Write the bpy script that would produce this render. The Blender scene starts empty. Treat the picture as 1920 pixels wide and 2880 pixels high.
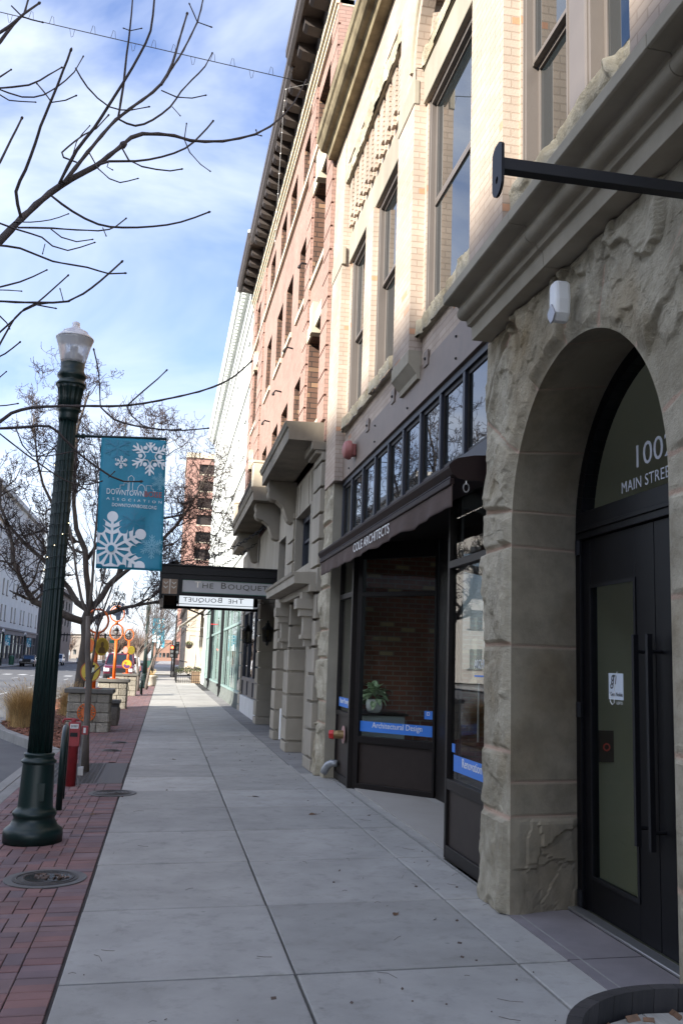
import bpy, bmesh, math, random
import numpy as np
from mathutils import Vector, Matrix
R_ = math.radians
random.seed(7); RNG = np.random.default_rng(11)
SC = bpy.context.scene; COL = SC.collection

# ---------------------------------------------------------------- camera
cam = bpy.data.cameras.new('camera'); camo = bpy.data.objects.new('camera', cam); COL.objects.link(camo)
cx_ = Vector((.9822, -.1856, .0348)).normalized(); fw_ = Vector((.1778, .9706, .1619)).normalized()
fw_ = (fw_ - cx_ * fw_.dot(cx_)).normalized(); up_ = cx_.cross(fw_)
M_ = Matrix((cx_, up_, -fw_)).transposed().to_4x4(); M_.translation = Vector((0, 0, 1.55))
camo.matrix_world = M_
cam.sensor_fit = 'HORIZONTAL'; cam.sensor_width = 24.0; cam.lens = 24.0 * 2600 / 1920
cam.clip_start = .05; cam.clip_end = 3000
SC.camera = camo

# ---------------------------------------------------------------- sky, sun, exposure
SUN_EL = R_(25); SUN_H = Vector((-.82, -.572))
SUN_DIR = Vector((SUN_H.x * math.cos(SUN_EL), SUN_H.y * math.cos(SUN_EL), math.sin(SUN_EL))).normalized()
w = bpy.data.worlds.new('World'); SC.world = w; w.use_nodes = True
nt = w.node_tree; nt.nodes.clear()
def nd(t, tree=None, **k):
    n = (tree or nt).nodes.new(t)
    for a, b in k.items(): setattr(n, a, b)
    return n
out = nd('ShaderNodeOutputWorld'); bg = nd('ShaderNodeBackground'); bg.inputs['Strength'].default_value = .108
sky = nd('ShaderNodeTexSky', sky_type='NISHITA', sun_disc=False)
sky.sun_elevation = SUN_EL; sky.sun_rotation = math.atan2(SUN_DIR.x, SUN_DIR.y)
sky.air_density = 1.0; sky.dust_density = .4; sky.ozone_density = 1.6
tc = nd('ShaderNodeTexCoord'); mp = nd('ShaderNodeMapping'); mp.inputs['Scale'].default_value = (1.1, .9, 2.2)
mp.inputs['Rotation'].default_value = (0, 0, .5); mp.inputs['Location'].default_value = (.35, .1, .3)
nz = nd('ShaderNodeTexNoise'); nz.inputs['Scale'].default_value = 2.2; nz.inputs['Detail'].default_value = 6; nz.inputs['Roughness'].default_value = .55
nz.inputs['Distortion'].default_value = .5
rp = nd('ShaderNodeValToRGB'); rp.color_ramp.elements[0].position = .42; rp.color_ramp.elements[1].position = .70
rp.color_ramp.elements[0].color = (.0, .0, .0, 1); rp.color_ramp.elements[1].color = (.92, .92, .92, 1)
sx = nd('ShaderNodeSeparateXYZ'); lo = nd('ShaderNodeMapRange')
lo.inputs['From Min'].default_value = .04; lo.inputs['From Max'].default_value = .50; lo.inputs['To Min'].default_value = .50; lo.inputs['To Max'].default_value = .0
mx = nd('ShaderNodeMix', data_type='RGBA'); mth = nd('ShaderNodeMath', operation='MAXIMUM')
mul = nd('ShaderNodeMath', operation='MULTIPLY_ADD'); mul.use_clamp = True
L = nt.links.new
L(tc.outputs['Generated'], mp.inputs['Vector']); L(mp.outputs['Vector'], nz.inputs['Vector']); L(nz.outputs['Fac'], rp.inputs['Fac'])
L(tc.outputs['Generated'], sx.inputs[0]); L(sx.outputs['Z'], lo.inputs['Value'])
L(rp.outputs['Color'], mul.inputs[0]); mul.inputs[1].default_value = .62; L(lo.outputs['Result'], mul.inputs[2])
L(mul.outputs[0], mx.inputs['Factor'])
gm = nd('ShaderNodeMix', data_type='RGBA', blend_type='MULTIPLY'); gm.inputs['Factor'].default_value = 1; gm.inputs[7].default_value = (.56, .70, 1.02, 1)
L(sky.outputs['Color'], gm.inputs[6]); L(gm.outputs[2], mx.inputs[6]); mx.inputs[7].default_value = (4.6, 5.0, 5.6, 1)
# cloud brightened towards the sun, behind the view, as added fill for the shade
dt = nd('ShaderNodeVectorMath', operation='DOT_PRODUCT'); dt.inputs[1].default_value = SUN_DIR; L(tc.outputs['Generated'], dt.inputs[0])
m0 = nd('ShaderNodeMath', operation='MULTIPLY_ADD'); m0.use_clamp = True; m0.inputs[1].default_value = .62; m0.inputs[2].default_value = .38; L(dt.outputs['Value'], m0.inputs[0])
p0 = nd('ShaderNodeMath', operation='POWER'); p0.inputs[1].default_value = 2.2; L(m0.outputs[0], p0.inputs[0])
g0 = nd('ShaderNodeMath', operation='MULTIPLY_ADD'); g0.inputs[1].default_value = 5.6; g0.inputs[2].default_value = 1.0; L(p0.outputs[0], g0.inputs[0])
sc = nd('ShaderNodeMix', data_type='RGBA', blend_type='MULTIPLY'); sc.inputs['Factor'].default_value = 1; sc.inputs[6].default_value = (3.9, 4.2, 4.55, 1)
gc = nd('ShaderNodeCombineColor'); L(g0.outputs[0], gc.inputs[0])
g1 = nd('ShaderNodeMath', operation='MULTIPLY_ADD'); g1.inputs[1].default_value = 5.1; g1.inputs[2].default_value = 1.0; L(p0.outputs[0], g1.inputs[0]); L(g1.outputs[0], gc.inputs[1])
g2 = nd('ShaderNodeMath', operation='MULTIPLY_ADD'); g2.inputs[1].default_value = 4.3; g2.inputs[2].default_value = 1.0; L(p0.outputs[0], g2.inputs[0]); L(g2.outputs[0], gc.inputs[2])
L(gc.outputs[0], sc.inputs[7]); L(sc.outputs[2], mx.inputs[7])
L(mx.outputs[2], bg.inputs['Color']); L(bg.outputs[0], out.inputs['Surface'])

sun = bpy.data.lights.new('sun', 'SUN'); suno = bpy.data.objects.new('sun', sun); COL.objects.link(suno)
sun.energy = 4.6; sun.angle = R_(.9); sun.color = (1, .93, .82)
suno.rotation_euler = SUN_DIR.to_track_quat('Z', 'Y').to_euler(); suno.location = (-20, -20, 40)
SC.view_settings.view_transform = 'Standard'; SC.view_settings.look = 'None'
SC.view_settings.exposure = 1.5; SC.view_settings.gamma = 1
try:
    SC.cycles.max_bounces = 8; SC.cycles.transparent_max_bounces = 12; SC.cycles.caustics_reflective = False; SC.cycles.caustics_refractive = False
except Exception: pass

# ---------------------------------------------------------------- materials
def new_mat(name):
    m = bpy.data.materials.new(name); m.use_nodes = True
    t = m.node_tree; b = t.nodes['Principled BSDF']
    return m, t, b
def rgba(c): return (c[0], c[1], c[2], 1)
def add_bump(t, b, src, strength, dist=.01):
    n = nd('ShaderNodeBump', t); n.inputs['Strength'].default_value = strength; n.inputs['Distance'].default_value = dist
    t.links.new(src, n.inputs['Height']); t.links.new(n.outputs[0], b.inputs['Normal']); return n
def surf(name, c1, c2=None, scale=6., rough=.7, bump=.0, bdist=.01, metal=0., detail=6., island=0., spec=.5, stretch=None, coat=0.):
    """two-tone noisy surface, optional bump and per-piece tone"""
    m, t, b = new_mat(name); lk = t.links.new
    b.inputs['Roughness'].default_value = rough; b.inputs['Metallic'].default_value = metal
    b.inputs['Specular IOR Level'].default_value = spec; b.inputs['Coat Weight'].default_value = coat
    if c2 is None: c2 = tuple(x * .8 for x in c1)
    co = nd('ShaderNodeTexCoord', t); n = nd('ShaderNodeTexNoise', t); n.inputs['Scale'].default_value = scale; n.inputs['Detail'].default_value = detail
    n.inputs['Roughness'].default_value = .62
    v = co.outputs['Object']
    if stretch:
        mp = nd('ShaderNodeMapping', t); mp.inputs['Scale'].default_value = stretch; lk(v, mp.inputs[0]); v = mp.outputs[0]
    lk(v, n.inputs['Vector'])
    r = nd('ShaderNodeValToRGB', t); r.color_ramp.elements[0].position = .3; r.color_ramp.elements[1].position = .7
    r.color_ramp.elements[0].color = rgba(c2); r.color_ramp.elements[1].color = rgba(c1)
    lk(n.outputs['Fac'], r.inputs['Fac']); col = r.outputs['Color']
    if island:
        g = nd('ShaderNodeNewGeometry', t); mr = nd('ShaderNodeMapRange', t)
        mr.inputs['To Min'].default_value = 1 - island; mr.inputs['To Max'].default_value = 1 + island
        lk(g.outputs['Random Per Island'], mr.inputs['Value'])
        h = nd('ShaderNodeHueSaturation', t); lk(mr.outputs[0], h.inputs['Value']); lk(col, h.inputs['Color']); col = h.outputs['Color']
    lk(col, b.inputs['Base Color'])
    if bump:
        n2 = nd('ShaderNodeTexNoise', t); n2.inputs['Scale'].default_value = scale * 5; n2.inputs['Detail'].default_value = 5; lk(v, n2.inputs['Vector'])
        add_bump(t, b, n2.outputs['Fac'], bump, bdist)
    return m
def brick(name, c1, c2, mortar, bw=.21, bh=.066, ms=.006, bump=.5, stain=.25, odd=None, rough=.85, squash=False):
    m, t, b = new_mat(name); lk = t.links.new; b.inputs['Roughness'].default_value = rough
    b.inputs['Specular IOR Level'].default_value = .25
    co = nd('ShaderNodeTexCoord', t); bk = nd('ShaderNodeTexBrick', t); bk.offset = .5
    bk.inputs['Scale'].default_value = 1; bk.inputs['Brick Width'].default_value = bw; bk.inputs['Row Height'].default_value = bh
    bk.inputs['Mortar Size'].default_value = ms; bk.inputs['Mortar Smooth'].default_value = .15
    bk.inputs['Color1'].default_value = rgba(c1); bk.inputs['Color2'].default_value = rgba(c2); bk.inputs['Mortar'].default_value = rgba(mortar)
    bk.inputs['Bias'].default_value = 0
    n0 = nd('ShaderNodeTexNoise', t); n0.inputs['Scale'].default_value = 3.; n0.inputs['Detail'].default_value = 2
    lk(co.outputs['UV'], n0.inputs['Vector'])
    av = nd('ShaderNodeMix', t, data_type='VECTOR'); av.inputs['Factor'].default_value = .004
    lk(co.outputs['UV'], av.inputs[4]); lk(n0.outputs['Color'], av.inputs[5])
    lk(av.outputs[1], bk.inputs['Vector'])
    col = bk.outputs['Color']
    if odd:
        # a second brick lookup with the same joints picks out a few odd-coloured bricks
        b2 = nd('ShaderNodeTexBrick', t); b2.offset = .5
        for k, v in (('Scale', 1), ('Brick Width', bw), ('Row Height', bh), ('Mortar Size', 0.0), ('Bias', 0)): b2.inputs[k].default_value = v
        b2.inputs['Color1'].default_value = (0, 0, 0, 1); b2.inputs['Color2'].default_value = (1, 1, 1, 1)
        lk(av.outputs[1], b2.inputs['Vector'])
        r2 = nd('ShaderNodeValToRGB', t); r2.color_ramp.elements[0].position = odd[1]; r2.color_ramp.elements[1].position = odd[1] + .02
        lk(b2.outputs['Color'], r2.inputs['Fac'])
        mlt = nd('ShaderNodeMath', t, operation='MULTIPLY'); inv = nd('ShaderNodeMath', t, operation='SUBTRACT'); inv.inputs[0].default_value = 1
        lk(bk.outputs['Fac'], inv.inputs[1]); lk(inv.outputs[0], mlt.inputs[0]); lk(r2.outputs['Color'], mlt.inputs[1])
        mo = nd('ShaderNodeMix', t, data_type='RGBA'); lk(mlt.outputs[0], mo.inputs['Factor']); lk(col, mo.inputs[6]); mo.inputs[7].default_value = rgba(odd[0]); col = mo.outputs[2]
    n = nd('ShaderNodeTexNoise', t); n.inputs['Scale'].default_value = 1.3; n.inputs['Detail'].default_value = 8; lk(co.outputs['Object'], n.inputs['Vector'])
    mr = nd('ShaderNodeMapRange', t); mr.inputs['From Min'].default_value = .3; mr.inputs['From Max'].default_value = .7
    mr.inputs['To Min'].default_value = 1 - stain; mr.inputs['To Max'].default_value = 1 + stain * .4
    lk(n.outputs['Fac'], mr.inputs['Value'])
    h = nd('ShaderNodeHueSaturation', t); lk(col, h.inputs['Color']); lk(mr.outputs[0], h.inputs['Value']); lk(h.outputs['Color'], b.inputs['Base Color'])
    n3 = nd('ShaderNodeTexNoise', t); n3.inputs['Scale'].default_value = 60; lk(co.outputs['UV'], n3.inputs['Vector'])
    ma = nd('ShaderNodeMath', t, operation='MULTIPLY_ADD'); lk(n3.outputs['Fac'], ma.inputs[0]); ma.inputs[1].default_value = .35
    i2 = nd('ShaderNodeMath', t, operation='SUBTRACT'); i2.inputs[0].default_value = 1; lk(bk.outputs['Fac'], i2.inputs[1]); lk(i2.outputs[0], ma.inputs[2])
    add_bump(t, b, ma.outputs[0], bump, .008)
    return m
def glass(name, tint=(.75, .8, .78), ior=1.6, boost=0.):
    m, t, b = new_mat(name); t.nodes.remove(b); lk = t.links.new
    o = t.nodes['Material Output']; tr = nd('ShaderNodeBsdfTransparent', t); tr.inputs['Color'].default_value = rgba(tint)
    gl = nd('ShaderNodeBsdfGlossy', t); gl.inputs['Roughness'].default_value = .002
    fr = nd('ShaderNodeFresnel', t); fr.inputs['IOR'].default_value = ior
    ad = nd('ShaderNodeMath', t, operation='ADD'); ad.use_clamp = True; ad.inputs[1].default_value = boost; lk(fr.outputs[0], ad.inputs[0])
    co = nd('ShaderNodeTexCoord', t); n = nd('ShaderNodeTexNoise', t); n.inputs['Scale'].default_value = 1.1; n.inputs['Detail'].default_value = 1; lk(co.outputs['Object'], n.inputs['Vector'])
    bp = nd('ShaderNodeBump', t); bp.inputs['Strength'].default_value = .05; bp.inputs['Distance'].default_value = .02; lk(n.outputs['Fac'], bp.inputs['Height']); lk(bp.outputs[0], gl.inputs['Normal'])
    # the face where light leaves the sheet adds no second reflection
    ge = nd('ShaderNodeNewGeometry', t); sb = nd('ShaderNodeMath', t, operation='SUBTRACT'); sb.use_clamp = True; lk(ad.outputs[0], sb.inputs[0]); lk(ge.outputs['Backfacing'], sb.inputs[1])
    mi = nd('ShaderNodeMixShader', t); lk(sb.outputs[0], mi.inputs[0]); lk(tr.outputs[0], mi.inputs[1]); lk(gl.outputs[0], mi.inputs[2]); lk(mi.outputs[0], o.inputs['Surface'])
    return m
def darkglass(name, base=(.012, .016, .018), ior=1.9):
    m, t, b = new_mat(name); b.inputs['Base Color'].default_value = rgba(base); b.inputs['Roughness'].default_value = .01; b.inputs['IOR'].default_value = ior
    co = nd('ShaderNodeTexCoord', t); n = nd('ShaderNodeTexNoise', t); n.inputs['Scale'].default_value = 1.3; n.inputs['Detail'].default_value = 1; t.links.new(co.outputs['Object'], n.inputs['Vector'])
    add_bump(t, b, n.outputs['Fac'], .05, .02)
    return m
def glow(name, c, s):
    m, t, b = new_mat(name); b.inputs['Base Color'].default_value = rgba(c); b.inputs['Emission Color'].default_value = rgba(c); b.inputs['Emission Strength'].default_value = s
    return m

# ---------------------------------------------------------------- mesh builder
class MB:
    def __init__(s): s.v = []; s.f = []; s.a = None
    def add(s, vs, fs):
        o = len(s.v); s.v += [tuple(p) for p in vs]; s.f += [tuple(i + o for i in f) for f in fs]; return s
    def box(s, x0, x1, y0, y1, z0, z1):
        return s.add([(x0,y0,z0),(x1,y0,z0),(x1,y1,z0),(x0,y1,z0),(x0,y0,z1),(x1,y0,z1),(x1,y1,z1),(x0,y1,z1)],
                     [(0,3,2,1),(4,5,6,7),(0,1,5,4),(1,2,6,5),(2,3,7,6),(3,0,4,7)])
    def obox(s, c, U, V, N, a, b, d):
        """oriented box: centre c, half sizes a,b,d along U,V,N"""
        c = Vector(c); U = Vector(U).normalized() * a; V = Vector(V).normalized() * b; N = Vector(N).normalized() * d
        p = [c - U - V - N, c + U - V - N, c + U + V - N, c - U + V - N, c - U - V + N, c + U - V + N, c + U + V + N, c - U + V + N]
        return s.add(p, [(0,3,2,1),(4,5,6,7),(0,1,5,4),(1,2,6,5),(2,3,7,6),(3,0,4,7)])
    def flat(s, pts, O, U, V, N, d):
        """2D polygon (u,v) on plane O,U,V extruded by d along N"""
        O = Vector(O); U = Vector(U); V = Vector(V); N = Vector(N); n = len(pts)
        a = [O + U * p[0] + V * p[1] for p in pts]; b = [q + N * d for q in a]
        return s.add(a + b, [tuple(range(n))[::-1], tuple(range(n, 2 * n))] + [(i, (i + 1) % n, n + (i + 1) % n, n + i) for i in range(n)])
    def prof_y(s, poly, y0, y1):   # polygon in (x,z) swept along y
        return s.flat(poly, (0, y0, 0), (1,0,0), (0,0,1), (0,1,0), y1 - y0)
    def prof_x(s, poly, x0, x1):   # polygon in (y,z) swept along x
        return s.flat(poly, (x0, 0, 0), (0,1,0), (0,0,1), (1,0,0), x1 - x0)
    def prof_z(s, poly, z0, z1):
        return s.flat(poly, (0, 0, z0), (1,0,0), (0,1,0), (0,0,1), z1 - z0)
    def lathe(s, cx, cy, prof, n=24, flute=0, amp=0., ax=None):
        """prof: list of (r,z[,fl]); flute lobes on rows with fl=1"""
        vs = []; k = len(prof)
        for p in prof:
            for i in range(n):
                a = 2 * math.pi * i / n; r = p[0]
                if len(p) > 2 and p[2] and flute: r -= amp * (.5 + .5 * math.cos(a * flute)) ** .6
                vs.append((cx + r * math.cos(a), cy + r * math.sin(a), p[1]))
        fs = [(j * n + i, j * n + (i + 1) % n, (j + 1) * n + (i + 1) % n, (j + 1) * n + i) for j in range(k - 1) for i in range(n)]
        fs += [tuple(range(n))[::-1], tuple((k - 1) * n + i for i in range(n))]
        return s.add(vs, fs)
    def tube(s, pts, r, n=8, cap=True):
        pts = [Vector(p) for p in pts]; m = len(pts)
        rs = r if isinstance(r, (list, tuple)) else [r] * m
        t0 = (pts[1] - pts[0]).normalized(); u = t0.orthogonal().normalized(); vs = []
        for i in range(m):
            t = (pts[min(i + 1, m - 1)] - pts[max(i - 1, 0)]).normalized()
            u = (u - t * u.dot(t)); u = u.normalized() if u.length > 1e-6 else t.orthogonal().normalized()
            w_ = t.cross(u)
            for j in range(n):
                a = 2 * math.pi * j / n; vs.append(pts[i] + (u * math.cos(a) + w_ * math.sin(a)) * rs[i])
        fs = [(i * n + j, i * n + (j + 1) % n, (i + 1) * n + (j + 1) % n, (i + 1) * n + j) for i in range(m - 1) for j in range(n)]
        if cap: fs += [tuple(range(n))[::-1], tuple((m - 1) * n + j for j in range(n))]
        return s.add(vs, fs)
    def ring(s, c, U, V, R, r, n=28, k=8, a0=0., a1=2 * math.pi, sy=1.):
        full = abs(a1 - a0 - 2 * math.pi) < 1e-6; c = Vector(c); U = Vector(U); V = Vector(V)
        m = n if full else n + 1
        pts = [c + U * R * math.cos(a0 + (a1 - a0) * i / n) + V * R * sy * math.sin(a0 + (a1 - a0) * i / n) for i in range(m)]
        if not full: return s.tube(pts, r, k)
        N = U.cross(V); vs = []
        for i, p in enumerate(pts):
            d = (p - c).normalized()
            for j in range(k):
                b = 2 * math.pi * j / k; vs.append(p + d * r * math.cos(b) + N * r * math.sin(b))
        fs = [(i * k + j, ((i + 1) % n) * k + j, ((i + 1) % n) * k + (j + 1) % k, i * k + (j + 1) % k) for i in range(n) for j in range(k)]
        return s.add(vs, fs)
    def disc(s, c, U, V, R, d, n=28, sy=1., a0=0., a1=2 * math.pi):
        U = Vector(U).normalized(); V = Vector(V).normalized(); full = abs(a1 - a0 - 2 * math.pi) < 1e-6
        m = n if full else n + 1
        return s.flat([(R * math.cos(a0 + (a1 - a0) * i / n), R * sy * math.sin(a0 + (a1 - a0) * i / n)) for i in range(m)], c, U, V, U.cross(V), d)
    def ball(s, c, r, n=10, m=7, sz=1.):
        vs = [(c[0], c[1], c[2] - r * sz)]
        for j in range(1, m):
            b = math.pi * j / m - math.pi / 2
            vs += [(c[0] + r * math.cos(b) * math.cos(2 * math.pi * i / n), c[1] + r * math.cos(b) * math.sin(2 * math.pi * i / n), c[2] + r * sz * math.sin(b)) for i in range(n)]
        vs.append((c[0], c[1], c[2] + r * sz)); e = len(vs) - 1
        fs = [(0, 1 + (i + 1) % n, 1 + i) for i in range(n)]
        for j in range(m - 2): fs += [(1 + j * n + i, 1 + j * n + (i + 1) % n, 1 + (j + 1) * n + (i + 1) % n, 1 + (j + 1) * n + i) for i in range(n)]
        fs += [(e, 1 + (m - 2) * n + i, 1 + (m - 2) * n + (i + 1) % n) for i in range(n)]
        return s.add(vs, fs)
    def build(s, name, mat, parent=None, smooth=False, bevel=0., recalc=True):
        me = bpy.data.meshes.new(name)
        off = root_of(parent) if parent else Vector((0, 0, 0))
        me.from_pydata([(p[0] - off.x, p[1] - off.y, p[2] - off.z) for p in s.v], [], s.f); me.validate()
        if recalc:
            bm = bmesh.new(); bm.from_mesh(me); bmesh.ops.recalc_face_normals(bm, faces=bm.faces); bm.to_mesh(me); bm.free()
        # box-projected UVs in metres
        uv = me.uv_layers.new(name='uv'); co = np.empty(len(me.vertices) * 3); me.vertices.foreach_get('co', co); co = co.reshape(-1, 3) + np.array(off)
        nl = len(me.loops); vi = np.empty(nl, dtype=np.int32); me.loops.foreach_get('vertex_index', vi)
        nf = len(me.polygons); nr = np.empty(nf * 3); me.polygons.foreach_get('normal', nr); nr = np.abs(nr.reshape(-1, 3))
        tot = np.empty(nf, dtype=np.int32); me.polygons.foreach_get('loop_total', tot)
        dom = np.repeat(nr.argmax(1), tot); p = co[vi]
        u = np.where(dom == 0, p[:, 1], p[:, 0]); v = np.where(dom == 2, p[:, 1], p[:, 2])
        uv.data.foreach_set('uv', np.stack([u, v], 1).ravel())
        me.materials.append(mat)
        if smooth: me.polygons.foreach_set('use_smooth', [True] * nf)
        o = bpy.data.objects.new(name, me); COL.objects.link(o)
        if parent is not None: o.parent = parent
        else: o.location = (0, 0, 0)
        if bevel:
            b = o.modifiers.new('bevel', 'BEVEL'); b.width = bevel; b.segments = 2; b.limit_method = 'ANGLE'; b.angle_limit = R_(40)
        return o
def root_of(o):
    while o.parent: o = o.parent
    return Vector(o.location)
def tag(o, label=None, cat=None, group=None, kind=None):
    if label: o['label'] = label
    if cat: o['category'] = cat
    if group: o['group'] = group
    if kind: o['kind'] = kind
    return o
def thing(name, label, cat, loc=(0, 0, 0), group=None):
    o = bpy.data.objects.new(name, None); COL.objects.link(o); o.location = loc; o.empty_display_size = .1
    return tag(o, label, cat, group)
def solo(mb, name, mat, label, cat, loc, group=None, smooth=False, bevel=0.):
    """a thing that is one mesh, with its origin at loc"""
    o = mb.build(name, mat, None, smooth, bevel)
    for v in o.data.vertices: v.co -= Vector(loc)
    o.location = loc
    return tag(o, label, cat, group)
def struct(mb, name, mat, smooth=False, bevel=0., kind='structure'):
    return tag(mb.build(name, mat, None, smooth, bevel), kind=kind)
def copy_tree(o, parent=None):
    c = o.copy(); COL.objects.link(c); c.parent = parent
    for ch in list(o.children): copy_tree(ch, c)
    return c
def lettering(name, s, O, U, V, size, mat, parent, align='LEFT', depth=.002, squash=1., spacing=1., shear=0., font_y='BOTTOM', width=None):
    cu = bpy.data.curves.new(name, 'FONT'); cu.body = s; cu.size = size; cu.align_x = align; cu.align_y = font_y; cu.extrude = depth; cu.space_character = spacing; cu.shear = shear
    cu.resolution_u = 3
    to = bpy.data.objects.new(name + '_tmp', cu); COL.objects.link(to)
    dg = bpy.context.evaluated_depsgraph_get(); dg.update()
    me = bpy.data.meshes.new_from_object(to.evaluated_get(dg)); bpy.data.objects.remove(to); bpy.data.curves.remove(cu)
    U = Vector(U).normalized(); V = Vector(V).normalized(); N = U.cross(V); O = Vector(O)
    off = root_of(parent)
    if width:
        xs = [v.co.x for v in me.vertices]; squash = width / (max(xs) - min(xs)); O = O - U * min(xs) * squash
    for v in me.vertices: v.co = O + U * v.co.x * squash + V * v.co.y + N * v.co.z - off
    me.materials.clear(); me.materials.append(mat)
    o = bpy.data.objects.new(name, me); COL.objects.link(o); o.parent = parent; return o
GS = .02
def gz(x): return GS * (x - 2.5)
X3, Y3, Z3 = (1,0,0), (0,1,0), (0,0,1)
def grid_wall(mb, xf, xb, ys, zs, holes, jamb=None):
    """wall slab facing -X, front xf, back xb; holes (y0,y1,z0,z1); reveals go to jamb when given"""
    Y = sorted(set(list(ys) + [h[0] for h in holes] + [h[1] for h in holes])); Z = sorted(set(list(zs) + [h[2] for h in holes] + [h[3] for h in holes]))
    Y = [y for y in Y if ys[0] <= y <= ys[-1]]; Z = [z for z in Z if zs[0] <= z <= zs[-1]]
    def solid(i, j):
        if i < 0 or j < 0 or i >= len(Y) - 1 or j >= len(Z) - 1: return False
        y = (Y[i] + Y[i + 1]) / 2; z = (Z[j] + Z[j + 1]) / 2
        return not any(h[0] < y < h[1] and h[2] < z < h[3] for h in holes)
    jb = jamb or mb
    for i in range(len(Y) - 1):
        for j in range(len(Z) - 1):
            if not solid(i, j): continue
            a, b, c, d = Y[i], Y[i + 1], Z[j], Z[j + 1]
            mb.add([(xf,a,c),(xf,a,d),(xf,b,d),(xf,b,c)], [(0,1,2,3)])
            mb.add([(xb,a,c),(xb,b,c),(xb,b,d),(xb,a,d)], [(0,1,2,3)])
            for (di, dj, q) in ((-1,0,[(xf,a,c),(xb,a,c),(xb,a,d),(xf,a,d)]),(1,0,[(xf,b,c),(xf,b,d),(xb,b,d),(xb,b,c)]),(0,-1,[(xf,a,c),(xf,b,c),(xb,b,c),(xb,a,c)]),(0,1,[(xf,a,d),(xb,a,d),(xb,b,d),(xf,b,d)])):
                if not solid(i + di, j + dj):
                    inside = 0 <= i + di < len(Y) - 1 and 0 <= j + dj < len(Z) - 1
                    (jb if inside else mb).add(q, [(0,1,2,3)])
# ---- vectorised noise for split-faced stone
def _h(i, j, k=0):
    n = (i.astype(np.int64) * 374761393 + j.astype(np.int64) * 668265263 + k * 2147483647) & 0x7fffffff
    n = ((n ^ (n >> 13)) * 1274126177) & 0x7fffffff
    return ((n ^ (n >> 16)) & 0xffff) / 65535.
def vnoise(u, v, k=0):
    i = np.floor(u); j = np.floor(v); a = u - i; b = v - j; a = a * a * (3 - 2 * a); b = b * b * (3 - 2 * b)
    return (_h(i, j, k) * (1 - a) + _h(i + 1, j, k) * a) * (1 - b) + (_h(i, j + 1, k) * (1 - a) + _h(i + 1, j + 1, k) * a) * b
def plates(u, v, k=0, tilt=1.0):
    """irregular cells, each a flat tilted plate: split stone"""
    u = u + .30 * (vnoise(u * 1.9, v * 1.9, k + 5) - .5) + .10 * (vnoise(u * 7, v * 7, k + 8) - .5); v = v + .30 * (vnoise(u * 1.9, v * 1.9, k + 6) - .5) + .10 * (vnoise(u * 7, v * 7, k + 9) - .5)
    best = np.full(u.shape, 9.); val = np.zeros(u.shape); i0 = np.floor(u); j0 = np.floor(v)
    for di in (-1, 0, 1):
        for dj in (-1, 0, 1):
            i = i0 + di; j = j0 + dj; du = u - i - _h(i, j, k + 1); dv = v - j - _h(i, j, k + 2); d = du * du + dv * dv
            h = _h(i, j, k + 3) - .5 + tilt * (du * (_h(i, j, k + 4) - .5) + dv * (_h(i, j, k + 7) - .62))
            m = d < best; best = np.where(m, d, best); val = np.where(m, h, val)
    return val
def soften(h, n=1):
    if h.ndim < 2: return h
    for _ in range(n):
        p = np.pad(h, 1, mode='edge'); h = (p[:-2, 1:-1] + p[2:, 1:-1] + p[1:-1, :-2] + p[1:-1, 2:] + 2 * p[1:-1, 1:-1]) / 6
    return h
def rough_stone(u, v, edge, k=0, amp=1.):
    """height (m) of split-faced stone; edge = distance (m) to the nearest joint"""
    big = plates(u * 1.9, v * 1.5, k, 1.6) * .060 + plates(u * 4.6, v * 3.2, k + 20, 1.5) * .034
    chips = plates(u * 9, v * 6.5, k + 40, 1.4) * .017 * (.3 + .7 * np.clip((vnoise(u * 1.7, v * 1.7, k + 45) - .35) * 4, 0, 1))
    fine = plates(u * 24, v * 18, k + 60, 1.2) * .0045 + (vnoise(u * 38, v * 38, k + 70) - .5) * .004 + (vnoise(u * 12, v * 9, k + 75) - .5) * .009
    big = soften(big + chips, 2)
    rise = np.clip((edge - .006) / .034, 0, 1); rise = rise * rise * (3 - 2 * rise)
    return amp * (rise * np.maximum(-.004, .042 + big) + fine) * np.clip(edge / .004, 0, 1)
# ---------------------------------------------------------------- shared materials
M = {}
M['buff'] = brick('buff_brick', (.47,.385,.315), (.41,.33,.265), (.35,.275,.215), .215, .066, .005, .7, .22, odd=((.50,.25,.14), .985))
M['buffjamb'] = M['buff']
M['stone'] = surf('sandstone_dressed', (.36,.32,.245), (.25,.22,.16), 2.2, .85, .35, .006, detail=9)
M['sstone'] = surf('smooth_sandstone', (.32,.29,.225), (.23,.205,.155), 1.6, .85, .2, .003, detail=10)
M['limestone'] = surf('grey_limestone', (.35,.31,.245), (.225,.20,.155), 1.4, .8, .25, .004, detail=9, stretch=(1,1,.45))
M['limedark'] = surf('weathered_limestone', (.29,.25,.19), (.13,.112,.083), 1.1, .85, .25, .004, detail=9, stretch=(1,1,.4))
M['bronze'] = surf('dark_bronze_paint', (.013,.010,.009), (.009,.007,.0065), 3, .45, spec=.2)
M['bronzeblue'] = surf('blue_black_frame', (.018,.022,.036), (.013,.016,.027), 3, .5)
M['steel'] = surf('brown_painted_steel', (.20,.148,.112), (.16,.12,.092), 4, .55, .06, .002)
M['panel'] = surf('dark_brown_panel', (.030,.021,.017), (.022,.015,.012), 8, .5, spec=.3)
M['taupe'] = surf('taupe_window_frame', (.125,.108,.096), (.11,.095,.085), 3, .45)
M['glass'] = glass('window_glass', (.93,.95,.93), 1.5)
M['dglass'] = darkglass('dark_glass')
M['black'] = surf('black_metal', (.010,.010,.012), (.007,.007,.008), 5, .55, spec=.3)
M['blacksatin'] = surf('black_satin_paint', (.0055,.0055,.007), (.004,.004,.005), 5, .45, spec=.2)
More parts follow.
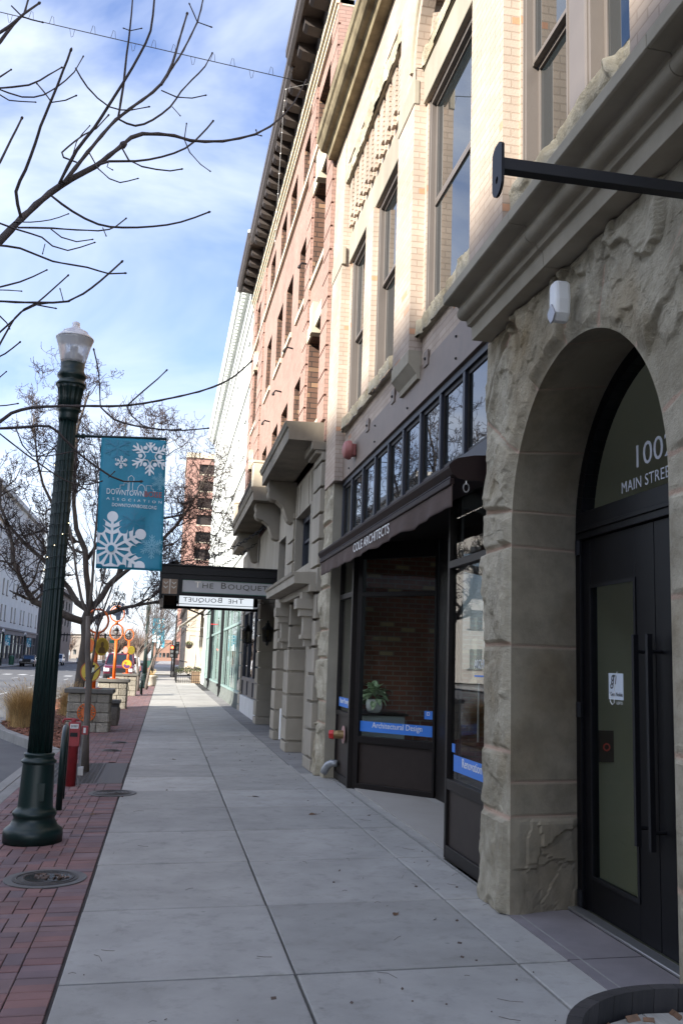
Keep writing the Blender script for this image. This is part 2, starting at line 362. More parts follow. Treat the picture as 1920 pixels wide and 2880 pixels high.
M['awning'] = surf('brown_awning_cloth', (.085,.055,.043), (.065,.042,.033), 10, .9, .15, .002, stretch=(1,1,3))
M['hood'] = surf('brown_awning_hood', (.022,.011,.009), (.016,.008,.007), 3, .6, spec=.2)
M['white'] = surf('white_letter', (.75,.75,.72), (.68,.68,.66), 10, .6)
M['blue'] = surf('blue_vinyl', (.040,.190,.62), (.036,.175,.58), 4, .5)
M['interior'] = surf('pale_interior_wall', (.35,.33,.30), (.30,.28,.25), 1, .9)
M['redbrickin'] = brick('old_red_brick', (.26,.10,.06), (.19,.08,.05), (.24,.19,.15), .21, .07, .010, .5, .5, odd=((.42,.32,.18), .9))
M['olive'] = surf('olive_plaster', (.27,.265,.17), (.23,.225,.14), 1.2, .85)
M['conc'] = surf('grey_concrete', (.30,.31,.31), (.225,.232,.232), 2.6, .85, .25, .003, detail=10, island=.06)
M['alu'] = surf('brushed_aluminium', (.45,.45,.45), (.38,.38,.38), 12, .35, metal=.8)
def joint_mat(name, c1, c2, mort, bump=.75):
    m, t, b = new_mat(name); lk = t.links.new; b.inputs['Roughness'].default_value = .9; b.inputs['Specular IOR Level'].default_value = .25
    co = nd('ShaderNodeTexCoord', t); n = nd('ShaderNodeTexNoise', t); n.inputs['Scale'].default_value = 3.; n.inputs['Detail'].default_value = 10; n.inputs['Roughness'].default_value = .65; lk(co.outputs['Object'], n.inputs['Vector'])
    r = nd('ShaderNodeValToRGB', t); r.color_ramp.elements[0].position = .40; r.color_ramp.elements[1].position = .60; r.color_ramp.elements[0].color = rgba(c2); r.color_ramp.elements[1].color = rgba(c1); lk(n.outputs['Fac'], r.inputs['Fac'])
    n2 = nd('ShaderNodeTexNoise', t); n2.inputs['Scale'].default_value = 1.1; n2.inputs['Detail'].default_value = 5; lk(co.outputs['Object'], n2.inputs['Vector'])
    r2 = nd('ShaderNodeValToRGB', t); r2.color_ramp.elements[0].position = .52; r2.color_ramp.elements[1].position = .75; lk(n2.outputs['Fac'], r2.inputs['Fac'])
    st = nd('ShaderNodeMix', t, data_type='RGBA', blend_type='MULTIPLY'); st.inputs[7].default_value = (.70, .60, .46, 1); lk(r2.outputs['Color'], st.inputs['Factor']); lk(r.outputs['Color'], st.inputs[6])
    at = nd('ShaderNodeAttribute', t); at.attribute_name = 'joint'
    mi = nd('ShaderNodeMix', t, data_type='RGBA'); mi.inputs[7].default_value = rgba(mort); lk(at.outputs['Fac'], mi.inputs['Factor']); lk(st.outputs[2], mi.inputs[6]); lk(mi.outputs[2], b.inputs['Base Color'])
    n3 = nd('ShaderNodeTexNoise', t); n3.inputs['Scale'].default_value = 34; n3.inputs['Detail'].default_value = 9; n3.inputs['Roughness'].default_value = .72; lk(co.outputs['Object'], n3.inputs['Vector'])
    add_bump(t, b, n3.outputs['Fac'], bump, .03); return m
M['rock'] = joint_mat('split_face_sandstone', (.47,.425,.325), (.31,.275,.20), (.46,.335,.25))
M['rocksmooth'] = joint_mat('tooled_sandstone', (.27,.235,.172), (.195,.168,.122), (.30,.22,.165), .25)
def grid_mesh(name, P, joint, mat, parent, smooth=False):
    """P: (n,m,3) world points -> one mesh with a 'joint' attribute"""
    n, m, _ = P.shape; me = bpy.data.meshes.new(name); off = np.array(root_of(parent))
    idx = np.arange(n * m).reshape(n, m)
    f = np.stack([idx[:-1, :-1], idx[1:, :-1], idx[1:, 1:], idx[:-1, 1:]], -1).reshape(-1, 4)
    me.from_pydata((P.reshape(-1, 3) - off).tolist(), [], f.tolist())
    a = me.attributes.new('joint', 'FLOAT', 'POINT'); a.data.foreach_set('value', joint.ravel().astype(np.float32))
    me.materials.append(mat)
    if smooth: me.polygons.foreach_set('use_smooth', [True] * len(me.polygons))
    o = bpy.data.objects.new(name, me); COL.objects.link(o); o.parent = parent; return o
def join_into(o, parts):
    """merge helper meshes made by grid_mesh into the first one"""
    bm = bmesh.new(); bm.from_mesh(o.data)
    for p in parts:
        bm.from_mesh(p.data); me = p.data; bpy.data.objects.remove(p); bpy.data.meshes.remove(me)
    bm.to_mesh(o.data); bm.free()

# ================================================================ the cream brick building with the stone arch
cole = thing('brick_building', 'cream brick building with a rough stone arch and dark glazed shopfront', 'building', (2.4, 8, 0))
AC, AZ, AR, XF = 4.92, 2.50, 1.01, 2.27
# --- split-faced arch wall
JA = np.radians([7, 30, 57, 84, 108, 136, 163, 176])
th = np.linspace(0, math.pi, 460); tt = np.linspace(0, 1, 120)
c = np.cos(th); s_ = np.sin(th)
Rb = np.minimum(np.where(c > 0, (6.45 - AC) / np.maximum(c, 1e-6), (AC - 1.6) / np.maximum(-c, 1e-6)), (4.0 - AZ) / np.maximum(s_, 1e-6))
rr = AR + tt[None, :] * (Rb - AR)[:, None]; TH = np.repeat(th[:, None], len(tt), 1)
yy = AC + rr * np.cos(TH); zz = AZ + rr * np.sin(TH)
dj = np.min(np.abs(np.sin(TH[..., None] - JA)) * rr[..., None], -1)
bid = np.searchsorted(JA, TH + .03 * (vnoise(yy * 6, zz * 6, 3) - .5) * 0).astype(float)
# a level joint splits the big voussoirs towards the outside
lev = np.where((TH < JA[2]) & (rr > 1.75), 1., 0.); bid = bid + lev * 9
dj = np.minimum(dj, np.where((TH < JA[2]), np.abs(rr - 1.75), 9.))
edge = np.minimum(dj, (Rb[:, None] - rr)); edge_in = rr - AR
e2 = np.minimum(edge, edge_in * .40 + .006)
h = rough_stone(yy + bid * 17.3, zz + bid * 9.1, e2, 1, .78) * (1 - .8 * np.clip((4.5 - yy) / .4, 0, 1) * np.clip(1.2 - edge_in / .35, 0, 1) * np.clip((3.35 - zz) / .2, 0, 1))
h = h * np.clip(edge_in / .004, 0, 1)
jm = (edge < .013) & (edge_in > .0)
arch = grid_mesh('stone_arch', np.stack([XF - h, yy, zz], -1), jm.astype(float), M['rock'], cole)
def pier(name, y0, y1, z0, z1, joints, xf, seed, nz_=None, amp=1., res=.013, parent=None, mat=None, top=None):
    ny = max(8, int((y1 - y0) / res)); nzv = nz_ or max(8, int((z1 - z0) / res))
    y, z = np.meshgrid(np.linspace(y0, y1, ny), np.linspace(z0, z1, nzv), indexing='ij')
    J = np.array([z0 - .5] + joints + [z1 + .5]); d = np.min(np.abs(z[..., None] - J), -1); b = np.searchsorted(J, z).astype(float)
    e = np.minimum(d, np.minimum(y - y0, y1 - y) * .9 + .004)
    if top is None: h = rough_stone(y + b * 13.7 + seed, z + b * 5.3, e, seed, amp)
    else:
        r_ = b.max() - b; h = rough_stone(y + np.where(r_ > 0, r_ * 13.7 + seed, top * 17.3), z + np.where(r_ > 0, r_ * 5.3, top * 9.1), e, 1, amp)
    h = h * np.clip((y - y0) / .004, 0, 1) * np.clip((y1 - y) / .004, 0, 1)
    return grid_mesh(name, np.stack([xf - h, y, z], -1), (d < .013).astype(float), mat or M['rock'], parent or cole)
q1 = pier('a', AC + AR, 6.45, 0, AZ, [.60, 1.02, 1.715, 2.39], XF, 5, amp=.72, top=0)
q2 = pier('b', 1.6, AC - AR, 0, AZ, [.62, 1.2, 1.9, 2.39], XF, 9, amp=.26, top=8)
join_into(arch, [q1, q2])
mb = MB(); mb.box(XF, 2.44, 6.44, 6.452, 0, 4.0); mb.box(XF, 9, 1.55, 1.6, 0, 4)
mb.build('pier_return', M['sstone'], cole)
# --- smooth soffit and jambs of the arch
prof = []
for zv in np.linspace(0, AZ, 150): prof.append((0, zv))
for a in np.linspace(0, math.pi, 260)[1:-1]: prof.append((1, a))
for zv in np.linspace(AZ, 0, 150): prof.append((2, zv))
tx = np.linspace(0, 1, 34); PP = np.zeros((len(prof), len(tx), 3)); JJ = np.zeros((len(prof), len(tx)))
jz = [.60, .83, 1.715, 2.39, 2.62]; ja = [30, 57, 84, 108, 136, 163]
for i, (k, a) in enumerate(prof):
    r = AR + .11 * tx
    if k == 1: y = AC + r * math.cos(a); z = AZ + r * math.sin(a); jd = min(abs(a - math.radians(q)) * AR for q in ja + [7, 173])
    else:
        y = AC + (r if k == 0 else -r); z = np.full_like(tx, a); jd = min(abs(a - q) for q in jz)
    n_ = (vnoise(tx * 9 + i * .13, np.full_like(tx, i * .11), 3) - .5) * .003
    if k != 1 and a < .6: n_ = n_ + rough_stone(tx * .5 + 3, np.full_like(tx, a) + 7 * k, np.minimum(.6 - a, .07) * np.ones_like(tx), 31, .35) * np.minimum(1, np.minimum(tx, 1 - tx) * 8)
    if jd < .008: n_ = n_ - .005
    if k == 1: y = y - n_ * math.cos(a) * np.minimum(1, tx * 20); z = z - n_ * math.sin(a)
    else: y = y - (n_ if k == 0 else -n_) * np.minimum(1, tx * 20)
    PP[i, :, 0] = XF + .53 * tx; PP[i, :, 1] = y; PP[i, :, 2] = z; JJ[i] = jd < .008
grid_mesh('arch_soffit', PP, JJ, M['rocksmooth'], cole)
# --- moulded string course over the arch
cor = [(2.33,3.985),(2.118,3.985),(2.110,4.085),(2.078,4.092),(2.070,4.128)]
cor += [(2.045 + .05 * math.cos(a), 4.178 + .048 * math.sin(a)) for a in np.linspace(-math.pi * .42, -math.pi * 1.12, 11)]
cor += [(1.955 + .05 * math.sin(a), 4.232 - .072 * math.cos(a) * 1.0 + 0) for a in np.linspace(.9, .1, 5)][:0]
cor += [(2.01, 4.222), (2.00, 4.236), (1.900, 4.240), (1.888, 4.246), (1.886, 4.312), (2.02, 4.37), (2.20, 4.43), (2.33, 4.43)]
mb = MB()
yc = [1.6, 3.35, 5.02, 6.38]
for a, b in zip(yc, yc[1:]): mb.prof_y(cor, a + .002, b - .002)
mb.build('string_course', M['stone'], cole, bevel=.004)
# --- upper brick wall, pilasters
W1, W2, W3, W4 = (11.32, 12.55), (9.55, 10.85), (7.08, 8.53), (4.12, 5.95)
ZS, ZH = 4.95, 7.36
wall = MB(); grid_wall(wall, 2.33, 2.60, [1.6, 13.5], [4.44, 10.0], [(a, b, ZS, ZH) for a, b in (W1, W2, W3, W4)] + [(6.95, 8.42, 7.93, 8.45)])
wall.box(2.6, 12, 13.3, 13.49, 0, 10.0); wall.box(2.6, 12, 1.6, 1.8, 0, 10.0); wall.box(2.4, 12, 6.2, 13.4, 10.0, 10.1); wall.box(2.6, 12, 6.2, 6.3, 4.2, 10.0);  wall.box(11.8, 12, 6.3, 13.3, 3.8, 10)  # unseen gaps in roof and rear wall added to let sky light inside
wall.build('brick_wall', M['buff'], cole)
for a, b, z0 in ((12.68, 13.5, 4.115), (8.60, 9.28, 4.67), (5.97, 6.72, 4.40), (1.6, 4.07, 4.40)):
    MB().box(2.20, 2.332, a, b, z0, 9.47).build('pilaster', M['buff'], cole)
MB().box(2.27, 2.332, 10.86, 11.31, 4.96, 7.36).build('pilaster', M['buff'], cole)
# arch over the middle window: spandrel with a round opening
mb = MB(); ay, az, ar = 7.66, 7.78, .93; N = 40
arc = [(ay + ar * math.cos(a), az + ar * math.sin(a)) for a in np.linspace(0, math.pi, N)]
top = [(8.60 + (6.72 - 8.60) * i / (N - 1), 9.47) for i in range(N)]
for i in range(N - 1):
    a, b, c_, d = arc[i], arc[i + 1], top[i + 1], top[i]
    mb.add([(2.2, *a), (2.2, *b), (2.2, *c_), (2.2, *d)], [(0, 1, 2, 3)]); mb.add([(2.2, *a), (2.2, *b), (2.34, *b), (2.34, *a)], [(3, 2, 1, 0)])
mb.add([(2.2, 8.60, 7.64), (2.2, 8.60, 7.78), (2.2, 8.59, 7.78), (2.2, 8.59, 7.64)], [(0, 1, 2, 3)])
mb.build('round_arch', M['buff'], cole)
MB().ring((2.2, ay, az), (0,1,0), (0,0,1), ar + .13, .035, 40, 6, 0, math.pi).build('hood_mould', M['stone'], cole)
# stone lintels, string stones, rough sills
def rough_bar(name, y0, y1, z0, z1, xf, xb, seed, amp=.6, parent=None, mat=None):
    o = pier(name, y0, y1, z0, z1, [], xf, seed, amp=amp, res=.014, parent=parent, mat=mat)
    t = MB().box(xf, xb, y0, y1, z0, z1); t.f.pop(5)
    b = t.build('x', M['rock'], parent or cole); join_into(o, [b]); return o
rough_bar('window_sill', 9.38, 12.62, 4.80, 4.955, 2.28, 2.50, 41); rough_bar('window_sill', 6.73, 8.58, 4.79, 4.955, 2.28, 2.50, 42); rough_bar('window_sill', 4.08, 5.94, 4.78, 4.955, 2.26, 2.50, 43)
for a, b in ((9.30, 12.64), (6.73, 8.59), (4.08, 5.96)):
    MB().box(2.29, 2.56, a, b, 7.362, 7.76).build('lintel', M['limestone'], cole, bevel=.012)
rough_bar('ledge', 6.73, 8.59, 7.762, 7.93, 2.27, 2.45, 44, .5)
for a, b in ((12.64, 13.51), (8.59, 9.29), (5.96, 6.73)):
    MB().box(2.188, 2.25, a, b, 7.362, 7.64).build('string_stone', M['limestone'], cole, bevel=.01)
# corbel table in the far bay: stepped brick fins with open joints
mb = MB()
nf = 10; wy = (12.60 - 9.34) / nf
for i in range(nf):
    y1 = 12.58 - i * wy; zt = 8.62
    mb.box(2.332 - .028, 2.34, y1 - wy * .60, y1, zt - .70, zt)
    for r in range(11):
        z0 = zt - (r + 1) * .066; k_ = 1 if r < 9 else .55
        mb.box(2.332 - .068, 2.332 - .027, y1 - wy * .62 * k_, y1 + .01, z0 + .010, z0 + .066)
mb.build('corbel_table', M['buff'], cole)
rough_bar('string_stone', 9.29, 12.65, 8.62, 8.86, 2.22, 2.36, 45, .45)
MB().box(2.205, 2.34, 9.29, 12.65, 8.862, 9.47).build('frieze', M['buff'], cole)
cp = [(2.34,9.475),(2.06,9.475),(2.045,9.545),(2.03,9.555),(2.02,9.580),(1.965,9.59),(1.93,9.61),(1.905,9.65),(1.885,9.71),(1.86,9.73),(1.85,9.86),(2.0,9.95),(2.6,10.05),(2.6,9.475)]
mb = MB()
for a, b in ((1.6, 4.4), (4.4, 7.2), (7.2, 10.3), (10.3, 13.5)): mb.prof_y(cp, a + .001, b - .001)
mb.build('cornice', surf('stained_cornice_stone', (.30,.25,.15), (.10,.075,.04), 3.2, .9, .5, .01, detail=10), cole)
# stone corbel under the middle pilaster
MB().prof_y([(2.332,4.375),(2.285,4.375),(2.275,4.43),(2.245,4.465),(2.205,4.515),(2.19,4.53),(2.19,4.668),(2.332,4.668)], 8.585, 9.295).build('corbel', M['stone'], cole, bevel=.004)
# windows of the first floor
def sash(y0, y1, z0, z1, rail, x=2.40, single=False, lab=None):
    f = MB(); e = .055
    f.box(x - .05, x + .12, y0, y0 + e, z0, z1); f.box(x - .05, x + .12, y1 - e, y1, z0, z1); f.box(x - .05, x + .12, y0 + e, y1 - e, z1 - e, z1); f.box(x - .05, x + .12, y0 + e, y1 - e, z0, z0 + .06)
    f.box(x - .035, x - .05 + .001 - .012, y0 + .018, y0 + .03, z0, z1); f.box(x - .062, x - .048, y1 - .03, y1 - .018, z0, z1)
    w_ = f.build('window', M['taupe'], cole, bevel=.004)
    s = MB(); i0, i1 = y0 + e, y1 - e; g = .035
    for (a, b, dx) in ((rail, z1 - e, 0), (z0 + .06, rail, .045 if not single else 0)):
        s.box(x + dx, x + dx + .04, i0, i0 + g, a, b); s.box(x + dx, x + dx + .04, i1 - g, i1, a, b); s.box(x + dx - .006, x + dx + .042, i0 + g, i1 - g, b - g, b); s.box(x + dx - .006, x + dx + .042, i0 + g, i1 - g, a, a + g)
    s.build('sash', M['taupe'], w_, bevel=.003)
    MB().box(x + .012, x + .02, i0 + .03, i1 - .03, rail + .03, z1 - e - .03).build('pane', M['dglass'], w_); d_ = .045 if not single else 0
    MB().box(x + .012 + d_, x + .02 + d_, i0 + .03, i1 - .03, z0 + .09, rail - .03).build('pane', M['dglass'], w_); return w_
sash(*W1, ZS, ZH, 6.12); sash(*W2, ZS, ZH, 6.25); sash(*W3, ZS, ZH, 6.19, single=True); sash(5.14, 5.95, ZS, ZH, 5.97); sash(4.12, 4.90, ZS, ZH, 5.97)
MB().box(2.345, 2.56, 4.902, 5.138, ZS, ZH).build('mullion', M['taupe'], cole, bevel=.006)
# --- rough stone pier at the far side of the shopfront
pier('stone_pier', 12.88, 13.56, 0, 4.11, [.72, 1.02, 1.62, 2.02, 2.62, 3.02, 3.55], 2.235, 15, amp=.85)
MB().box(2.236, 2.6, 12.88, 13.55, 0, 4.112).build('pier_return', M['sstone'], cole)
# --- painted steel beam with plates and bolts
MB().box(2.318, 2.36, 6.452, 12.875, 4.115, 4.50).build('steel_beam', M['steel'], cole)
for y in (8.35, 9.69, 11.02):
    p = MB().box(2.303, 2.3185, y - .075, y + .075, 4.43, 4.585).build('anchor_plate', M['steel'], cole, bevel=.003)
    MB().ball((2.30, y, 4.505), .016, 8, 5).build('bolt', M['black'], p)
mb = MB()
for y in (7.4, 9.05, 10.6, 12.2, 12.75):
    for z in (4.2, 4.40): mb.ball((2.314, y, z), .013, 8, 5)
mb.build('rivet', M['black'], cole)
# --- clerestory glazing
mb = MB(); mb.box(2.352, 2.46, 6.452, 12.86, 4.05, 4.113); mb.box(2.352, 2.46, 6.452, 12.86, 3.16, 3.32)
ym = [12.80, 12.17, 11.45, 10.73, 10.05, 9.37, 8.68, 7.99, 7.29, 6.6]
for y in ym: mb.box(2.353, 2.46, y - .028, y + .028, 3.32, 4.05)
cl = mb.build('clerestory', M['bronzeblue'], cole, bevel=.004)
for a, b in zip(ym[1:], ym[:-1]):
    a += .028; b -= .028; s = MB()
    s.box(2.38, 2.45, a, a + .04, 3.32, 4.05); s.box(2.38, 2.45, b - .04, b, 3.32, 4.05); s.box(2.38, 2.45, a + .04, b - .04, 4.01, 4.05); s.box(2.38, 2.45, a + .04, b - .04, 3.32, 3.36)
    w_ = s.build('window_frame', M['bronze'], cl); MB().box(2.392, 2.398, a + .03, b - .03, 3.35, 4.02).build('pane', M['dglass'], w_)
# --- shopfront: flat units, canted bay, door
sf = MB()
def unit(mb, y0, y1, zb=.11, zp=.555, zr=.64, zt=2.39, zt2=2.455, top=3.16, x=2.36):
    mb.box(x, x + .08, y0, y0 + .05, .005, top); mb.box(x, x + .08, y1 - .05, y1, .005, top)
    for a, b in ((.005, zb), (zp, zr), (zt, zt2), (top - .16, top)): mb.box(x, x + .08, y0 + .05, y1 - .05, a, b)
unit(sf, 6.46, 7.68); unit(sf, 11.93, 12.876, .10, .86, .92, 2.43, 2.50, x=2.375)
sf.box(2.36, 2.455, 11.84, 11.93, .005, 3.16)
A_, B_ = Vector((2.44, 11.84, 0)), Vector((3.25, 10.955, 0)); CU = (B_ - A_).normalized(); CL = (B_ - A_).length; CN = Vector((0, 0, 1)).cross(CU) * -1
if CN.dot(Vector((-1, -1, 0))) < 0: CN = -CN
def cbox(mb, s0, s1, z0, z1, d0, d1, A=None, U=None, Nn=None):
    A = A or A_; U = U or CU; Nn = Nn or CN
    c = A + U * (s0 + s1) / 2 + Nn * (d0 + d1) / 2 + Vector((0, 0, (z0 + z1) / 2)); mb.obox(c, U, Z3, Nn, (s1 - s0) / 2, (z1 - z0) / 2, abs(d1 - d0) / 2)
for s0, s1, z0, z1 in ((0, .075, .005, 3.12), (1.165, CL, .005, 3.12), (.075, 1.165, .005, .075), (.075, 1.165, .57, .655), (.075, 1.165, 2.415, 2.475), (.075, 1.165, 2.905, 3.12)): cbox(sf, s0, s1, z0, z1, -.05, .03)
A2 = Vector((2.44, 7.72, 0)); B2 = Vector((3.25, 8.60, 0)); U2 = (B2 - A2).normalized(); N2 = Vector((-U2.y, U2.x, 0))
for s0, s1, z0, z1 in ((0, .06, .005, 3.12), (1.13, 1.196, .005, 3.12), (.06, 1.13, .005, .12), (.06, 1.13, .56, .64), (.06, 1.13, 2.40, 2.46), (.06, 1.13, 2.95, 3.12)): cbox(sf, s0, s1, z0, z1, -.05, .03, A2, U2, N2)
sf.box(3.25, 3.33, 8.60, 9.15, .0, 3.12); sf.box(3.25, 3.33, 10.30, 10.95, .0, 3.12); sf.box(3.25, 3.33, 9.15, 10.30, 2.25, 3.12)
front = sf.build('shopfront', M['bronze'], cole, bevel=.004)
for a_ in (0, 1, 2, 3):
    mb = MB()
    if a_ == 0: mb.box(2.385, 2.40, 6.51, 7.63, .11, .555)
    elif a_ == 1: mb.box(2.40, 2.415, 11.98, 12.83, .10, .86)
    elif a_ == 2: cbox(mb, .075, 1.165, .075, .57, -.02, -.005)
    else: cbox(mb, .06, 1.13, .12, .56, -.02, -.005, A2, U2, N2)
    mb.build('lower_panel', M['panel'], front)
for q_ in ((2.392, 2.398, 6.51, 7.63, .64, 2.39), (2.392, 2.398, 6.51, 7.63, 2.455, 3.0), (2.405, 2.411, 11.98, 12.83, .92, 2.43), (2.405, 2.411, 11.98, 12.83, 2.50, 3.0)): MB().box(*q_).build('pane', M['glass'], front)
for q_ in ((.075, 1.165, .655, 2.415), (.075, 1.165, 2.475, 2.905)): g = MB(); cbox(g, *q_, -.012, -.006); g.build('pane', M['glass'], front)
for q_ in ((.06, 1.13, .64, 2.40), (.06, 1.13, 2.46, 2.95)): g = MB(); cbox(g, *q_, -.012, -.006, A2, U2, N2); g.build('pane', M['glass'], front)
d = MB(); d.box(3.27, 3.31, 9.16, 9.27, .02, 2.24); d.box(3.27, 3.31, 10.18, 10.29, .02, 2.24); d.box(3.27, 3.31, 9.27, 10.18, 2.1, 2.24); d.box(3.27, 3.31, 9.27, 10.18, .02, .28)
door = d.build('door', M['bronze'], front); MB().box(3.287, 3.293, 9.27, 10.18, .28, 2.1).build('door_pane', M['glass'], door)
MB().tube([(3.22, 9.33, .8), (3.22, 9.33, 1.4)], .012).build('handle', M['alu'], door)
MB().box(2.37, 3.32, 7.6, 11.95, 3.121, 3.16).build('porch_ceiling', M['bronze'], cole)
# vinyl strips and words on the glass
s = MB(); cbox(s, .078, 1.162, .712, .842, -.005, -.003); st = s.build('vinyl_strip', M['blue'], front)
def cpt(s0, z, dd=0.): return A_ + CU * s0 + Vector((0, 0, z)) + CN * dd
lettering('lettering', 'Architectural Design', cpt(.264, .748, -.002), CU, Z3, .098, M['white'], st, 'LEFT', .001, width=.74)
s = MB(); s.box(2.389, 2.391, 6.52, 7.53, .712, .842); st = s.build('vinyl_strip', M['blue'], front)
lettering('lettering', 'Renovation', (2.388, 7.31, .745), (0,-1,0), Z3, .10, M['white'], st, 'LEFT', .001, 1.05)
s = MB(); s.box(2.402, 2.404, 11.99, 12.80, .975, 1.10); st = s.build('vinyl_strip', M['blue'], front)
lettering('lettering', 'Master Planning', (2.401, 12.74, 1.005), (0,-1,0), Z3, .092, M['white'], st, 'LEFT', .001, 1.05)
lettering('lettering', 'ARCHITECTS', (2.390, 7.04, 1.53), (0,-1,0), Z3, .10, M['white'], front, 'LEFT', .001, .8)
MB().box(2.389, 2.391, 6.55, 7.03, 1.485, 1.498).build('vinyl_line', M['blue'], front)
s = MB(); cbox(s, 1.03, 1.165, .92, 1.02, -.005, -.003); st = s.build('notice', M['blue'], front)
mb = MB()
for a, b, c_, d_ in ((1.065, 1.072, .965, 1.005), (1.098, 1.105, .965, 1.005), (1.072, 1.098, .998, 1.005), (1.072, 1.098, .965, .972)): cbox(mb, a, b, c_, d_, -.003, -.002)
mb.build('notice_symbol', M['white'], st)
s = MB(); s.box(2.389, 2.391, 7.50, 7.58, .86, .93); s.build('notice', M['blue'], front)
# rooms behind the glass
mb = MB(); mb.box(2.45, 9, 6.3, 13.28, .0, .012); mb.box(2.62, 9, 6.3, 13.28, 4.15, 4.2); mb.box(8.9, 9, 6.3, 13.28, 3.6, 4.2); mb.box(8.9, 9, 6.3, 13.28, 0, 1.2); mb.box(8.9, 9, 6.3, 9.5, 1.2, 3.6); mb.box(2.9, 9, 6.2, 6.3, 0, 4.2)  # opening in the back wall added out of view to light the room
mb.build('room', M['interior'], cole)
MB().box(2.62, 9, 13.24, 13.295, .012, 4.2).build('party_wall', M['redbrickin'], cole)
# --- arched entrance
e = MB(); XD = 2.80; rI = 1.115
def arc_pts(r, n=40, z=AZ): return [(AC + r * math.cos(a), z + r * math.sin(a)) for a in np.linspace(0, math.pi, n)]
o_, i_ = arc_pts(rI), arc_pts(rI - .085)
for k in range(39): e.flat([o_[k], o_[k + 1], i_[k + 1], i_[k]], (XD - .02, 0, 0), Y3, Z3, X3, .10)
e.box(XD - .02, XD + .08, AC + rI - .075, AC + rI, .02, AZ); e.box(XD - .02, XD + .08, AC - rI, AC - rI + .075, .02, AZ)
e.box(XD - .03, XD + .09, AC - rI + .06, AC + rI - .06, 2.455, 2.64); e.box(XD - .045, XD - .03, AC - rI + .06, AC + rI - .06, 2.50, 2.53)
ent = e.build('entrance_frame', M['blacksatin'], cole, bevel=.004)
fan = [(AC + (rI - .07) * math.cos(a), 2.60 + (rI - .19) * math.sin(a)) for a in np.linspace(0, math.pi, 40)]
MB().flat(fan, (XD + .03, 0, 0), Y3, Z3, X3, .008).build('fanlight', M['glass'], ent)
lettering('street_number', '1002', (XD + .026, 5.285, 2.785), (0,-1,0), Z3, .205, surf('frosted_vinyl', (.50,.52,.55), (.44,.46,.49), 5, .6), ent, 'LEFT', .001, 1.22)
lettering('street_name', 'MAIN STREET', (XD + .026, 5.44, 2.675), (0,-1,0), Z3, .102, surf('frosted_vinyl', (.50,.52,.55), (.44,.46,.49), 5, .6), ent, 'LEFT', .001, 1.0, 1.08)
def leaf(y0, y1, gy0, gy1):
    f = MB(); f.box(XD, XD + .05, y0, gy0, .03, 2.45); f.box(XD, XD + .05, gy1, y1, .03, 2.45); f.box(XD, XD + .05, gy0, gy1, .03, .245); f.box(XD, XD + .05, gy0, gy1, 2.125, 2.45)
    dr = f.build('door', M['blacksatin'], cole, bevel=.003); MB().box(XD + .02, XD + .027, gy0, gy1, .245, 2.125).build('door_pane', M['glass'], dr); 
    b = MB()
    for a, c_ in ((gy0 - .012, gy0 + .012), (gy1 - .012, gy1 + .012)): b.box(XD - .008, XD, a, c_, .233, 2.137)
    b.box(XD - .008, XD, gy0 + .012, gy1 - .012, .233, .257); b.box(XD - .008, XD, gy0 + .012, gy1 - .012, 2.113, 2.137); b.build('glazing_bead', M['black'], dr); return dr
dl = leaf(5.003, 5.955, 5.235, 5.845); dr_ = leaf(3.885, 4.997, 4.07, 4.78)
for y, dd in ((5.098, dl), (4.935, dr_)):
    hb = MB(); hb.obox((2.72, y, 1.18), X3, Y3, Z3, .016, .014, .60)
    for z in (.68, 1.68): hb.tube([(2.72, y, z), (XD, y, z)], .011, 8)
    hb.build('handle', M['black'], dd, bevel=.002)
for z in (.09, 1.3, 2.40): MB().lathe(2.775, 5.975, [(.022, z - .05), (.022, z + .05)], 12).build('hinge', M['black'], dl)
k = MB().box(XD + .0165, XD + .0195, 5.435, 5.628, 1.385, 1.55).build('door_sign', surf('pale_blue_vinyl', (.62,.68,.74), (.56,.62,.68), 4, .6), dl)
ink = surf('grey_ink', (.08,.085,.09), (.07,.07,.08), 5, .6)
lettering('lettering', 'gn', (XD + .015, 5.60, 1.455), (0,-1,0), Z3, .13, ink, k, 'LEFT', .0006, .75, .7, .3)
lettering('lettering', 'Gem Noble', (XD + .015, 5.605, 1.40), (0,-1,0), Z3, .036, ink, k, 'LEFT', .0006, .95)
lettering('lettering', 'LOFTS', (XD + .015, 5.52, 1.352), (0,-1,0), Z3, .026, M['white'], dl, 'LEFT', .0006, .9, 1.2)
MB().tube([(XD + .016, 5.61, 1.42), (XD + .016, 5.605, 1.37), (XD + .016, 5.58, 1.352), (XD + .016, 5.555, 1.365), (XD + .016, 5.55, 1.44), (XD + .016, 5.53, 1.535), (XD + .016, 5.51, 1.56)], .003, 6).build('lettering', M['white'], dl)
MB().box(2.70, 2.785, 3.80, 6.04, .012, .030).build('threshold', M['alu'], cole, bevel=.004)
lob = MB(); lob.box(2.88, 6.5, 6.06, 6.12, 0, 3.9); lob.box(2.88, 6.5, 3.7, 3.76, 0, 3.9);  lob.box(2.82, 6.5, 3.7, 6.1, -.02, .012)  # ceiling and rear wall left out, unseen, to brighten the lobby
lob.build('lobby', M['olive'], cole)
mb = MB().box(2.945, 3.055, 6.04, 6.058, .95, 1.16).build('lift_panel', M['panel'], cole); MB().ring((3.0, 6.034, 1.05), X3, Z3, .022, .005).build('call_ring', glow('red_ring', (.35, .03, .02), .03), mb)
b = MB(); ds = surf('purple_grey_flagstone', (.205,.185,.19), (.15,.135,.14), 3, .75, .2, .003, island=.08)
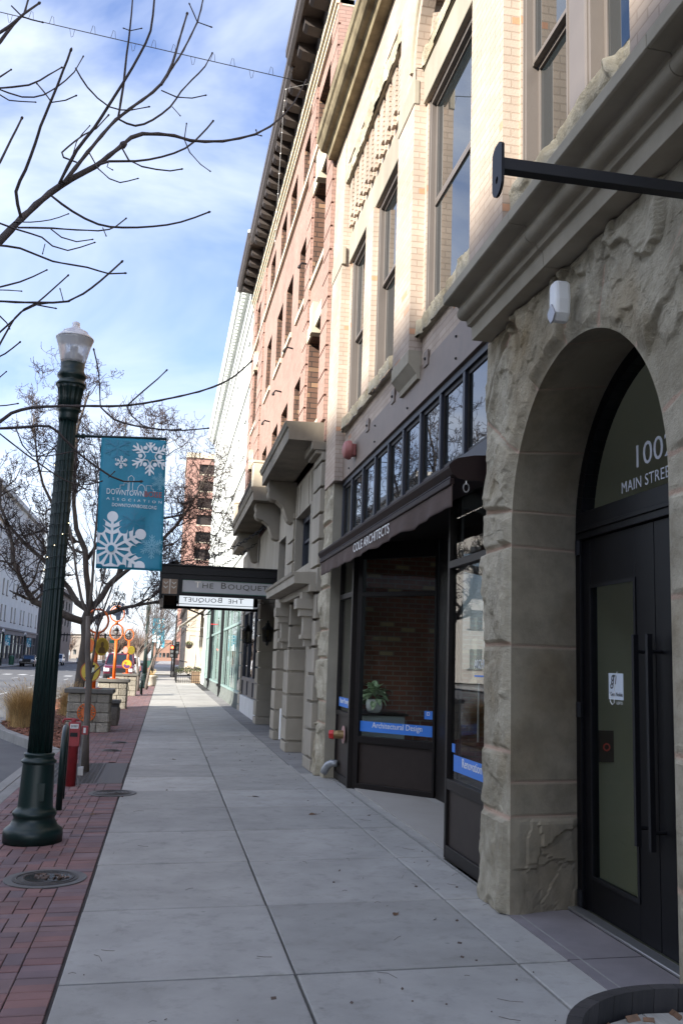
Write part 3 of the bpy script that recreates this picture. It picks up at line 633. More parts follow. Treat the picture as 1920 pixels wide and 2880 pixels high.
for a, c_ in ((3.9, 5.02), (5.035, 6.02)): b.add([(2.262, a, gz(2.262) + .006), (2.70, a, .010), (2.70, c_, .010), (2.262, c_, gz(2.262) + .006), (2.262, a, -.1), (2.70, a, -.1), (2.70, c_, -.1), (2.262, c_, -.1)], [(0,1,2,3),(0,3,7,4),(1,5,6,2),(0,4,5,1),(3,2,6,7)])
b.build('doorstep', ds, cole)

# ---------------------------------------------------------------- fixtures on that building
aw = thing('awning', 'brown roll awning with white lettering over the shopfront', 'awning', (2.2, 9.6, 3.0))
hp = [(2.03,3.07),(2.06,3.10),(2.10,3.122),(2.22,3.148),(2.35,3.158),(2.35,2.965),(2.16,2.967),(2.10,2.975),(2.06,3.005),(2.032,3.05)]
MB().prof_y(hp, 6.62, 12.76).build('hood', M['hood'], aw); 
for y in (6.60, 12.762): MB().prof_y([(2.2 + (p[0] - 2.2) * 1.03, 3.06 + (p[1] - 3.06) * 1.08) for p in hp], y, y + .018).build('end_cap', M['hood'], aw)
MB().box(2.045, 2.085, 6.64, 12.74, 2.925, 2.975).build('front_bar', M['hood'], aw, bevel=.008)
mb = MB()
for i in range(200): mb.ball((2.05, 6.66 + i * .0304, 2.985), .006, 5, 4)
mb.build('beaded_trim', surf('grey_trim', (.12, .11, .11), rough=.5), aw)
nv = 170; pv = np.zeros((nv, 9, 3))
for i in range(nv):
    y = 6.64 + (12.74 - 6.64) * i / (nv - 1)
    for j in range(9):
        f_ = j / 8; pv[i, j] = (2.062 + f_ * (.016 * math.sin(y * 5.1) + .01 * math.sin(y * 13.7 + 1)), y, 2.93 - f_ * (.182 + .007 * math.sin(y * 4.3) + .006 * math.sin(y * 9)))
vo = grid_mesh('valance', pv, np.zeros((nv, 9)), M['awning'], aw, True); so = vo.modifiers.new('cloth', 'SOLIDIFY'); so.thickness = .003
lettering('lettering', 'COLE ARCHITECTS', (2.043, 10.33, 2.782), (0,-1,0), Z3, .142, M['white'], aw, 'LEFT', .0008, 1., 1.06, width=1.74)
mb = MB(); mb.tube([(2.17, 6.63, 2.97), (2.17, 6.63, 2.93)], .006, 6); mb.ring((2.17, 6.63, 2.905), X3, Z3, .022, .006, 16, 6, sy=1.5); mb.build('crank_eye', M['alu'], aw)

al = thing('alarm_box', 'white and grey alarm box on the rough stone above the arch', 'alarm box', (2.08, 4.865, 3.68))
ap = [(4.81, 3.615), (4.84, 3.575), (4.875, 3.565), (4.91, 3.615), (4.92, 3.70), (4.915, 3.80), (4.90, 3.82), (4.825, 3.82), (4.81, 3.80), (4.80, 3.70)]
MB().prof_x(ap, 2.105, 2.20).build('housing', surf('white_plastic', (.70,.70,.68), (.66,.66,.64), 3, .35), al, bevel=.02)
MB().prof_x([(4.807, 3.61), (4.84, 3.57), (4.875, 3.56), (4.915, 3.615), (4.918, 3.64), (4.862, 3.685)], 2.096, 2.107).build('lens', surf('grey_plastic', (.33,.33,.35), (.29,.29,.31), 3, .3), al, bevel=.006)
be = thing('alarm_bell', 'faded red fire bell on the steel beam', 'bell', (2.25, 11.80, 4.36))
mb = MB(); pr = [(.125, 0), (.13, .02), (.125, .055), (.105, .09), (.06, .108), (.01, .112)]
for a in range(len(pr) - 1):
    for i in range(24):
        t0, t1 = 2 * math.pi * i / 24, 2 * math.pi * (i + 1) / 24
        q = lambda p, t: (2.255 - p[1], 11.80 + p[0] * math.cos(t), 4.36 + p[0] * math.sin(t)); mb.add([q(pr[a], t0), q(pr[a], t1), q(pr[a + 1], t1), q(pr[a + 1], t0)], [(0, 1, 2, 3)])
mb.build('gong', surf('faded_red_paint', (.36,.13,.11), (.29,.09,.08), 6, .5), be, smooth=True)
MB().box(2.25, 2.318, 11.74, 11.86, 4.28, 4.44).build('back_box', surf('faded_red_paint', (.30,.08,.07), (.25,.07,.06), 6, .5), be, bevel=.01)
si = thing('fire_inlet', 'brass fire inlet with a red cap beside the rough stone pier', 'fire inlet', (2.375, 12.24, .63))
MB().disc((2.372, 12.24, .63), Y3, Z3, .115, -.008).build('flange', surf('pinkish_plate', (.42,.25,.23), (.36,.2,.19), 9, .5), si)
MB().tube([(2.37, 12.24, .63), (2.30, 12.25, .63), (2.25, 12.27, .625)], [.055, .055, .05], 14).build('coupling', surf('brass', (.30,.20,.09), (.24,.16,.07), 9, .4, metal=.6), si)
MB().tube([(2.25, 12.27, .625), (2.19, 12.29, .622)], [.066, .060], 6).build('cap', surf('red_enamel', (.55,.03,.02), (.45,.02,.02), 5, .35), si, bevel=.004)
solo(MB().tube([(2.375, 12.62, .22), (2.30, 12.66, .22), (2.26, 12.70, .19), (2.23, 12.74, .13), (2.215, 12.76, .08)], [.045, .045, .05, .05, .048], 14), 'pipe_elbow', surf('galvanised_pipe', (.34,.35,.36), (.25,.26,.27), 8, .45, metal=.5), 'grey pipe elbow low on the panel by the rough stone pier', 'pipe', (2.3, 12.68, .18), smooth=True)
br = thing('sign_bracket', 'black square steel bar jutting from the wall above the arch', 'bracket', (2.2, 3.33, 3.6))
MB().box(1.215, 2.32, 3.305, 3.355, 3.555, 3.607).build('bar', M['black'], br, bevel=.003)
hole = [(3.33 + .012 * math.cos(a), 3.515 + .015 * math.sin(a)) for a in np.linspace(0, 2 * math.pi, 17)[:-1]]
op = [(3.275, 3.50)] + [(3.33 + .055 * math.cos(a), 3.50 + .055 * math.sin(a)) for a in np.linspace(math.pi, 2 * math.pi, 13)[1:]] + [(3.385, 3.655), (3.355, 3.672), (3.305, 3.672), (3.275, 3.655)]
mb = MB()
# plate with a hole: fan of quads between the outline and the hole
cy, cz = 3.33, 3.515; outl = []
for a in np.linspace(0, 2 * math.pi, 49)[:-1]:
    best = None; dv = (math.cos(a), math.sin(a))
    for i in range(len(op)):
        p, q = op[i], op[(i + 1) % len(op)]; ex, ey = q[0] - p[0], q[1] - p[1]; den = dv[0] * ey - dv[1] * ex
        if abs(den) < 1e-9: continue
        t_ = ((p[0] - cy) * ey - (p[1] - cz) * ex) / den; u_ = ((p[0] - cy) * dv[1] - (p[1] - cz) * dv[0]) / den
        if t_ > 0 and -1e-6 <= u_ <= 1 + 1e-6: best = t_ if best is None else min(best, t_)
    outl.append((a, best))
for i in range(48):
    (a, r1), (b_, r2) = outl[i], outl[(i + 1) % 48]
    mb.flat([(cy + .013 * math.cos(a), cz + .016 * math.sin(a)), (cy + r1 * math.cos(a), cz + r1 * math.sin(a)), (cy + r2 * math.cos(b_), cz + r2 * math.sin(b_)), (cy + .013 * math.cos(b_), cz + .016 * math.sin(b_))], (1.203, 0, 0), Y3, Z3, X3, .012)
mb.build('end_plate', M['blacksatin'], br)
# desk, potted plant behind the canted window
dk = thing('desk', 'grey desk with dark top behind the canted window', 'desk', (3.0, 12.6, 0))
MB().box(2.50, 3.24, 12.40, 13.0, .012, .875).build('carcass', surf('pale_grey_laminate', (.40,.43,.42), (.36,.39,.38), 2, .5), dk, bevel=.004); MB().box(2.47, 3.28, 12.36, 13.04, .877, .905).build('top', M['panel'], dk, bevel=.004)
pl = thing('potted_plant', 'variegated leafy plant in a white pot on the desk', 'plant', (2.83, 12.5, .906))
MB().lathe(2.83, 12.5, [(.05, .907), (.085, .92), (.108, .975), (.112, 1.03), (.10, 1.09), (.09, 1.08), (.03, 1.07)], 24).build('pot', surf('white_ceramic', (.85,.85,.83), (.8,.8,.78), 3, .25), pl, smooth=True)
lf = MB(); rg = random.Random(5)
for i in range(70):
    a = rg.uniform(0, 2 * math.pi); el = rg.uniform(-.25, 1.35); Ln = rg.uniform(.12, .24); b0 = Vector((2.83, 12.5, 1.08 + rg.uniform(0, .1))); d = Vector((math.cos(a) * math.cos(el), math.sin(a) * math.cos(el), math.sin(el)))
    sd = d.cross(Z3).normalized(); n_ = sd.cross(d); ts = [0, .25, .45, .65, .85, 1]; ws = [.004, .03, .042, .038, .02, .001]; base = b0 + d * .06
    vs = []
    for t_, w_ in zip(ts, ws):
        c_ = base + d * Ln * t_ - Vector((0, 0, .09 * t_ * t_)); vs += [c_ - sd * w_ + n_ * w_ * .3, c_, c_ + sd * w_ + n_ * w_ * .3]
    lf.add(vs, [(3 * j + k, 3 * j + k + 1, 3 * j + k + 4, 3 * j + k + 3) for j in range(5) for k in range(2)])
lf.build('leaves', surf('variegated_leaf', (.62,.68,.46), (.10,.24,.08), 26, .5, detail=3), pl, recalc=False)
# ================================================================ the red brick hotel
M['red'] = brick('salmon_brick', (.36,.232,.19), (.315,.198,.16), (.23,.155,.125), .215, .068, .006, .6, .15)
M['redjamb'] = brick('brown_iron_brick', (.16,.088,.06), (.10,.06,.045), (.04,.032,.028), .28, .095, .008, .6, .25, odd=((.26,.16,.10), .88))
M['cream'] = surf('cream_painted_trim', (.56,.49,.37), (.48,.41,.30), 2, .7)
M['cornbrown'] = surf('dark_brown_cornice', (.050,.038,.032), (.030,.023,.02), 2, .7)
M['blind'] = surf('tan_blind', (.36,.27,.18), (.32,.24,.16), 2, .8)
red = thing('brick_hotel', 'tall salmon brick hotel with stone ground floor and deep brown cornice', 'building', (2.3, 21, 0))
def warp(mb):
    mb.v = [(p[0], p[1], p[2] + .006 * (p[1] - 15) * max(0, p[2] - 6.2)) for p in mb.v]; return mb
cols = [(14.22, 15.75), (16.66, 17.60), (18.62, 19.72), (20.40, 21.52), (22.72, 23.86), (26.30, 27.75)]
hol = []
for i, (a, b) in enumerate(cols):
    big = i in (0, 5)
    hol += [(a, b, 5.42 if big else 5.10, 7.2 if big else 6.9), (a, b, 8.34, 10.05 if big else 9.70), (a, b, 10.86, 11.95)]
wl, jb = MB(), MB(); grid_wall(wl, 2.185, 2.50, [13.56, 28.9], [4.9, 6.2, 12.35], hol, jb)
wl.box(2.5, 12, 13.56, 13.7, 0, 12.3); wl.box(2.5, 12, 28.7, 28.88, 0, 12.3); wl.box(2.3, 12, 13.6, 28.8, 12.3, 12.4)
warp(wl).build('brick_wall', M['red'], red); warp(jb)
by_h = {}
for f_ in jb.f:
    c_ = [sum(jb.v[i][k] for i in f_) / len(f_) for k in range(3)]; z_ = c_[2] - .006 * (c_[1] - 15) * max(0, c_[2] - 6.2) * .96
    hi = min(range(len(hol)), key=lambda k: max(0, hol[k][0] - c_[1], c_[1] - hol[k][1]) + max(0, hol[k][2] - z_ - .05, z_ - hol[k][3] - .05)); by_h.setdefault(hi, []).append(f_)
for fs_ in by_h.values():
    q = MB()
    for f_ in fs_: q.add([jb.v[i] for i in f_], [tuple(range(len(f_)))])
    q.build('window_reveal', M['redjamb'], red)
for (y0, y1) in ((13.565, 14.19), (15.80, 16.42), (24.9, 26.2), (27.85, 28.89)):
    q = MB()
    for k in range(18):
        z = 5.24 + .4 * k; q.box(2.142, 2.19, y0, y1, z, z + .365)
    warp(q).build('quoin', M['red'], red)
for k, (a, b, c_, d) in enumerate(hol):
    f = MB(); f.box(2.40, 2.46, a, a + .07, c_, d); f.box(2.40, 2.46, b - .07, b, c_, d); f.box(2.40, 2.46, a + .07, b - .07, d - .08, d); f.box(2.40, 2.46, a + .07, b - .07, c_, c_ + .07); f.box(2.41, 2.45, a + .07, b - .07, (c_ + d) / 2 - .03, (c_ + d) / 2 + .03)
    w_ = warp(f).build('window', M['blind'], red); warp(MB().box(2.43, 2.436, a + .06, b - .06, c_ + .06, d - .06)).build('pane', M['dglass'], w_)
    if c_ > 10: continue
    warp(MB().box(2.145, 2.30, a - .16, b + .16, c_ - .11, c_ - .002)).build('window_sill', M['cream'], red)
for z0 in (7.2, 10.05):
    for (a, b) in (cols[0], cols[5]):
        warp(MB().box(2.15, 2.36, a - .12, b + .12, z0 + .002, z0 + .26)).build('lintel', M['cream'], red)
        m_ = (a + b) / 2; warp(MB().prof_x([(m_ - .10, z0 - .10), (m_ + .10, z0 - .10), (m_ + .17, z0 + .42), (m_ - .17, z0 + .42)], 2.09, 2.34)).build('keystone', M['cream'], red)
warp(MB().box(2.12, 2.19, 13.57, 28.9, 10.74, 10.855)).build('sill_course', M['cream'], red)
fr = MB()
for z0, z1, x in ((12.28, 12.37, 2.13), (12.40, 12.49, 2.10), (12.52, 12.66, 2.06)):
    fr.box(x, 2.4, 13.57, 28.9, z0, z1)
fr.box(2.16, 2.4, 13.57, 28.9, 12.36, 12.66)
warp(fr).build('frieze', M['cream'], red)
cn = MB()
for y0, y1, dx in ((13.57, 16.30, 0), (16.301, 25.0, .06), (25.001, 29.05, 0)):
    cn.prof_y([(2.4, 12.67), (2.06, 12.67), (2.04, 12.92), (1.70 + dx, 12.94), (1.68 + dx, 12.90), (1.66 + dx, 12.90), (1.60 + dx, 12.96), (1.585 + dx, 13.08), (1.565 + dx, 13.10), (1.56 + dx, 13.24), (2.4, 13.30)], y0, y1)
warp(cn).build('cornice', M['cornbrown'], red)
bt = [14.0 + .76 * i for i in range(3)] + [16.75 + .585 * i for i in range(14)] + [25.3 + .74 * i for i in range(5)]
for y in bt:
    warp(MB().prof_y([(2.05, 12.72), (1.80, 12.76), (1.735, 12.80), (1.725, 12.93), (2.05, 12.93)], y, y + .27)).build('bracket', M['cornbrown'], red)
# ground floor in stone
gw = MB(); lime = M['limestone']
grid_wall(gw, 2.24, 2.60, [13.6, 19.52], [2.92, 4.80], [(15.1, 16.88, 3.18, 4.18), (18.3, 19.45, 2.93, 4.05)])
grid_wall(gw, 2.30, 2.60, [19.53, 29.9], [3.55, 4.80], [])
grid_wall(gw, 2.44, 2.62, [13.6, 19.52], [0, 2.92], [(14.55, 15.95, .9, 2.34)])
gw.box(2.60, 2.66, 14.5, 16.0, .8, 2.4); gw.box(2.34, 2.6, 24.0, 29.5, 3.1, 3.55)
gw.box(2.05, 2.30, 13.6, 17.4, 2.60, 2.71)
gw.build('stone_wall', lime, red)
def rust(y0, y1, z0, z1, xf, xb, step=.40, gap=.042, off=-.24):
    q = MB(); q.box(xf + .065, xb, y0 + .03, y1 - .03, z0, z1); z = off
    while z < z1:
        a, b = max(z + gap, z0), min(z + step, z1)
        if b - a > .06: q.box(xf, xb, y0, y1, a, b)
        z += step
    return q
for (y0, y1, z1, xf, xb) in ((13.575, 14.32, 4.72, 2.15, 2.62), (16.40, 17.05, 2.6, 2.145, 2.62), (18.90, 19.51, 3.2, 2.22, 2.62), (23.30, 24.0, 3.54, 2.29, 3.2), (29.32, 29.98, 3.54, 2.345, 2.9)):
    rust(y0, y1, 0, z1, xf, xb).build('rusticated_pier', lime, red, bevel=.008)
rust(16.95, 17.75, 2.95, 4.30, 2.20, 2.4).build('rusticated_pier', lime, red, bevel=.008)
# fanned joints over the small window
v_ = MB()
for y, sl in ((14.95, .12), (15.3, .08), (16.4, -.05), (16.75, -.1)): v_.prof_x([(y, 4.2), (y + .015, 4.2), (y + .015 - sl * .0 + sl, 4.72), (y + sl, 4.72)], 2.232, 2.24)
v_.build('voussoir_joint', M['limedark'], red)
w_ = MB(); w_.box(2.38, 2.46, 15.1, 15.2, 3.18, 4.18); w_.box(2.38, 2.46, 16.78, 16.88, 3.18, 4.18); w_.box(2.38, 2.46, 15.2, 16.78, 4.08, 4.18); w_.box(2.38, 2.46, 15.2, 16.78, 3.18, 3.28); w_.box(2.38, 2.46, 15.92, 16.06, 3.28, 4.08); w_.box(2.40, 2.45, 15.2, 16.78, 3.70, 3.75); w_ = w_.build('window', M['bronzeblue'], red); MB().box(2.43, 2.437, 15.15, 16.8, 3.2, 4.15).build('pane', M['dglass'], w_); w_ = MB(); w_.box(2.38, 2.46, 18.3, 19.45, 2.94, 3.04); w_.box(2.38, 2.46, 18.3, 18.42, 3.04, 4.05); w_.box(2.38, 2.46, 19.33, 19.45, 3.04, 4.05); w_.box(2.38, 2.46, 18.42, 19.33, 3.93, 4.05)
w_ = w_.build('window', M['bronzeblue'], red); MB().box(2.43, 2.437, 18.35, 19.4, 3.0, 4.0).build('pane', M['dglass'], w_)
hd = MB(); hd.prof_y([(2.30, 2.715), (1.83, 2.715), (1.825, 2.83), (1.80, 2.845), (1.785, 2.885), (2.30, 2.91)], 13.72, 17.62)
hd.build('door_hood', lime, red, bevel=.004)
for y in (13.86, 16.55):
    q = MB(); q.box(1.98, 2.16, y + .02, y + .28, 2.50, 2.60); q.box(1.90, 2.16, y, y + .30, 2.35, 2.50); q.box(1.96, 2.16, y + .03, y + .27, 2.24, 2.35); q.box(2.02, 2.16, y + .06, y + .24, 1.96, 2.24); q.box(1.99, 2.16, y + .03, y + .27, 1.90, 1.96); q.box(2.05, 2.16, y + .07, y + .23, 1.79, 1.90)
    q.box(1.895, 1.90, y + .09, y + .21, 2.38, 2.47)
    q.build('console', lime, red, bevel=.006)
ld = M['limedark']
def shelf(y0, y1, x, name='balcony'):
    q = MB(); q.prof_y([(2.30, 4.90), (x + .06, 4.90), (x + .055, 5.09), (x + .03, 5.10), (x + .01, 5.15), (x, 5.16), (x, 5.19), (2.30, 5.21)], y0, y1); return q.build(name, ld, red, bevel=.006)
shelf(13.66, 17.6, 1.58); shelf(17.602, 19.28, 1.86, 'string_course'); shelf(19.282, 25.2, 1.56); shelf(25.202, 29.9, 1.88, 'string_course')
MB().box(2.0, 2.25, 13.6, 14.36, 4.76, 4.895).box(2.06, 2.25, 13.62, 14.34, 4.70, 4.76).build('pier_cap', ld, red, bevel=.01)
for y in (17.0, 19.55, 24.4):
    q = MB(); pr = [(2.25, 4.898), (1.72, 4.898), (1.70, 4.80)] + [(1.84 + .13 * math.cos(a), 4.66 + .13 * math.sin(a)) for a in np.linspace(2.6, 4.9, 9)] + [(2.0, 4.42), (2.06, 4.24), (2.10, 4.16), (2.16, 4.12), (2.25, 4.12)]
    q.prof_y(pr, y, y + .34); q.build('console', ld, red, bevel=.008)
for y in (19.34, 24.75):
    q = MB(); q.box(1.60, 1.92, y, y + .36, 5.20, 5.72); q.box(1.585, 1.935, y - .015, y + .375, 5.72, 5.78); q.build('pedestal', M['cream'], red, bevel=.02)
q = MB(); q.box(1.68, 1.70, 19.72, 24.74, 5.62, 5.65)
for i in range(34): q.box(1.683, 1.697, 19.80 + i * .147, 19.815 + i * .147, 5.2, 5.62)
q.build('railing', M['black'], red)
# recessed entrance and shop window
MB().box(3.6, 3.7, 19.5, 23.3, 0, 3.6).box(2.6, 3.7, 19.4, 19.5, 0, 3.6).box(2.6, 3.7, 19.5, 23.3, 3.5, 3.6).build('entrance_recess', M['panel'], red)
d = MB(); d.box(3.52, 3.6, 20.6, 20.72, 0, 2.5); d.box(3.52, 3.6, 22.2, 22.32, 0, 2.5); d.box(3.52, 3.6, 20.72, 22.2, 2.35, 2.5); d.box(3.52, 3.6, 21.41, 21.51, 0, 2.35); d.box(3.52, 3.6, 20.72, 22.2, 0, .3)
d = d.build('door', M['bronze'], red); MB().box(3.55, 3.556, 20.72, 22.2, .3, 2.35).build('door_pane', M['dglass'], d)
w_ = MB()
for y in (24.02, 25.8, 27.55, 29.2): w_.box(2.40, 2.5, y, y + .10, .55, 3.1)
w_.box(2.39, 2.5, 24.02, 29.3, .95, 1.06); w_.box(2.39, 2.5, 24.02, 29.3, 2.95, 3.1); w_.box(2.43, 2.5, 24.12, 29.2, .5, .95)
w_ = w_.build('window', M['bronzeblue'], red); MB().box(2.45, 2.456, 24.1, 29.25, 1.0, 3.0).build('pane', M['dglass'], w_)
MB().box(2.36, 2.55, 24.02, 29.3, 0, .5).build('window_plinth', surf('white_painted_plinth', (.55,.55,.54), (.42,.42,.41), 3, .7), red)
MB().tube([(2.36, 18.78, .02), (2.36, 18.78, .62)], .035, 10).build('drain_pipe', M['white'], red)

# --- canopy with the signs
M['signwhite'] = surf('opal_sign_glass', (.36,.35,.345), (.30,.295,.29), 3, .35)
tr_, t_, b_ = new_mat('skylit_opal_glow'); b_.inputs['Base Color'].default_value = (.7, .72, .75, 1); b_.inputs['Emission Color'].default_value = (.85, .92, 1, 1); b_.inputs['Emission Strength'].default_value = .33; M['opal_glow'] = tr_  # emission put in for sky light passing through the opal panel
M['green'] = surf('green_sign_trim', (.02,.11,.08), (.015,.09,.06), 4, .5)
cn = thing('entrance_canopy', 'black metal hotel entrance canopy with opal name signs hung on chains', 'canopy', (1.1, 21.7, 3.2))
bk = M['blacksatin']
q = MB()
q.box(-.14, 2.30, 20.06, 24.44, 3.30, 3.33)
for (a, b, z0, z1) in ((-.20, 2.34, 3.32, 3.49), ):
    for y0, y1 in ((20.0, 20.10), (24.4, 24.5)): q.box(a, b, y0, y1, z0, z1)
    q.box(-.20, -.10, 20.10, 24.4, z0, z1)
q.box(-.235, 2.34, 19.96, 20.12, 3.49, 3.525); q.box(-.235, 2.34, 24.38, 24.54, 3.49, 3.525); q.box(-.235, -.08, 20.12, 24.38, 3.49, 3.525)
for y0, y1 in ((20.02, 20.08), (24.42, 24.48)):
    q.box(.22, 2.32, y0, y1, 3.215, 3.32); q.box(.22, 2.32, y0, y1, (2.865 if y0 < 21 else 2.815), (2.935 if y0 < 21 else 2.885)); q.box(.22, .275, y0, y1, 2.935, 3.215); q.box(2.2, 2.32, y0, y1, 2.935, 3.215); q.box(-.20, .22, y0, y1, 3.21, 3.32); q.box(-.20, -.15, y0, y1, 2.86, 3.21); q.box(.17, .22, y0, y1, 2.86, 3.21); q.box(-.15, .17, y0, y1, 2.86, 2.89)
q.box(-.20, -.12, 20.10, 24.4, 2.80, 3.32); q.box(-.2, .23, 24.1, 24.4, 2.78, 2.86)
for y in (20.05, 24.45):
    for x in (-.175, .195): q.box(x - .02, x + .02, y - .03, y + .03, 2.76, 2.86)
q.build('frame', bk, cn, bevel=.004)
ag = surf('amber_art_glass', (.16,.075,.03), (.085,.04,.02), 14, .3)
for y in (20.035, 24.435): MB().box(-.15, .17, y, y + .02, 2.89, 3.21).build('art_glass', ag, cn)
ch = MB()
for x in (-.075, .095):
    for z in (3.12, 3.03):
        ch.flat([(-.045, .035), (0, 0), (.045, .035), (.045, .012), (0, -.028), (-.045, .012)], (x, 20.033, z), X3, Z3, (0,-1,0), .004)
ch.box(.0, .025, 20.03, 20.035, 2.89, 3.21); ch.build('chevron', surf('pale_art_glass', (.35,.31,.26), (.3,.26,.22), 8, .3), cn)
MB().box(.275, 2.2, 20.045, 20.055, 2.935, 3.215).build('sign_panel', M['signwhite'], cn)
MB().box(.275, 2.2, 24.44, 24.45, 2.885, 3.21).build('sign_panel', M['opal_glow'], cn)
q = MB()
for y in (20.043, 24.438):
    q.box(.275, 2.2, y - .002, y, 3.20, 3.215); q.box(.275, 2.2, y - .002, y, 2.935, 2.95)
q.build('sign_trim', M['green'], cn)
ink2 = surf('dark_gold_letter', (.045,.035,.022), (.03,.024,.016), 6, .4)
def smallcaps(y, U, x0, mat, ex):
    x = x0; U = Vector(U)
    for s_, big in (('T', 1), ('HE', 0), (' ', 0), ('B', 1), ('OUQUET', 0)):
        sz = .185 if big else .155
        if s_ == ' ': x += .13; continue
        m_ = surf('pale_letter', (.75,.68,.56), (.7,.62,.5), 6, .5) if (s_ == 'T' and ex) else mat
        o = lettering('lettering', s_, (U.x * x if U.x > 0 else 0, 0, 0), (1,0,0), Z3, sz, m_, cn, 'LEFT', .003, 1.28, 1.08)
        off = root_of(cn); xs = [v.co.x + off.x for v in o.data.vertices]; wd = max(xs) - min(xs); mn = min(xs)
        for v in o.data.vertices:
            lx = v.co.x + off.x - mn + x; ly = v.co.z + off.z
            v.co = (x0 * 0 + (lx if U.x > 0 else 2.475 - lx) - off.x, y - off.y + v.co.y + off.y, (3.015 if U.x > 0 else 2.975) + ly - off.z)
        x += wd + .035
smallcaps(20.040, (1, 0, 0), .53, ink2, True); smallcaps(24.434, (-1, 0, 0), .53, ink2, False)
def chain(a, b):
    a, b = Vector(a), Vector(b); n = int((b - a).length / .075); q = MB(); d = (b - a).normalized(); s1 = d.cross(Z3).normalized(); s2 = d.cross(s1)
    for i in range(n):
        c_ = a + (b - a) * ((i + .5) / n); c_ = c_ - Vector((0, 0, .12 * math.sin(math.pi * (i + .5) / n))); V = s1 if i % 2 else s2
        q.ring(c_, d, V, .052, .010, 10, 5, sy=.6)
    return q.build('chain', M['black'], cn)
chain((.35, 20.2, 3.525), (2.2, 20.2, 4.62)); chain((.35, 24.3, 3.525), (2.2, 24.3, 4.62))
q = MB(); q.tube([(.06, 21.0, 3.52), (.06, 21.0, 3.62)], .02); q.tube([(.06, 21.0, 3.62), (.0, 20.93, 3.69)], [.03, .06], 10); q.tube([(.06, 21.0, 3.62), (.14, 20.93, 3.66)], [.03, .06], 10); q.build('floodlight', M['black'], cn)

def lantern(name, label, c, wall_dir):
    r = thing(name, label, 'lantern', c, 'lanterns beside the hotel entrance'); x, y, z = c
    q = MB(); q.lathe(x, y, [(.135, z + .30), (.15, z + .315), (.06, z + .40), (.05, z + .43), (.065, z + .44), (.02, z + .47), (.025, z + .50), (.004, z + .53)], 6); q.lathe(x, y, [(.10, z + .0), (.11, z + .02), (.10, z + .03)], 6); q.lathe(x, y, [(.01, z - .10), (.035, z - .07), (.03, z - .02), (.06, z)], 8)
    for k in range(6):
        a = 2 * math.pi * k / 6; q.tube([(x + .10 * math.cos(a), y + .10 * math.sin(a), z + .02), (x + .13 * math.cos(a), y + .13 * math.sin(a), z + .31)], .010, 5)
    d = Vector(wall_dir); q.tube([Vector(c) + Vector((0, 0, .1)), Vector(c) + d * .2 + Vector((0, 0, .02)), Vector(c) + d * .32 + Vector((0, 0, .12))], .014, 6)
    q.build('frame', M['black'], r)
    MB().lathe(x, y, [(.092, z + .03), (.122, z + .30)], 6).build('lantern_glass', glass('lantern_glass', (.6,.58,.5)), r); return r
lantern('wall_lantern', 'black lantern on the dark pier right behind the canopy sign', (2.46, 23.02, 2.02), (0, .75, 0))
lantern('wall_lantern', 'black lantern in front of the shop window past the canopy', (2.05, 24.0, 1.98), (.75, 0, 0))

# ================================================================ the white painted building
M['wpaint'] = brick('white_painted_brick', (.62,.64,.61), (.58,.60,.57), (.45,.48,.46), .6, .34, .012, .6, .08)
M['teal'] = surf('pale_teal_paint', (.20,.285,.265), (.165,.24,.225), 2, .5)
wh = thing('painted_building', 'long white painted building with teal shopfront down the street', 'building', (2.5, 45, 0))
hol = []
for k in range(9):
    y = 33.6 + 2.95 * k
    for z0, z1 in ((5.4, 7.3), (8.6, 10.5), (11.7, 13.6)): hol.append((y, y + 1.0, z0, z1))
wl = MB(); grid_wall(wl, 2.42, 2.75, [30.0, 60.0], [4.55, 15.3], hol); wl.box(2.75, 14, 59.8, 60, 0, 15.3); wl.box(2.5, 14, 30.0, 60, 15.2, 15.3); wl.box(2.75, 14, 29.99, 30.1, 0, 15.3)
for z in (5.1, 8.3, 11.4, 14.3): wl.box(2.36, 2.42, 30, 60, z, z + .14)
wl.box(2.34, 2.8, 57.2, 60.0, 0, 4.55); wl.box(2.30, 2.8, 57.1, 60.05, 4.1, 4.5)
wl.build('painted_wall', M['wpaint'], wh)
for (a, b, c_, d) in hol:
    f = MB(); f.box(2.52, 2.57, a, a + .07, c_, d); f.box(2.52, 2.57, b - .07, b, c_, d); f.box(2.52, 2.57, a, b, d - .07, d); f.box(2.52, 2.57, a, b, (c_ + d) / 2 - .03, (c_ + d) / 2 + .03); w_ = f.build('window', M['teal'], wh); MB().box(2.55, 2.555, a + .05, b - .05, c_, d - .05).build('pane', M['dglass'], w_)
MB().prof_y([(2.42, 15.2), (2.36, 15.2), (2.34, 15.5), (2.2, 15.55), (2.15, 15.7), (1.98, 15.75), (1.93, 15.95), (1.90, 15.96), (1.88, 16.15), (2.42, 16.25)], 29.9, 60.1).build('cornice', surf('white_cornice', (.60,.63,.60), (.5,.53,.51), 2, .7), wh)
dn = surf('white_cornice', (.60,.63,.60), (.5,.53,.51), 2, .7)
for i in range(74): MB().box(2.05, 2.34, 30.1 + i * .4, 30.3 + i * .4, 15.55, 15.72).build('dentil', dn, wh)
q = MB(); ys = [30.2, 32.5, 36.0, 39.8, 43.3, 46.8, 50.2, 53.6, 57.0]
for y in ys: q.box(2.40, 2.52, y - .07, y + .07, 0, 4.55)
for a, b in zip(ys, ys[1:]):
    for t in (1 / 3, 2 / 3): q.box(2.425, 2.45, a + (b - a) * t - .03, a + (b - a) * t + .03, .52, 4.3)
q.box(2.39, 2.5, 30.2, 57, 2.74, 2.84); q.box(2.39, 2.5, 30.2, 57, 4.25, 4.55); q.box(2.38, 2.5, 30.2, 57, .46, .54)
tf = q.build('shopfront', M['teal'], wh, bevel=.006)
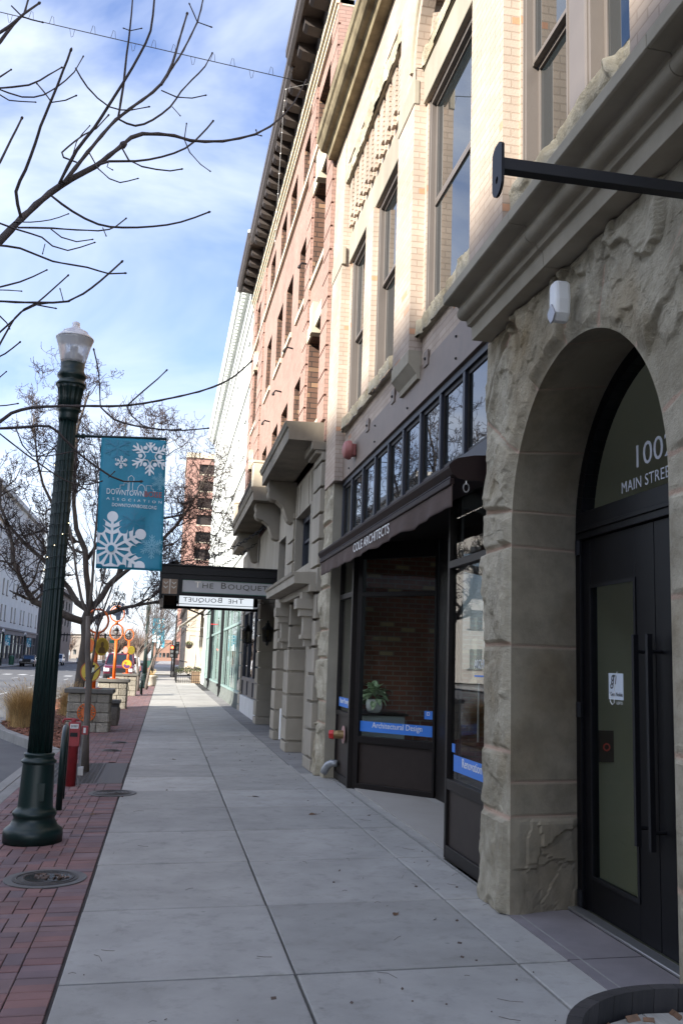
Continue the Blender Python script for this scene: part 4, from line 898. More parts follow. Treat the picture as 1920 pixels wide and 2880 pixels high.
MB().box(2.438, 2.444, 30.2, 57, .5, 4.3).build('pane', darkglass('shop_glass', (.02,.03,.03), 1.5), tf)
q = MB(); q.box(2.42, 2.55, 30.2, 57, 0, .46)
for i in range(75):
    y = 30.35 + i * .35; q.prof_y([(2.42, .44), (2.385, .44), (2.375, .2), (2.33, .04), (2.31, .0), (2.42, .0)], y, y + .05)
q.build('bulkhead', surf('grey_green_bulkhead', (.20,.22,.21), (.14,.155,.15), 3, .6), tf)
for y in (40.0, 50.2): MB().box(2.28, 2.40, y - .13, y + .13, 0, 4.5).box(2.22, 2.42, y - .2, y + .2, .42, .54).build('iron_column', M['black'], wh)
solo(MB().box(2.05, 2.38, 44.4, 44.45, 3.16, 3.20), 'shop_sign', surf('red_enamel', (.55,.05,.05), (.45,.04,.04), 5, .4), 'small red blade sign under the white building', 'sign', (2.2, 44.4, 3.2))
# ================================================================ ground, road, pavements
M['asphalt'] = surf('worn_asphalt', (.105,.105,.105), (.065,.065,.067), 1.3, .8, .4, .004, detail=10)
def slope_sheet(mb, x0, x1, y0, y1, z0, z1, thick=.1):
    mb.add([(x0,y0,z0),(x1,y0,z1),(x1,y1,z1),(x0,y1,z0),(x0,y0,z0-thick),(x1,y0,z1-thick),(x1,y1,z1-thick),(x0,y1,z0-thick)], [(0,1,2,3),(7,6,5,4),(0,4,5,1),(1,5,6,2),(2,6,7,3),(3,7,4,0)])
mb = MB(); mb.add([(-900,-300,-.30),(900,-300,-.30),(900,1500,-.30),(-900,1500,-.30)], [(0,1,2,3)]); struct(mb, 'ground', surf('far_ground', (.16,.15,.13), (.12,.11,.1), .2, .9))
mb = MB(); slope_sheet(mb, -18.5, -1.95, -40, 420, -.26, -.25, .02); mb.add([(-60, 82, -.248), (60, 82, -.248), (60, 97, -.248), (-60, 97, -.248)], [(0,1,2,3)]); struct(mb, 'road', M['asphalt'])
mk = surf('worn_road_paint', (.60,.60,.58), (.40,.40,.39), 9, .7)
mb = MB()
for xl in (-10.3, -6.8, -13.8):
    for k in range(-2, 30):
        y = 5 + k * 9
        if 78 < y < 100: continue
        mb.add([(xl - .05, y, -.2415), (xl + .05, y, -.2415), (xl + .05, y + 3, -.2415), (xl - .05, y + 3, -.2415)], [(0,1,2,3)])
for y in range(-6, 60, 7): mb.add([(-4.3, y, -.2415), (-2.35, y, -.2415), (-2.35, y + .1, -.2415), (-4.3, y + .1, -.2415)], [(0,1,2,3)])
for k in range(14): mb.add([(-.2 + k * .0 - 1.2 * k, 79, -.2415), (-.8 - 1.2 * k, 79, -.2415), (-.8 - 1.2 * k, 81.5, -.2415), (-.2 - 1.2 * k, 81.5, -.2415)], [(0,1,2,3)])
struct(mb, 'road_markings', mk)
# concrete footway: separate slabs with open joints
rs = random.Random(3); sl = MB()
XS = [-.415, .765, 1.975, 2.332]; YS = [-1.75 + 1.356 * k for k in range(60)]
def slab(x0, x1, y0, y1, g=.007, dz=0.):
    a = gz(x0) + dz; b = gz(x1) + dz; x0 += g * .8; x1 -= g * .8; y0 += g * 1.45; y1 -= g * 1.45
    e = .007
    sl.add([(x0+e,y0+e,a),(x1-e,y0+e,b),(x1-e,y1-e,b),(x0+e,y1-e,a),(x0,y0,a-e*.7),(x1,y0,b-e*.7),(x1,y1,b-e*.7),(x0,y1,a-e*.7),(x0,y0,a-.09),(x1,y0,b-.09),(x1,y1,b-.09),(x0,y1,a-.09)],
           [(0,1,2,3),(0,4,5,1),(1,5,6,2),(2,6,7,3),(3,7,4,0),(4,8,9,5),(5,9,10,6),(6,10,11,7),(7,11,8,4)])
for j in range(len(YS) - 1):
    for i in range(3):
        if i == 2 and YS[j] > 14: continue
        slab(XS[i], XS[i + 1], YS[j], YS[j + 1], .0075 if rs.random() < .75 else .011, rs.uniform(-.001, .001))
def footmat():
    m, t, b = new_mat('footway_concrete'); lk = t.links.new; b.inputs['Roughness'].default_value = .82; b.inputs['Specular IOR Level'].default_value = .35
    co = nd('ShaderNodeTexCoord', t)
    def ns(sc, d, r=.6):
        n = nd('ShaderNodeTexNoise', t); n.inputs['Scale'].default_value = sc; n.inputs['Detail'].default_value = d; n.inputs['Roughness'].default_value = r; lk(co.outputs['Object'], n.inputs['Vector']); return n.outputs['Fac']
    r = nd('ShaderNodeValToRGB', t); r.color_ramp.elements[0].position = .28; r.color_ramp.elements[1].position = .72; r.color_ramp.elements[0].color = (.255,.246,.226,1); r.color_ramp.elements[1].color = (.365,.353,.326,1); lk(ns(1.7, 11, .66), r.inputs['Fac'])
    # dark spots: gum and stains
    v = nd('ShaderNodeTexVoronoi', t); v.inputs['Scale'].default_value = 3.1; lk(co.outputs['Object'], v.inputs['Vector'])
    r2 = nd('ShaderNodeValToRGB', t); r2.color_ramp.elements[0].position = .02; r2.color_ramp.elements[1].position = .055; r2.color_ramp.elements[0].color = (.62,.62,.62,1); r2.color_ramp.elements[1].color = (1,1,1,1); lk(v.outputs['Distance'], r2.inputs['Fac'])
    r3 = nd('ShaderNodeValToRGB', t); r3.color_ramp.elements[0].position = .30; r3.color_ramp.elements[1].position = .48; r3.color_ramp.elements[0].color = (.72,.72,.71,1); r3.color_ramp.elements[1].color = (1,1,1,1); lk(ns(7.5, 6, .7), r3.inputs['Fac'])
    m1 = nd('ShaderNodeMix', t, data_type='RGBA', blend_type='MULTIPLY'); m1.inputs['Factor'].default_value = .8; lk(r.outputs['Color'], m1.inputs[6]); lk(r2.outputs['Color'], m1.inputs[7])
    m2 = nd('ShaderNodeMix', t, data_type='RGBA', blend_type='MULTIPLY'); m2.inputs['Factor'].default_value = .7; lk(m1.outputs[2], m2.inputs[6]); lk(r3.outputs['Color'], m2.inputs[7])
    g = nd('ShaderNodeNewGeometry', t); mr = nd('ShaderNodeMapRange', t); mr.inputs['To Min'].default_value = .86; mr.inputs['To Max'].default_value = 1.12; lk(g.outputs['Random Per Island'], mr.inputs['Value'])
    h = nd('ShaderNodeHueSaturation', t); lk(mr.outputs[0], h.inputs['Value']); lk(m2.outputs[2], h.inputs['Color']); lk(h.outputs['Color'], b.inputs['Base Color'])
    add_bump(t, b, ns(55, 5), .25, .003); return m
M['foot'] = footmat()
struct(sl, 'sidewalk', M['foot'])
mb = MB(); slope_sheet(mb, -.45, 2.44, -3, 82, gz(-.45) - .06, gz(2.44) - .06); struct(mb, 'sidewalk_joint_fill', surf('dark_joint_dirt', (.03,.028,.025), (.018,.017,.015), 20, .95))
sl = MB()
for a, b in ((2.34, 2.95), ):
    for y0, y1 in ((7.70, 8.62), (8.63, 10.05), (10.06, 11.80)): slab(a, 3.24, y0, y1, .004, -.001)
slab(2.34, 2.44, 11.81, 12.87, .004, -.001)
struct(sl, 'porch_floor', M['foot'])
mb = MB(); mb.box(2.331, 2.341, -2, 13.0, -.05, .004); struct(mb, 'stone_edging', surf('pale_grout_line', (.28,.275,.26), (.2,.195,.18), 12, .9))
sl = MB()
for k in range(28):
    y = 13.4 + 1.2 * k; slab(1.98, 2.60, y, y + 1.2, .006)
struct(sl, 'building_apron', surf('dark_apron_concrete', (.205,.20,.195), (.13,.125,.12), 2, .85, .3, .003, detail=9, island=.1))
# brick paving laid brick by brick
pv = MB(); rp_ = random.Random(9)
def paver(x0, x1, y0, y1):
    dz = rp_.uniform(-.003, .003); a = gz(x0) + dz; b = gz(x1) + dz; g = .0022; e = .004
    x0 += g; x1 -= g; y0 += g; y1 -= g
    pv.add([(x0+e,y0+e,a),(x1-e,y0+e,b),(x1-e,y1-e,b),(x0+e,y1-e,a),(x0,y0,a-e),(x1,y0,b-e),(x1,y1,b-e),(x0,y1,a-e)], [(0,1,2,3),(0,4,5,1),(1,5,6,2),(2,6,7,3),(3,7,4,0)])
skips = []
holes = [(-1.63, -.43, 12.50, 14.9)]
def inhole(x, y): return any(a < x < b and c_ < y < d for a, b, c_, d in holes)
XR = -.425
Yend = 58
k = 0; y = -1.0
while y < Yend:
    if not inhole(XR - .12, y + .05): paver(XR - .205, XR, y, y + .1025)
    y += .1025
x_in = XR - .205; n_c = 5; u = .1025*2
for row in range(int((Yend + 1) / .1025)):
    y = -1 + row * .1025
    for cl_ in range(-1, 12):
        # herringbone cell pattern, period 4 half-units
        pass
W = .1025
def hb(i, j):
    s_ = (i - j) % 4
    return s_
ni = 10; nj = int((Yend + 1) / W)
for i in range(ni):
    for j in range(nj):
        s_ = (i + j) % 4; x1 = x_in - i * W; y0 = -1 + j * W
        if s_ == 0:      # brick lies along x, covers i and i+1
            xa = max(x1 - 2 * W, x_in - ni * W)
            if not inhole((x1 + xa) / 2, y0 + .05): paver(xa, x1, y0, y0 + W)
        elif s_ == 2:    # brick lies along y, covers j and j+1
            if not inhole(x1 - .05, y0 + W): paver(x1 - W, x1, y0, min(y0 + 2 * W, Yend))
        elif s_ == 1 and i == 0:
            if not inhole(x1 - .05, y0 + .05): paver(x1 - W, x1, y0, y0 + W)
def pavmat():
    m, t, b = new_mat('red_clay_paver'); lk = t.links.new; b.inputs['Roughness'].default_value = .75
    g = nd('ShaderNodeNewGeometry', t); r = nd('ShaderNodeValToRGB', t); els = r.color_ramp.elements
    els[0].color = (.140,.070,.068,1); els[1].color = (.17,.10,.092,1); els[1].position = 1
    for p, c_ in ((.25, (.172,.085,.076,1)), (.5, (.132,.078,.08,1)), (.7, (.155,.10,.104,1)), (.85, (.11,.074,.08,1))): e = els.new(p); e.color = c_
    lk(g.outputs['Random Per Island'], r.inputs['Fac'])
    co = nd('ShaderNodeTexCoord', t); n = nd('ShaderNodeTexNoise', t); n.inputs['Scale'].default_value = 2.5; n.inputs['Detail'].default_value = 9; lk(co.outputs['Object'], n.inputs['Vector'])
    mr = nd('ShaderNodeMapRange', t); mr.inputs['From Min'].default_value = .3; mr.inputs['From Max'].default_value = .7; mr.inputs['To Min'].default_value = .75; mr.inputs['To Max'].default_value = 1.25; lk(n.outputs['Fac'], mr.inputs['Value'])
    h = nd('ShaderNodeHueSaturation', t); lk(mr.outputs[0], h.inputs['Value']); lk(r.outputs['Color'], h.inputs['Color']); lk(h.outputs['Color'], b.inputs['Base Color'])
    n2 = nd('ShaderNodeTexNoise', t); n2.inputs['Scale'].default_value = 90; lk(co.outputs['Object'], n2.inputs['Vector']); add_bump(t, b, n2.outputs['Fac'], .35, .003); return m
struct(pv, 'brick_paving', pavmat())
mb = MB(); slope_sheet(mb, -1.70, -.41, -3, 59, gz(-1.7) - .012, gz(-.41) - .012); struct(mb, 'paving_bed', surf('paving_joint_sand', (.05,.04,.036), (.03,.026,.024), 20, .95))
# kerb and kerb strip
kb = MB()
def kerb_seg(pts, w_in, z1=-.085):
    pass
sl = MB()
for k in range(8):
    y = -2 + 2.4 * k; slab(-1.80, -1.645, y, min(y + 2.4, 17.2), .004)
    slab(-1.95, -1.80, y, min(y + 2.4, 17.2), .004)
struct(sl, 'kerb', surf('kerb_concrete', (.25,.245,.23), (.17,.165,.155), 2.2, .85, .25, .003, detail=9, island=.06))
# planted build-out with its own kerb
bo = [(-1.80, 16.9), (-2.0, 17.5), (-2.38, 18.6), (-2.85, 19.8), (-3.35, 21.1), (-3.8, 22.9), (-3.9, 27), (-3.9, 48), (-3.6, 50.5), (-2.8, 53), (-1.95, 55)]
ip = [(p[0] + .16, p[1] + (.05 if k < 6 else -.05 if k > 8 else 0)) for k, p in enumerate(bo)]
mb = MB()
for (a, b, c_, d) in zip(bo, bo[1:], ip[1:], ip): mb.flat([a, b, c_, d], (0, 0, -.27), X3, Y3, Z3, .20)
struct(mb, 'kerb', surf('kerb_concrete', (.25,.245,.23), (.17,.165,.155), 2.2, .85, .25, .003, detail=9), bevel=.015)
mb = MB(); poly = ip + [(-1.62, 55), (-1.62, 16.9)]
mb.prof_z(poly, -.25, -.09); struct(mb, 'mulch_bed', surf('red_bark_mulch', (.20,.085,.05), (.085,.04,.026), 26, .95, 1., .03, detail=8))
ml = MB(); rm = random.Random(21)
for k in range(2600):
    t_ = rm.random() ** 1.6; y = 17.3 + t_ * 18; lim = np.interp(y, [p[1] for p in ip], [p[0] for p in ip]); x = rm.uniform(lim, -1.66)
    a = rm.uniform(0, math.pi); d = Vector((math.cos(a), math.sin(a), rm.uniform(-.3, .3))); ml.obox((x, y, -.082 + rm.uniform(0, .02)), d, d.orthogonal(), d.cross(d.orthogonal()), rm.uniform(.02, .06), .010, .004)
struct(ml, 'mulch_chips', surf('bark_chip', (.24,.10,.06), (.10,.045,.03), 9, .9, island=.4), kind='stuff')
# far pavements
mb = MB(); slope_sheet(mb, -22.0, -18.5, -40, 82, -.10, -.12); slope_sheet(mb, -22.0, -18.5, 97, 420, -.10, -.12); struct(mb, 'far_sidewalk', M['foot'])
mb = MB(); slope_sheet(mb, -1.95, 2.6, 97, 420, -.09, -.02); slope_sheet(mb, -1.95, -.43, 58, 82, -.09, gz(-.43) - .004); slope_sheet(mb, 2.36, 40, 97, 420, -.02, -.02); struct(mb, 'sidewalk_beyond_crossing', M['foot'])

# ---------------------------------------------------------------- covers, grate, leaves
iron = surf('rusty_cast_iron', (.060,.052,.046), (.035,.030,.027), 14, .55, .3, .003, metal=.3)
def cover(name, label, x, y, r, rx=1.):
    z = gz(x); o = thing(name, label, 'utility cover', (x, y, z)); nU = Vector((1, 0, GS)).normalized(); nV = Vector((0, 1, 0)); nN = nU.cross(nV)
    MB().disc((x, y, z + .002), nU, nV, r, .006, 48).build('rim', surf('worn_iron_rim', (.10,.095,.09), (.07,.066,.062), 12, .6, .2, .002), o)
    MB().disc((x, y, z + .0085), nU, nV, r * .80, .004, 48).build('lid', iron, o)
    q = MB()
    for k in range(4): q.ring((x, y, z + .012), nU, nV, r * (.22 + .16 * k), .006, 40, 5)
    q.build('raised_ring', iron, o); return o
c1_ = cover('utility_cover', 'round iron cover with a sunken oval centre nearest in the brick paving', -.745, 7.30, .29)
MB().disc((-.72, 7.28, gz(-.72) + .0135), X3, Y3, .17, .002, 30, .8).build('sunken_centre', surf('black_wet_iron', (.012,.011,.010), (.03,.026,.02), 22, .25), c1_)
q = MB(); rm = random.Random(2)
for k in range(26):
    a = rm.uniform(0, 6.28); r = rm.uniform(.02, .13); d = Vector((math.cos(a * 3), math.sin(a * 3), .1)); q.obox((-.72 + r * math.cos(a), 7.28 + .8 * r * math.sin(a), gz(-.72) + .02), d, d.orthogonal(), d.cross(d.orthogonal()), rm.uniform(.008, .03), .006, .003)
q.build('debris', surf('wet_leaf_litter', (.10,.06,.04), (.04,.025,.02), 20, .6), c1_)
cover('utility_cover', 'round ribbed iron cover half on brick and half on concrete', -.505, 11.62, .28)
cover('utility_cover', 'small round cover in the brick behind the tree grate', -.80, 16.8, .17); cover('utility_cover', 'farther small round cover in front of the sun planter', -.74, 18.3, .17)
gr = thing('tree_grate', 'square iron grate around the thin street tree', 'tree grate', (-.70, 13.7, gz(-.7)))
q = MB()
def gbox(x0, x1, y0, y1, t=.012):
    q.add([(x0,y0,gz(x0)),(x1,y0,gz(x1)),(x1,y1,gz(x1)),(x0,y1,gz(x0)),(x0,y0,gz(x0)-t),(x1,y0,gz(x1)-t),(x1,y1,gz(x1)-t),(x0,y1,gz(x0)-t)], [(0,1,2,3),(0,4,5,1),(1,5,6,2),(2,6,7,3),(3,7,4,0)])
gx0, gx1, gy0, gy1 = -1.62, -.44, 12.52, 14.88
for a, b, c_, d in ((gx0, gx1, gy0, gy0 + .04), (gx0, gx1, gy1 - .04, gy1), (gx0, gx0 + .04, gy0, gy1), (gx1 - .04, gx1, gy0, gy1)): gbox(a, b, c_, d)
for k in range(44):
    y = gy0 + .06 + k * .052; gbox(gx0 + .04, -.80, y, y + .028)
for k in range(14):
    x = gx0 + .06 + k * .06; gbox(x, x + .022, gy0 + .04, gy1 - .04)
gbox(-.80, gx1 - .04, gy0 + .04, gy1 - .04)
q.build('grille', iron, gr)
for k, (x, y, s_, a, lb) in enumerate([(1.62, 9.9, .05, .4, 'curled brown leaf on the concrete by the shopfront porch'), (2.83, 8.75, .05, 1.9, 'flat tan leaf lying in the shopfront porch'), (.25, 15.3, .045, 2.5, 'single brown leaf on the concrete left of the centre joint'), (-.62, 10.1, .04, .2, 'small brown leaf on the edge of the brick paving'), (1.55, 6.05, .035, 1., 'dark scrap of leaf on the slab before the arch'), (1.15, 11.2, .05, 2.9, 'dry leaf beside its twig near the shopfront')]):
    q = MB(); U = Vector((math.cos(a), math.sin(a), 0)); V = Vector((-math.sin(a), math.cos(a), 0)); z = gz(x) + .003
    pts = [(-1, 0, 0), (-.5, .45, .18), (.1, .5, .30), (.7, .22, .12), (1, 0, .05), (.7, -.24, .22), (.1, -.5, .08), (-.5, -.4, .02), (0, 0, .04)]
    vs = [Vector((x, y, z)) + U * p[0] * s_ + V * p[1] * s_ + Vector((0, 0, p[2] * s_)) for p in pts]; q.add(vs, [(8, i, (i + 1) % 8) for i in range(8)]); q.tube([vs[4], vs[4] + U * s_ * .9], .0015, 4)
    solo(q, 'fallen_leaf', surf('dry_leaf', (.17,.095,.05), (.09,.05,.03), 30, .8), lb, 'leaf', (x, y, z))
q = MB(); rm = random.Random(17)
for k in range(150):
    y = 4.2 + rm.random() ** 1.4 * 16; x = rm.choice([rm.uniform(1.2, 2.3), rm.uniform(-.4, 2.3)]); a = rm.uniform(0, 3.14); d = Vector((math.cos(a), math.sin(a), 0)); Ln = rm.uniform(.01, .07)
    if rm.random() < .5: q.tube([Vector((x, y, gz(x) + .003)) - d * Ln, Vector((x, y, gz(x) + .006)) + d.orthogonal() * Ln * .1, Vector((x, y, gz(x) + .003)) + d * Ln], .0012, 3)
    else: q.obox((x, y, gz(x) + .003), d, d.orthogonal(), Z3, Ln * .2, Ln * .12, .0012)
struct(q, 'twig_litter', surf('twig_litter', (.12,.08,.06), (.06,.045,.04), 9, .9), kind='stuff')

# ================================================================ street lamps with banners
M['lampgreen'] = surf('dark_green_enamel', (.005,.018,.0155), (.0035,.012,.0105), 7, .40, .12, .002, spec=.35)
M['banner'] = surf('teal_banner_cloth', (.012,.225,.33), (.010,.195,.295), 5, .55, .3, .012, detail=3)
M['bwhite'] = surf('banner_white', (.78,.80,.80), (.72,.74,.75), 5, .6)
M['bpale'] = surf('banner_pale_blue', (.16,.40,.50), (.14,.36,.46), 5, .6)
M['bdim'] = surf('banner_mid_blue', (.035,.21,.32), (.03,.19,.29), 5, .6)
M['bred'] = surf('banner_orange_red', (.45,.07,.04), (.40,.06,.035), 5, .6)
def snow(c, R, arms=6, a0=90, w=.07, style=0):
    """2D snowflake polygons (u,v)"""
    ps = []
    for k in range(arms):
        a = math.radians(a0 + 360 * k / arms); ca, sa = math.cos(a), math.sin(a); P_ = lambda r, t: (c[0] + ca * r - sa * t, c[1] + sa * r + ca * t)
        ww = w * R
        ps.append([P_(.12 * R, -ww), P_(R, -ww * .8), P_(R, ww * .8), P_(.12 * R, ww)])
        for (r, l_) in (((.45, .30), (.68, .30)) if style != 1 else ((.55, .34),)):
            for sg in (-1, 1):
                ps.append([P_(r * R - ww, sg * ww * .2), P_(r * R + ww, sg * ww * .2), P_((r + l_ * .8) * R + ww * .5, sg * l_ * R * .75), P_((r + l_ * .8) * R - ww * 1.2, sg * l_ * R * .75)])
    return ps
def clip_poly(ps, u0, u1, v0, v1):
    out = []
    for p in ps:
        for ax, lim, sg in ((0, u0, 1), (0, u1, -1), (1, v0, 1), (1, v1, -1)):
            q = []
            for i in range(len(p)):
                a, b = p[i], p[(i + 1) % len(p)]; fa, fb = sg * (a[ax] - lim), sg * (b[ax] - lim)
                if fa >= 0: q.append(a)
                if fa * fb < 0: t = fa / (fa - fb); q.append((a[0] + (b[0] - a[0]) * t, a[1] + (b[1] - a[1]) * t))
            p = q
            if len(p) < 3: break
        if len(p) >= 3: out.append(p)
    return out
def dens(p, st=.03):
    o = []
    for a, b in zip(p, p[1:] + p[:1]):
        n = max(1, int(math.hypot(b[0] - a[0], b[1] - a[1]) / st)); o += [(a[0] + (b[0] - a[0]) * i / n, a[1] + (b[1] - a[1]) * i / n) for i in range(n)]
    return o
def circ(c, r, n=20): return [(c[0] + r * math.cos(2 * math.pi * i / n), c[1] + r * math.sin(2 * math.pi * i / n)) for i in range(n)]
def banner(name, label, O, group=None):
    """W x H cloth in the xz plane, O is its top left corner as seen from -y"""
    W, H = .60, 1.245; r = thing(name, label, 'banner', O, group); O = Vector(O)
    U, V, N = Vector((1, 0, 0)), Vector((-.03, 0, 1)).normalized(), Vector((0, -1, 0))
    n, m = 22, 40; P_ = np.zeros((n, m, 3))
    for i in range(n):
        for j in range(m):
            u = W * i / (n - 1); v = -H * j / (m - 1); p = O + U * u + V * v
            P_[i, j] = (p.x, p.y + (.016 * math.sin(u * 8 + v * 3.5) + .010 * math.sin(u * 17 - v * 6 + 1)) * min(1, -v * 2) + .03 * v * v * .3 , p.z)
    c_ = grid_mesh('cloth', P_, np.zeros((n, m)), M['banner'], r, True); so = c_.modifiers.new('cloth', 'SOLIDIFY'); so.thickness = .002; so.offset = 0
    def rip(u, v): return (.016 * math.sin(u * 8 + v * 3.5) + .010 * math.sin(u * 17 - v * 6 + 1)) * min(1, -v * 2) + .03 * v * v * .3
    def drape(o, d):
        off = root_of(r)
        for vv in o.data.vertices:
            p = vv.co + off - O; v_ = p.z / V.z; u_ = p.x - V.x * v_; vv.co.y += rip(u_, v_)
        return o
    def lay(name, ps, mat, d=.004):
        q = MB()
        for k, p in enumerate(clip_poly(ps, .004, W - .004, -H + .02, -.03)): q.flat(dens(p), O + N * (d + k * .00022), U, V, N, .0015)
        drape(q.build(name, mat, r), d)
    big = snow((.455, -.165), .185, 6, 90, .06); star_f = lambda f: [(.455 + f * (.085 if k % 2 else .05) * math.cos(math.pi * k / 6), -.165 + f * (.085 if k % 2 else .05) * math.sin(math.pi * k / 6)) for k in range(12)]; big.append(star_f(1.0))
    for k in range(6): big.append(circ((.455 + .092 * math.cos(math.radians(60 + 60 * k)), -.165 + .092 * math.sin(math.radians(60 + 60 * k))), .020, 12))
    lay('snowflake', big, M['bwhite']); lay('snowflake_heart', [star_f(.74)], M['banner'], .0225)
    lay('snowflake', snow((.19, -.24), .062, 6, 90, .08), M['bwhite'])
    lay('snowflake', snow((.15, -.10), .13, 6, 90, .05, 1), M['bdim']); lay('snowflake', snow((.555, -.40), .085, 6, 90, .07) + snow((.555, -.40), .05, 6, 60, .07, 1), M['bpale'])
    lay('snowflake', snow((.33, -.80), .12, 6, 90, .06, 1), M['bdim']); lay('snowflake', snow((.50, -1.02), .115, 6, 90, .06) + snow((.50, -1.02), .07, 6, 60, .07, 1), M['bpale'])
    fl = []
    cc = (.135, -1.06)
    for k in range(12):
        a = math.radians(90 + 30 * k); ca, sa = math.cos(a), math.sin(a); Pq = lambda rr_, t: (cc[0] + ca * rr_ - sa * t, cc[1] + sa * rr_ + ca * t)
        if k % 2 == 0:
            fl.append([Pq(.045, -.011), Pq(.275, -.013), Pq(.275, .013), Pq(.045, .011)]); fl.append(circ(Pq(.30, 0), .050, 20))
            for rr_ in (.13, .19):
                for sg in (-1, 1): fl.append([Pq(rr_, 0), Pq(rr_ + .03, 0), Pq(rr_ + .085, sg * .088), Pq(rr_ + .06, sg * .062), Pq(rr_ + .025, sg * .066)])
        else:
            fl.append([Pq(.045, -.007), Pq(.15, -.016), Pq(.19, -.045), Pq(.17, -.008), Pq(.17, .008), Pq(.19, .045), Pq(.15, .016), Pq(.045, .007)])
    fl.append(circ(cc, .058)); lay('snowflake', fl, M['bwhite']); lay('snowflake_heart', [circ(cc, .031)], M['banner'], .0225)
    # skyline drawn as one line
    sk = [(.155, -.525), (.19, -.525), (.19, -.485), (.225, -.485), (.225, -.462), (.262, -.462), (.262, -.528), (.272, -.528), (.272, -.44), (.262, -.44), (.262, -.408), (.288, -.385), (.314, -.408), (.314, -.44), (.305, -.44), (.305, -.528), (.35, -.528)] + [(.385 + .035 * math.cos(a), -.522 + .052 * math.sin(a)) for a in np.linspace(math.pi, 0, 9)] + [(.43, -.528), (.43, -.475), (.475, -.475), (.475, -.505), (.495, -.505), (.495, -.528), (.52, -.528)]
    q = MB(); q.tube([O + N * .005 + U * p[0] + V * (p[1] + .03) for p in sk], .0032, 5); drape(q.build('skyline', M['bwhite'], r), 0)
    Nn = .005
    drape(lettering('lettering', 'DOWNTOWN', O + N * Nn + U * .072 + V * -.566, U, V, .074, M['bwhite'], r, 'LEFT', .0008, width=.338), 0); drape(lettering('lettering', 'BOISE', O + N * Nn + U * .418 + V * -.566, U, V, .074, M['bred'], r, 'LEFT', .0014, width=.158), 0)
    drape(lettering('lettering', 'ASSOCIATION', O + N * Nn + U * .072 + V * -.612, U, V, .034, M['bwhite'], r, 'LEFT', .0008, 1., 1.95, width=.505), 0)
    drape(lettering('lettering', 'DOWNTOWNBOISE.ORG', O + N * Nn + U * .125 + V * -.672, U, V, .045, M['bwhite'], r, 'LEFT', .0012, width=.405), 0)
    return r
def street_lamp(x, y, label, lights=True):
    z = gz(x); t = thing('street_lamp', label, 'street lamp', (x, y, z), 'green street lamps'); q = MB(); Zo = z - (-.07)
    pr = [(.25, -.07), (.252, .005), (.247, .035), (.225, .055), (.20, .075), (.185, .105), (.172, .13), (.178, .145), (.188, .165), (.184, .185), (.168, .200), (.152, .215), (.148, .24), (.135, .585), (.134, .592), (.150, .600), (.152, .614), (.138, .626), (.126, .64), (.125, .655), (.132, .665), (.130, .678), (.116, .685)]
    q.lathe(x, y, [(a, b + Zo) for a, b in pr], 40); base = q.build('base', M['lampgreen'], t, True)
    q = MB(); q.lathe(x, y, [(.106, .68 + Zo, 1), (.095, 1.6 + Zo, 1), (.080, 3.72 + Zo, 1)], 112, 14, .013); q.build('pole', M['lampgreen'], t, True)
    q = MB(); q.lathe(x, y, [(.084, 3.70 + Zo), (.092, 3.725 + Zo), (.09, 3.76 + Zo), (.094, 3.79 + Zo), (.118, 3.815 + Zo)], 32); q.lathe(x, y, [(.105, 3.81 + Zo, 1), (.106, 3.92 + Zo, 1), (.120, 4.01 + Zo, 1), (.136, 4.04 + Zo, 0)], 112, 14, .012); q.lathe(x, y, [(.138, 4.04 + Zo), (.140, 4.06 + Zo), (.115, 4.085 + Zo), (.112, 4.10 + Zo), (.132, 4.125 + Zo), (.134, 4.15 + Zo), (.118, 4.175 + Zo), (.108, 4.20 + Zo), (.112, 4.26 + Zo)], 32); q.build('capital', M['lampgreen'], t, True)
    g = MB(); g.lathe(x, y, [(.105, 4.255 + Zo), (.118, 4.29 + Zo), (.135, 4.37 + Zo), (.152, 4.44 + Zo), (.170, 4.49 + Zo), (.172, 4.505 + Zo)], 72, 36, .004); gl = g.build('globe', M['globe'], t, True)
    g = MB(); g.lathe(x, y, [(.174, 4.50 + Zo), (.176, 4.512 + Zo), (.14, 4.545 + Zo), (.125, 4.56 + Zo), (.118, 4.575 + Zo), (.075, 4.60 + Zo), (.045, 4.612 + Zo), (.034, 4.64 + Zo), (.036, 4.665 + Zo), (.018, 4.68 + Zo)], 40); g.build('globe_lid', M['globelid'], t, True)
    MB().lathe(x, y, [(.05, 4.26 + Zo), (.07, 4.30 + Zo), (.07, 4.35 + Zo), (.03, 4.38 + Zo), (.03, 4.43 + Zo)], 20).build('lamp_core', surf('lamp_reflector', (.50,.47,.45), (.36,.34,.33), 9, .4), t)
    q = MB(); q.tube([(x, y, 3.565 + Zo), (x + .92, y, 3.605 + Zo)], .014, 8); q.ball((x + .15, y, 3.57 + Zo), .026, 8, 5); q.ball((x + .10, y, 3.57 + Zo), .022, 8, 5); q.build('banner_arm', M['lampgreen'], t)
    if lights:
        q = MB(); pts = []
        for i in range(260):
            a = i * .33; zz_ = 2.05 + i * .0052; r = .098 - .012 * (zz_ - 1.6) / 2.1; pts.append((x + r * math.cos(a), y + r * math.sin(a), zz_ + Zo))
        q.tube(pts, .0035, 4); q.build('light_wire', M['lampgreen'], t); q = MB(); rr_ = random.Random(3)
        for i in range(6, 250, 21):
            p = pts[i]; q.ball((x + (p[0] - x) * 1.06, y + (p[1] - y) * 1.06, p[2]), .004, 6, 4)
        q.build('fairy_light', glow('fairy_light', (1, .82, .5), 2.2), t)
    pl = MB(); pl.obox((x + .03, y - .136, .36 + Zo), X3, Z3, Y3, .055, .075, .004); pl.build('maker_plate', M['lampgreen'], t, bevel=.003)
    return t
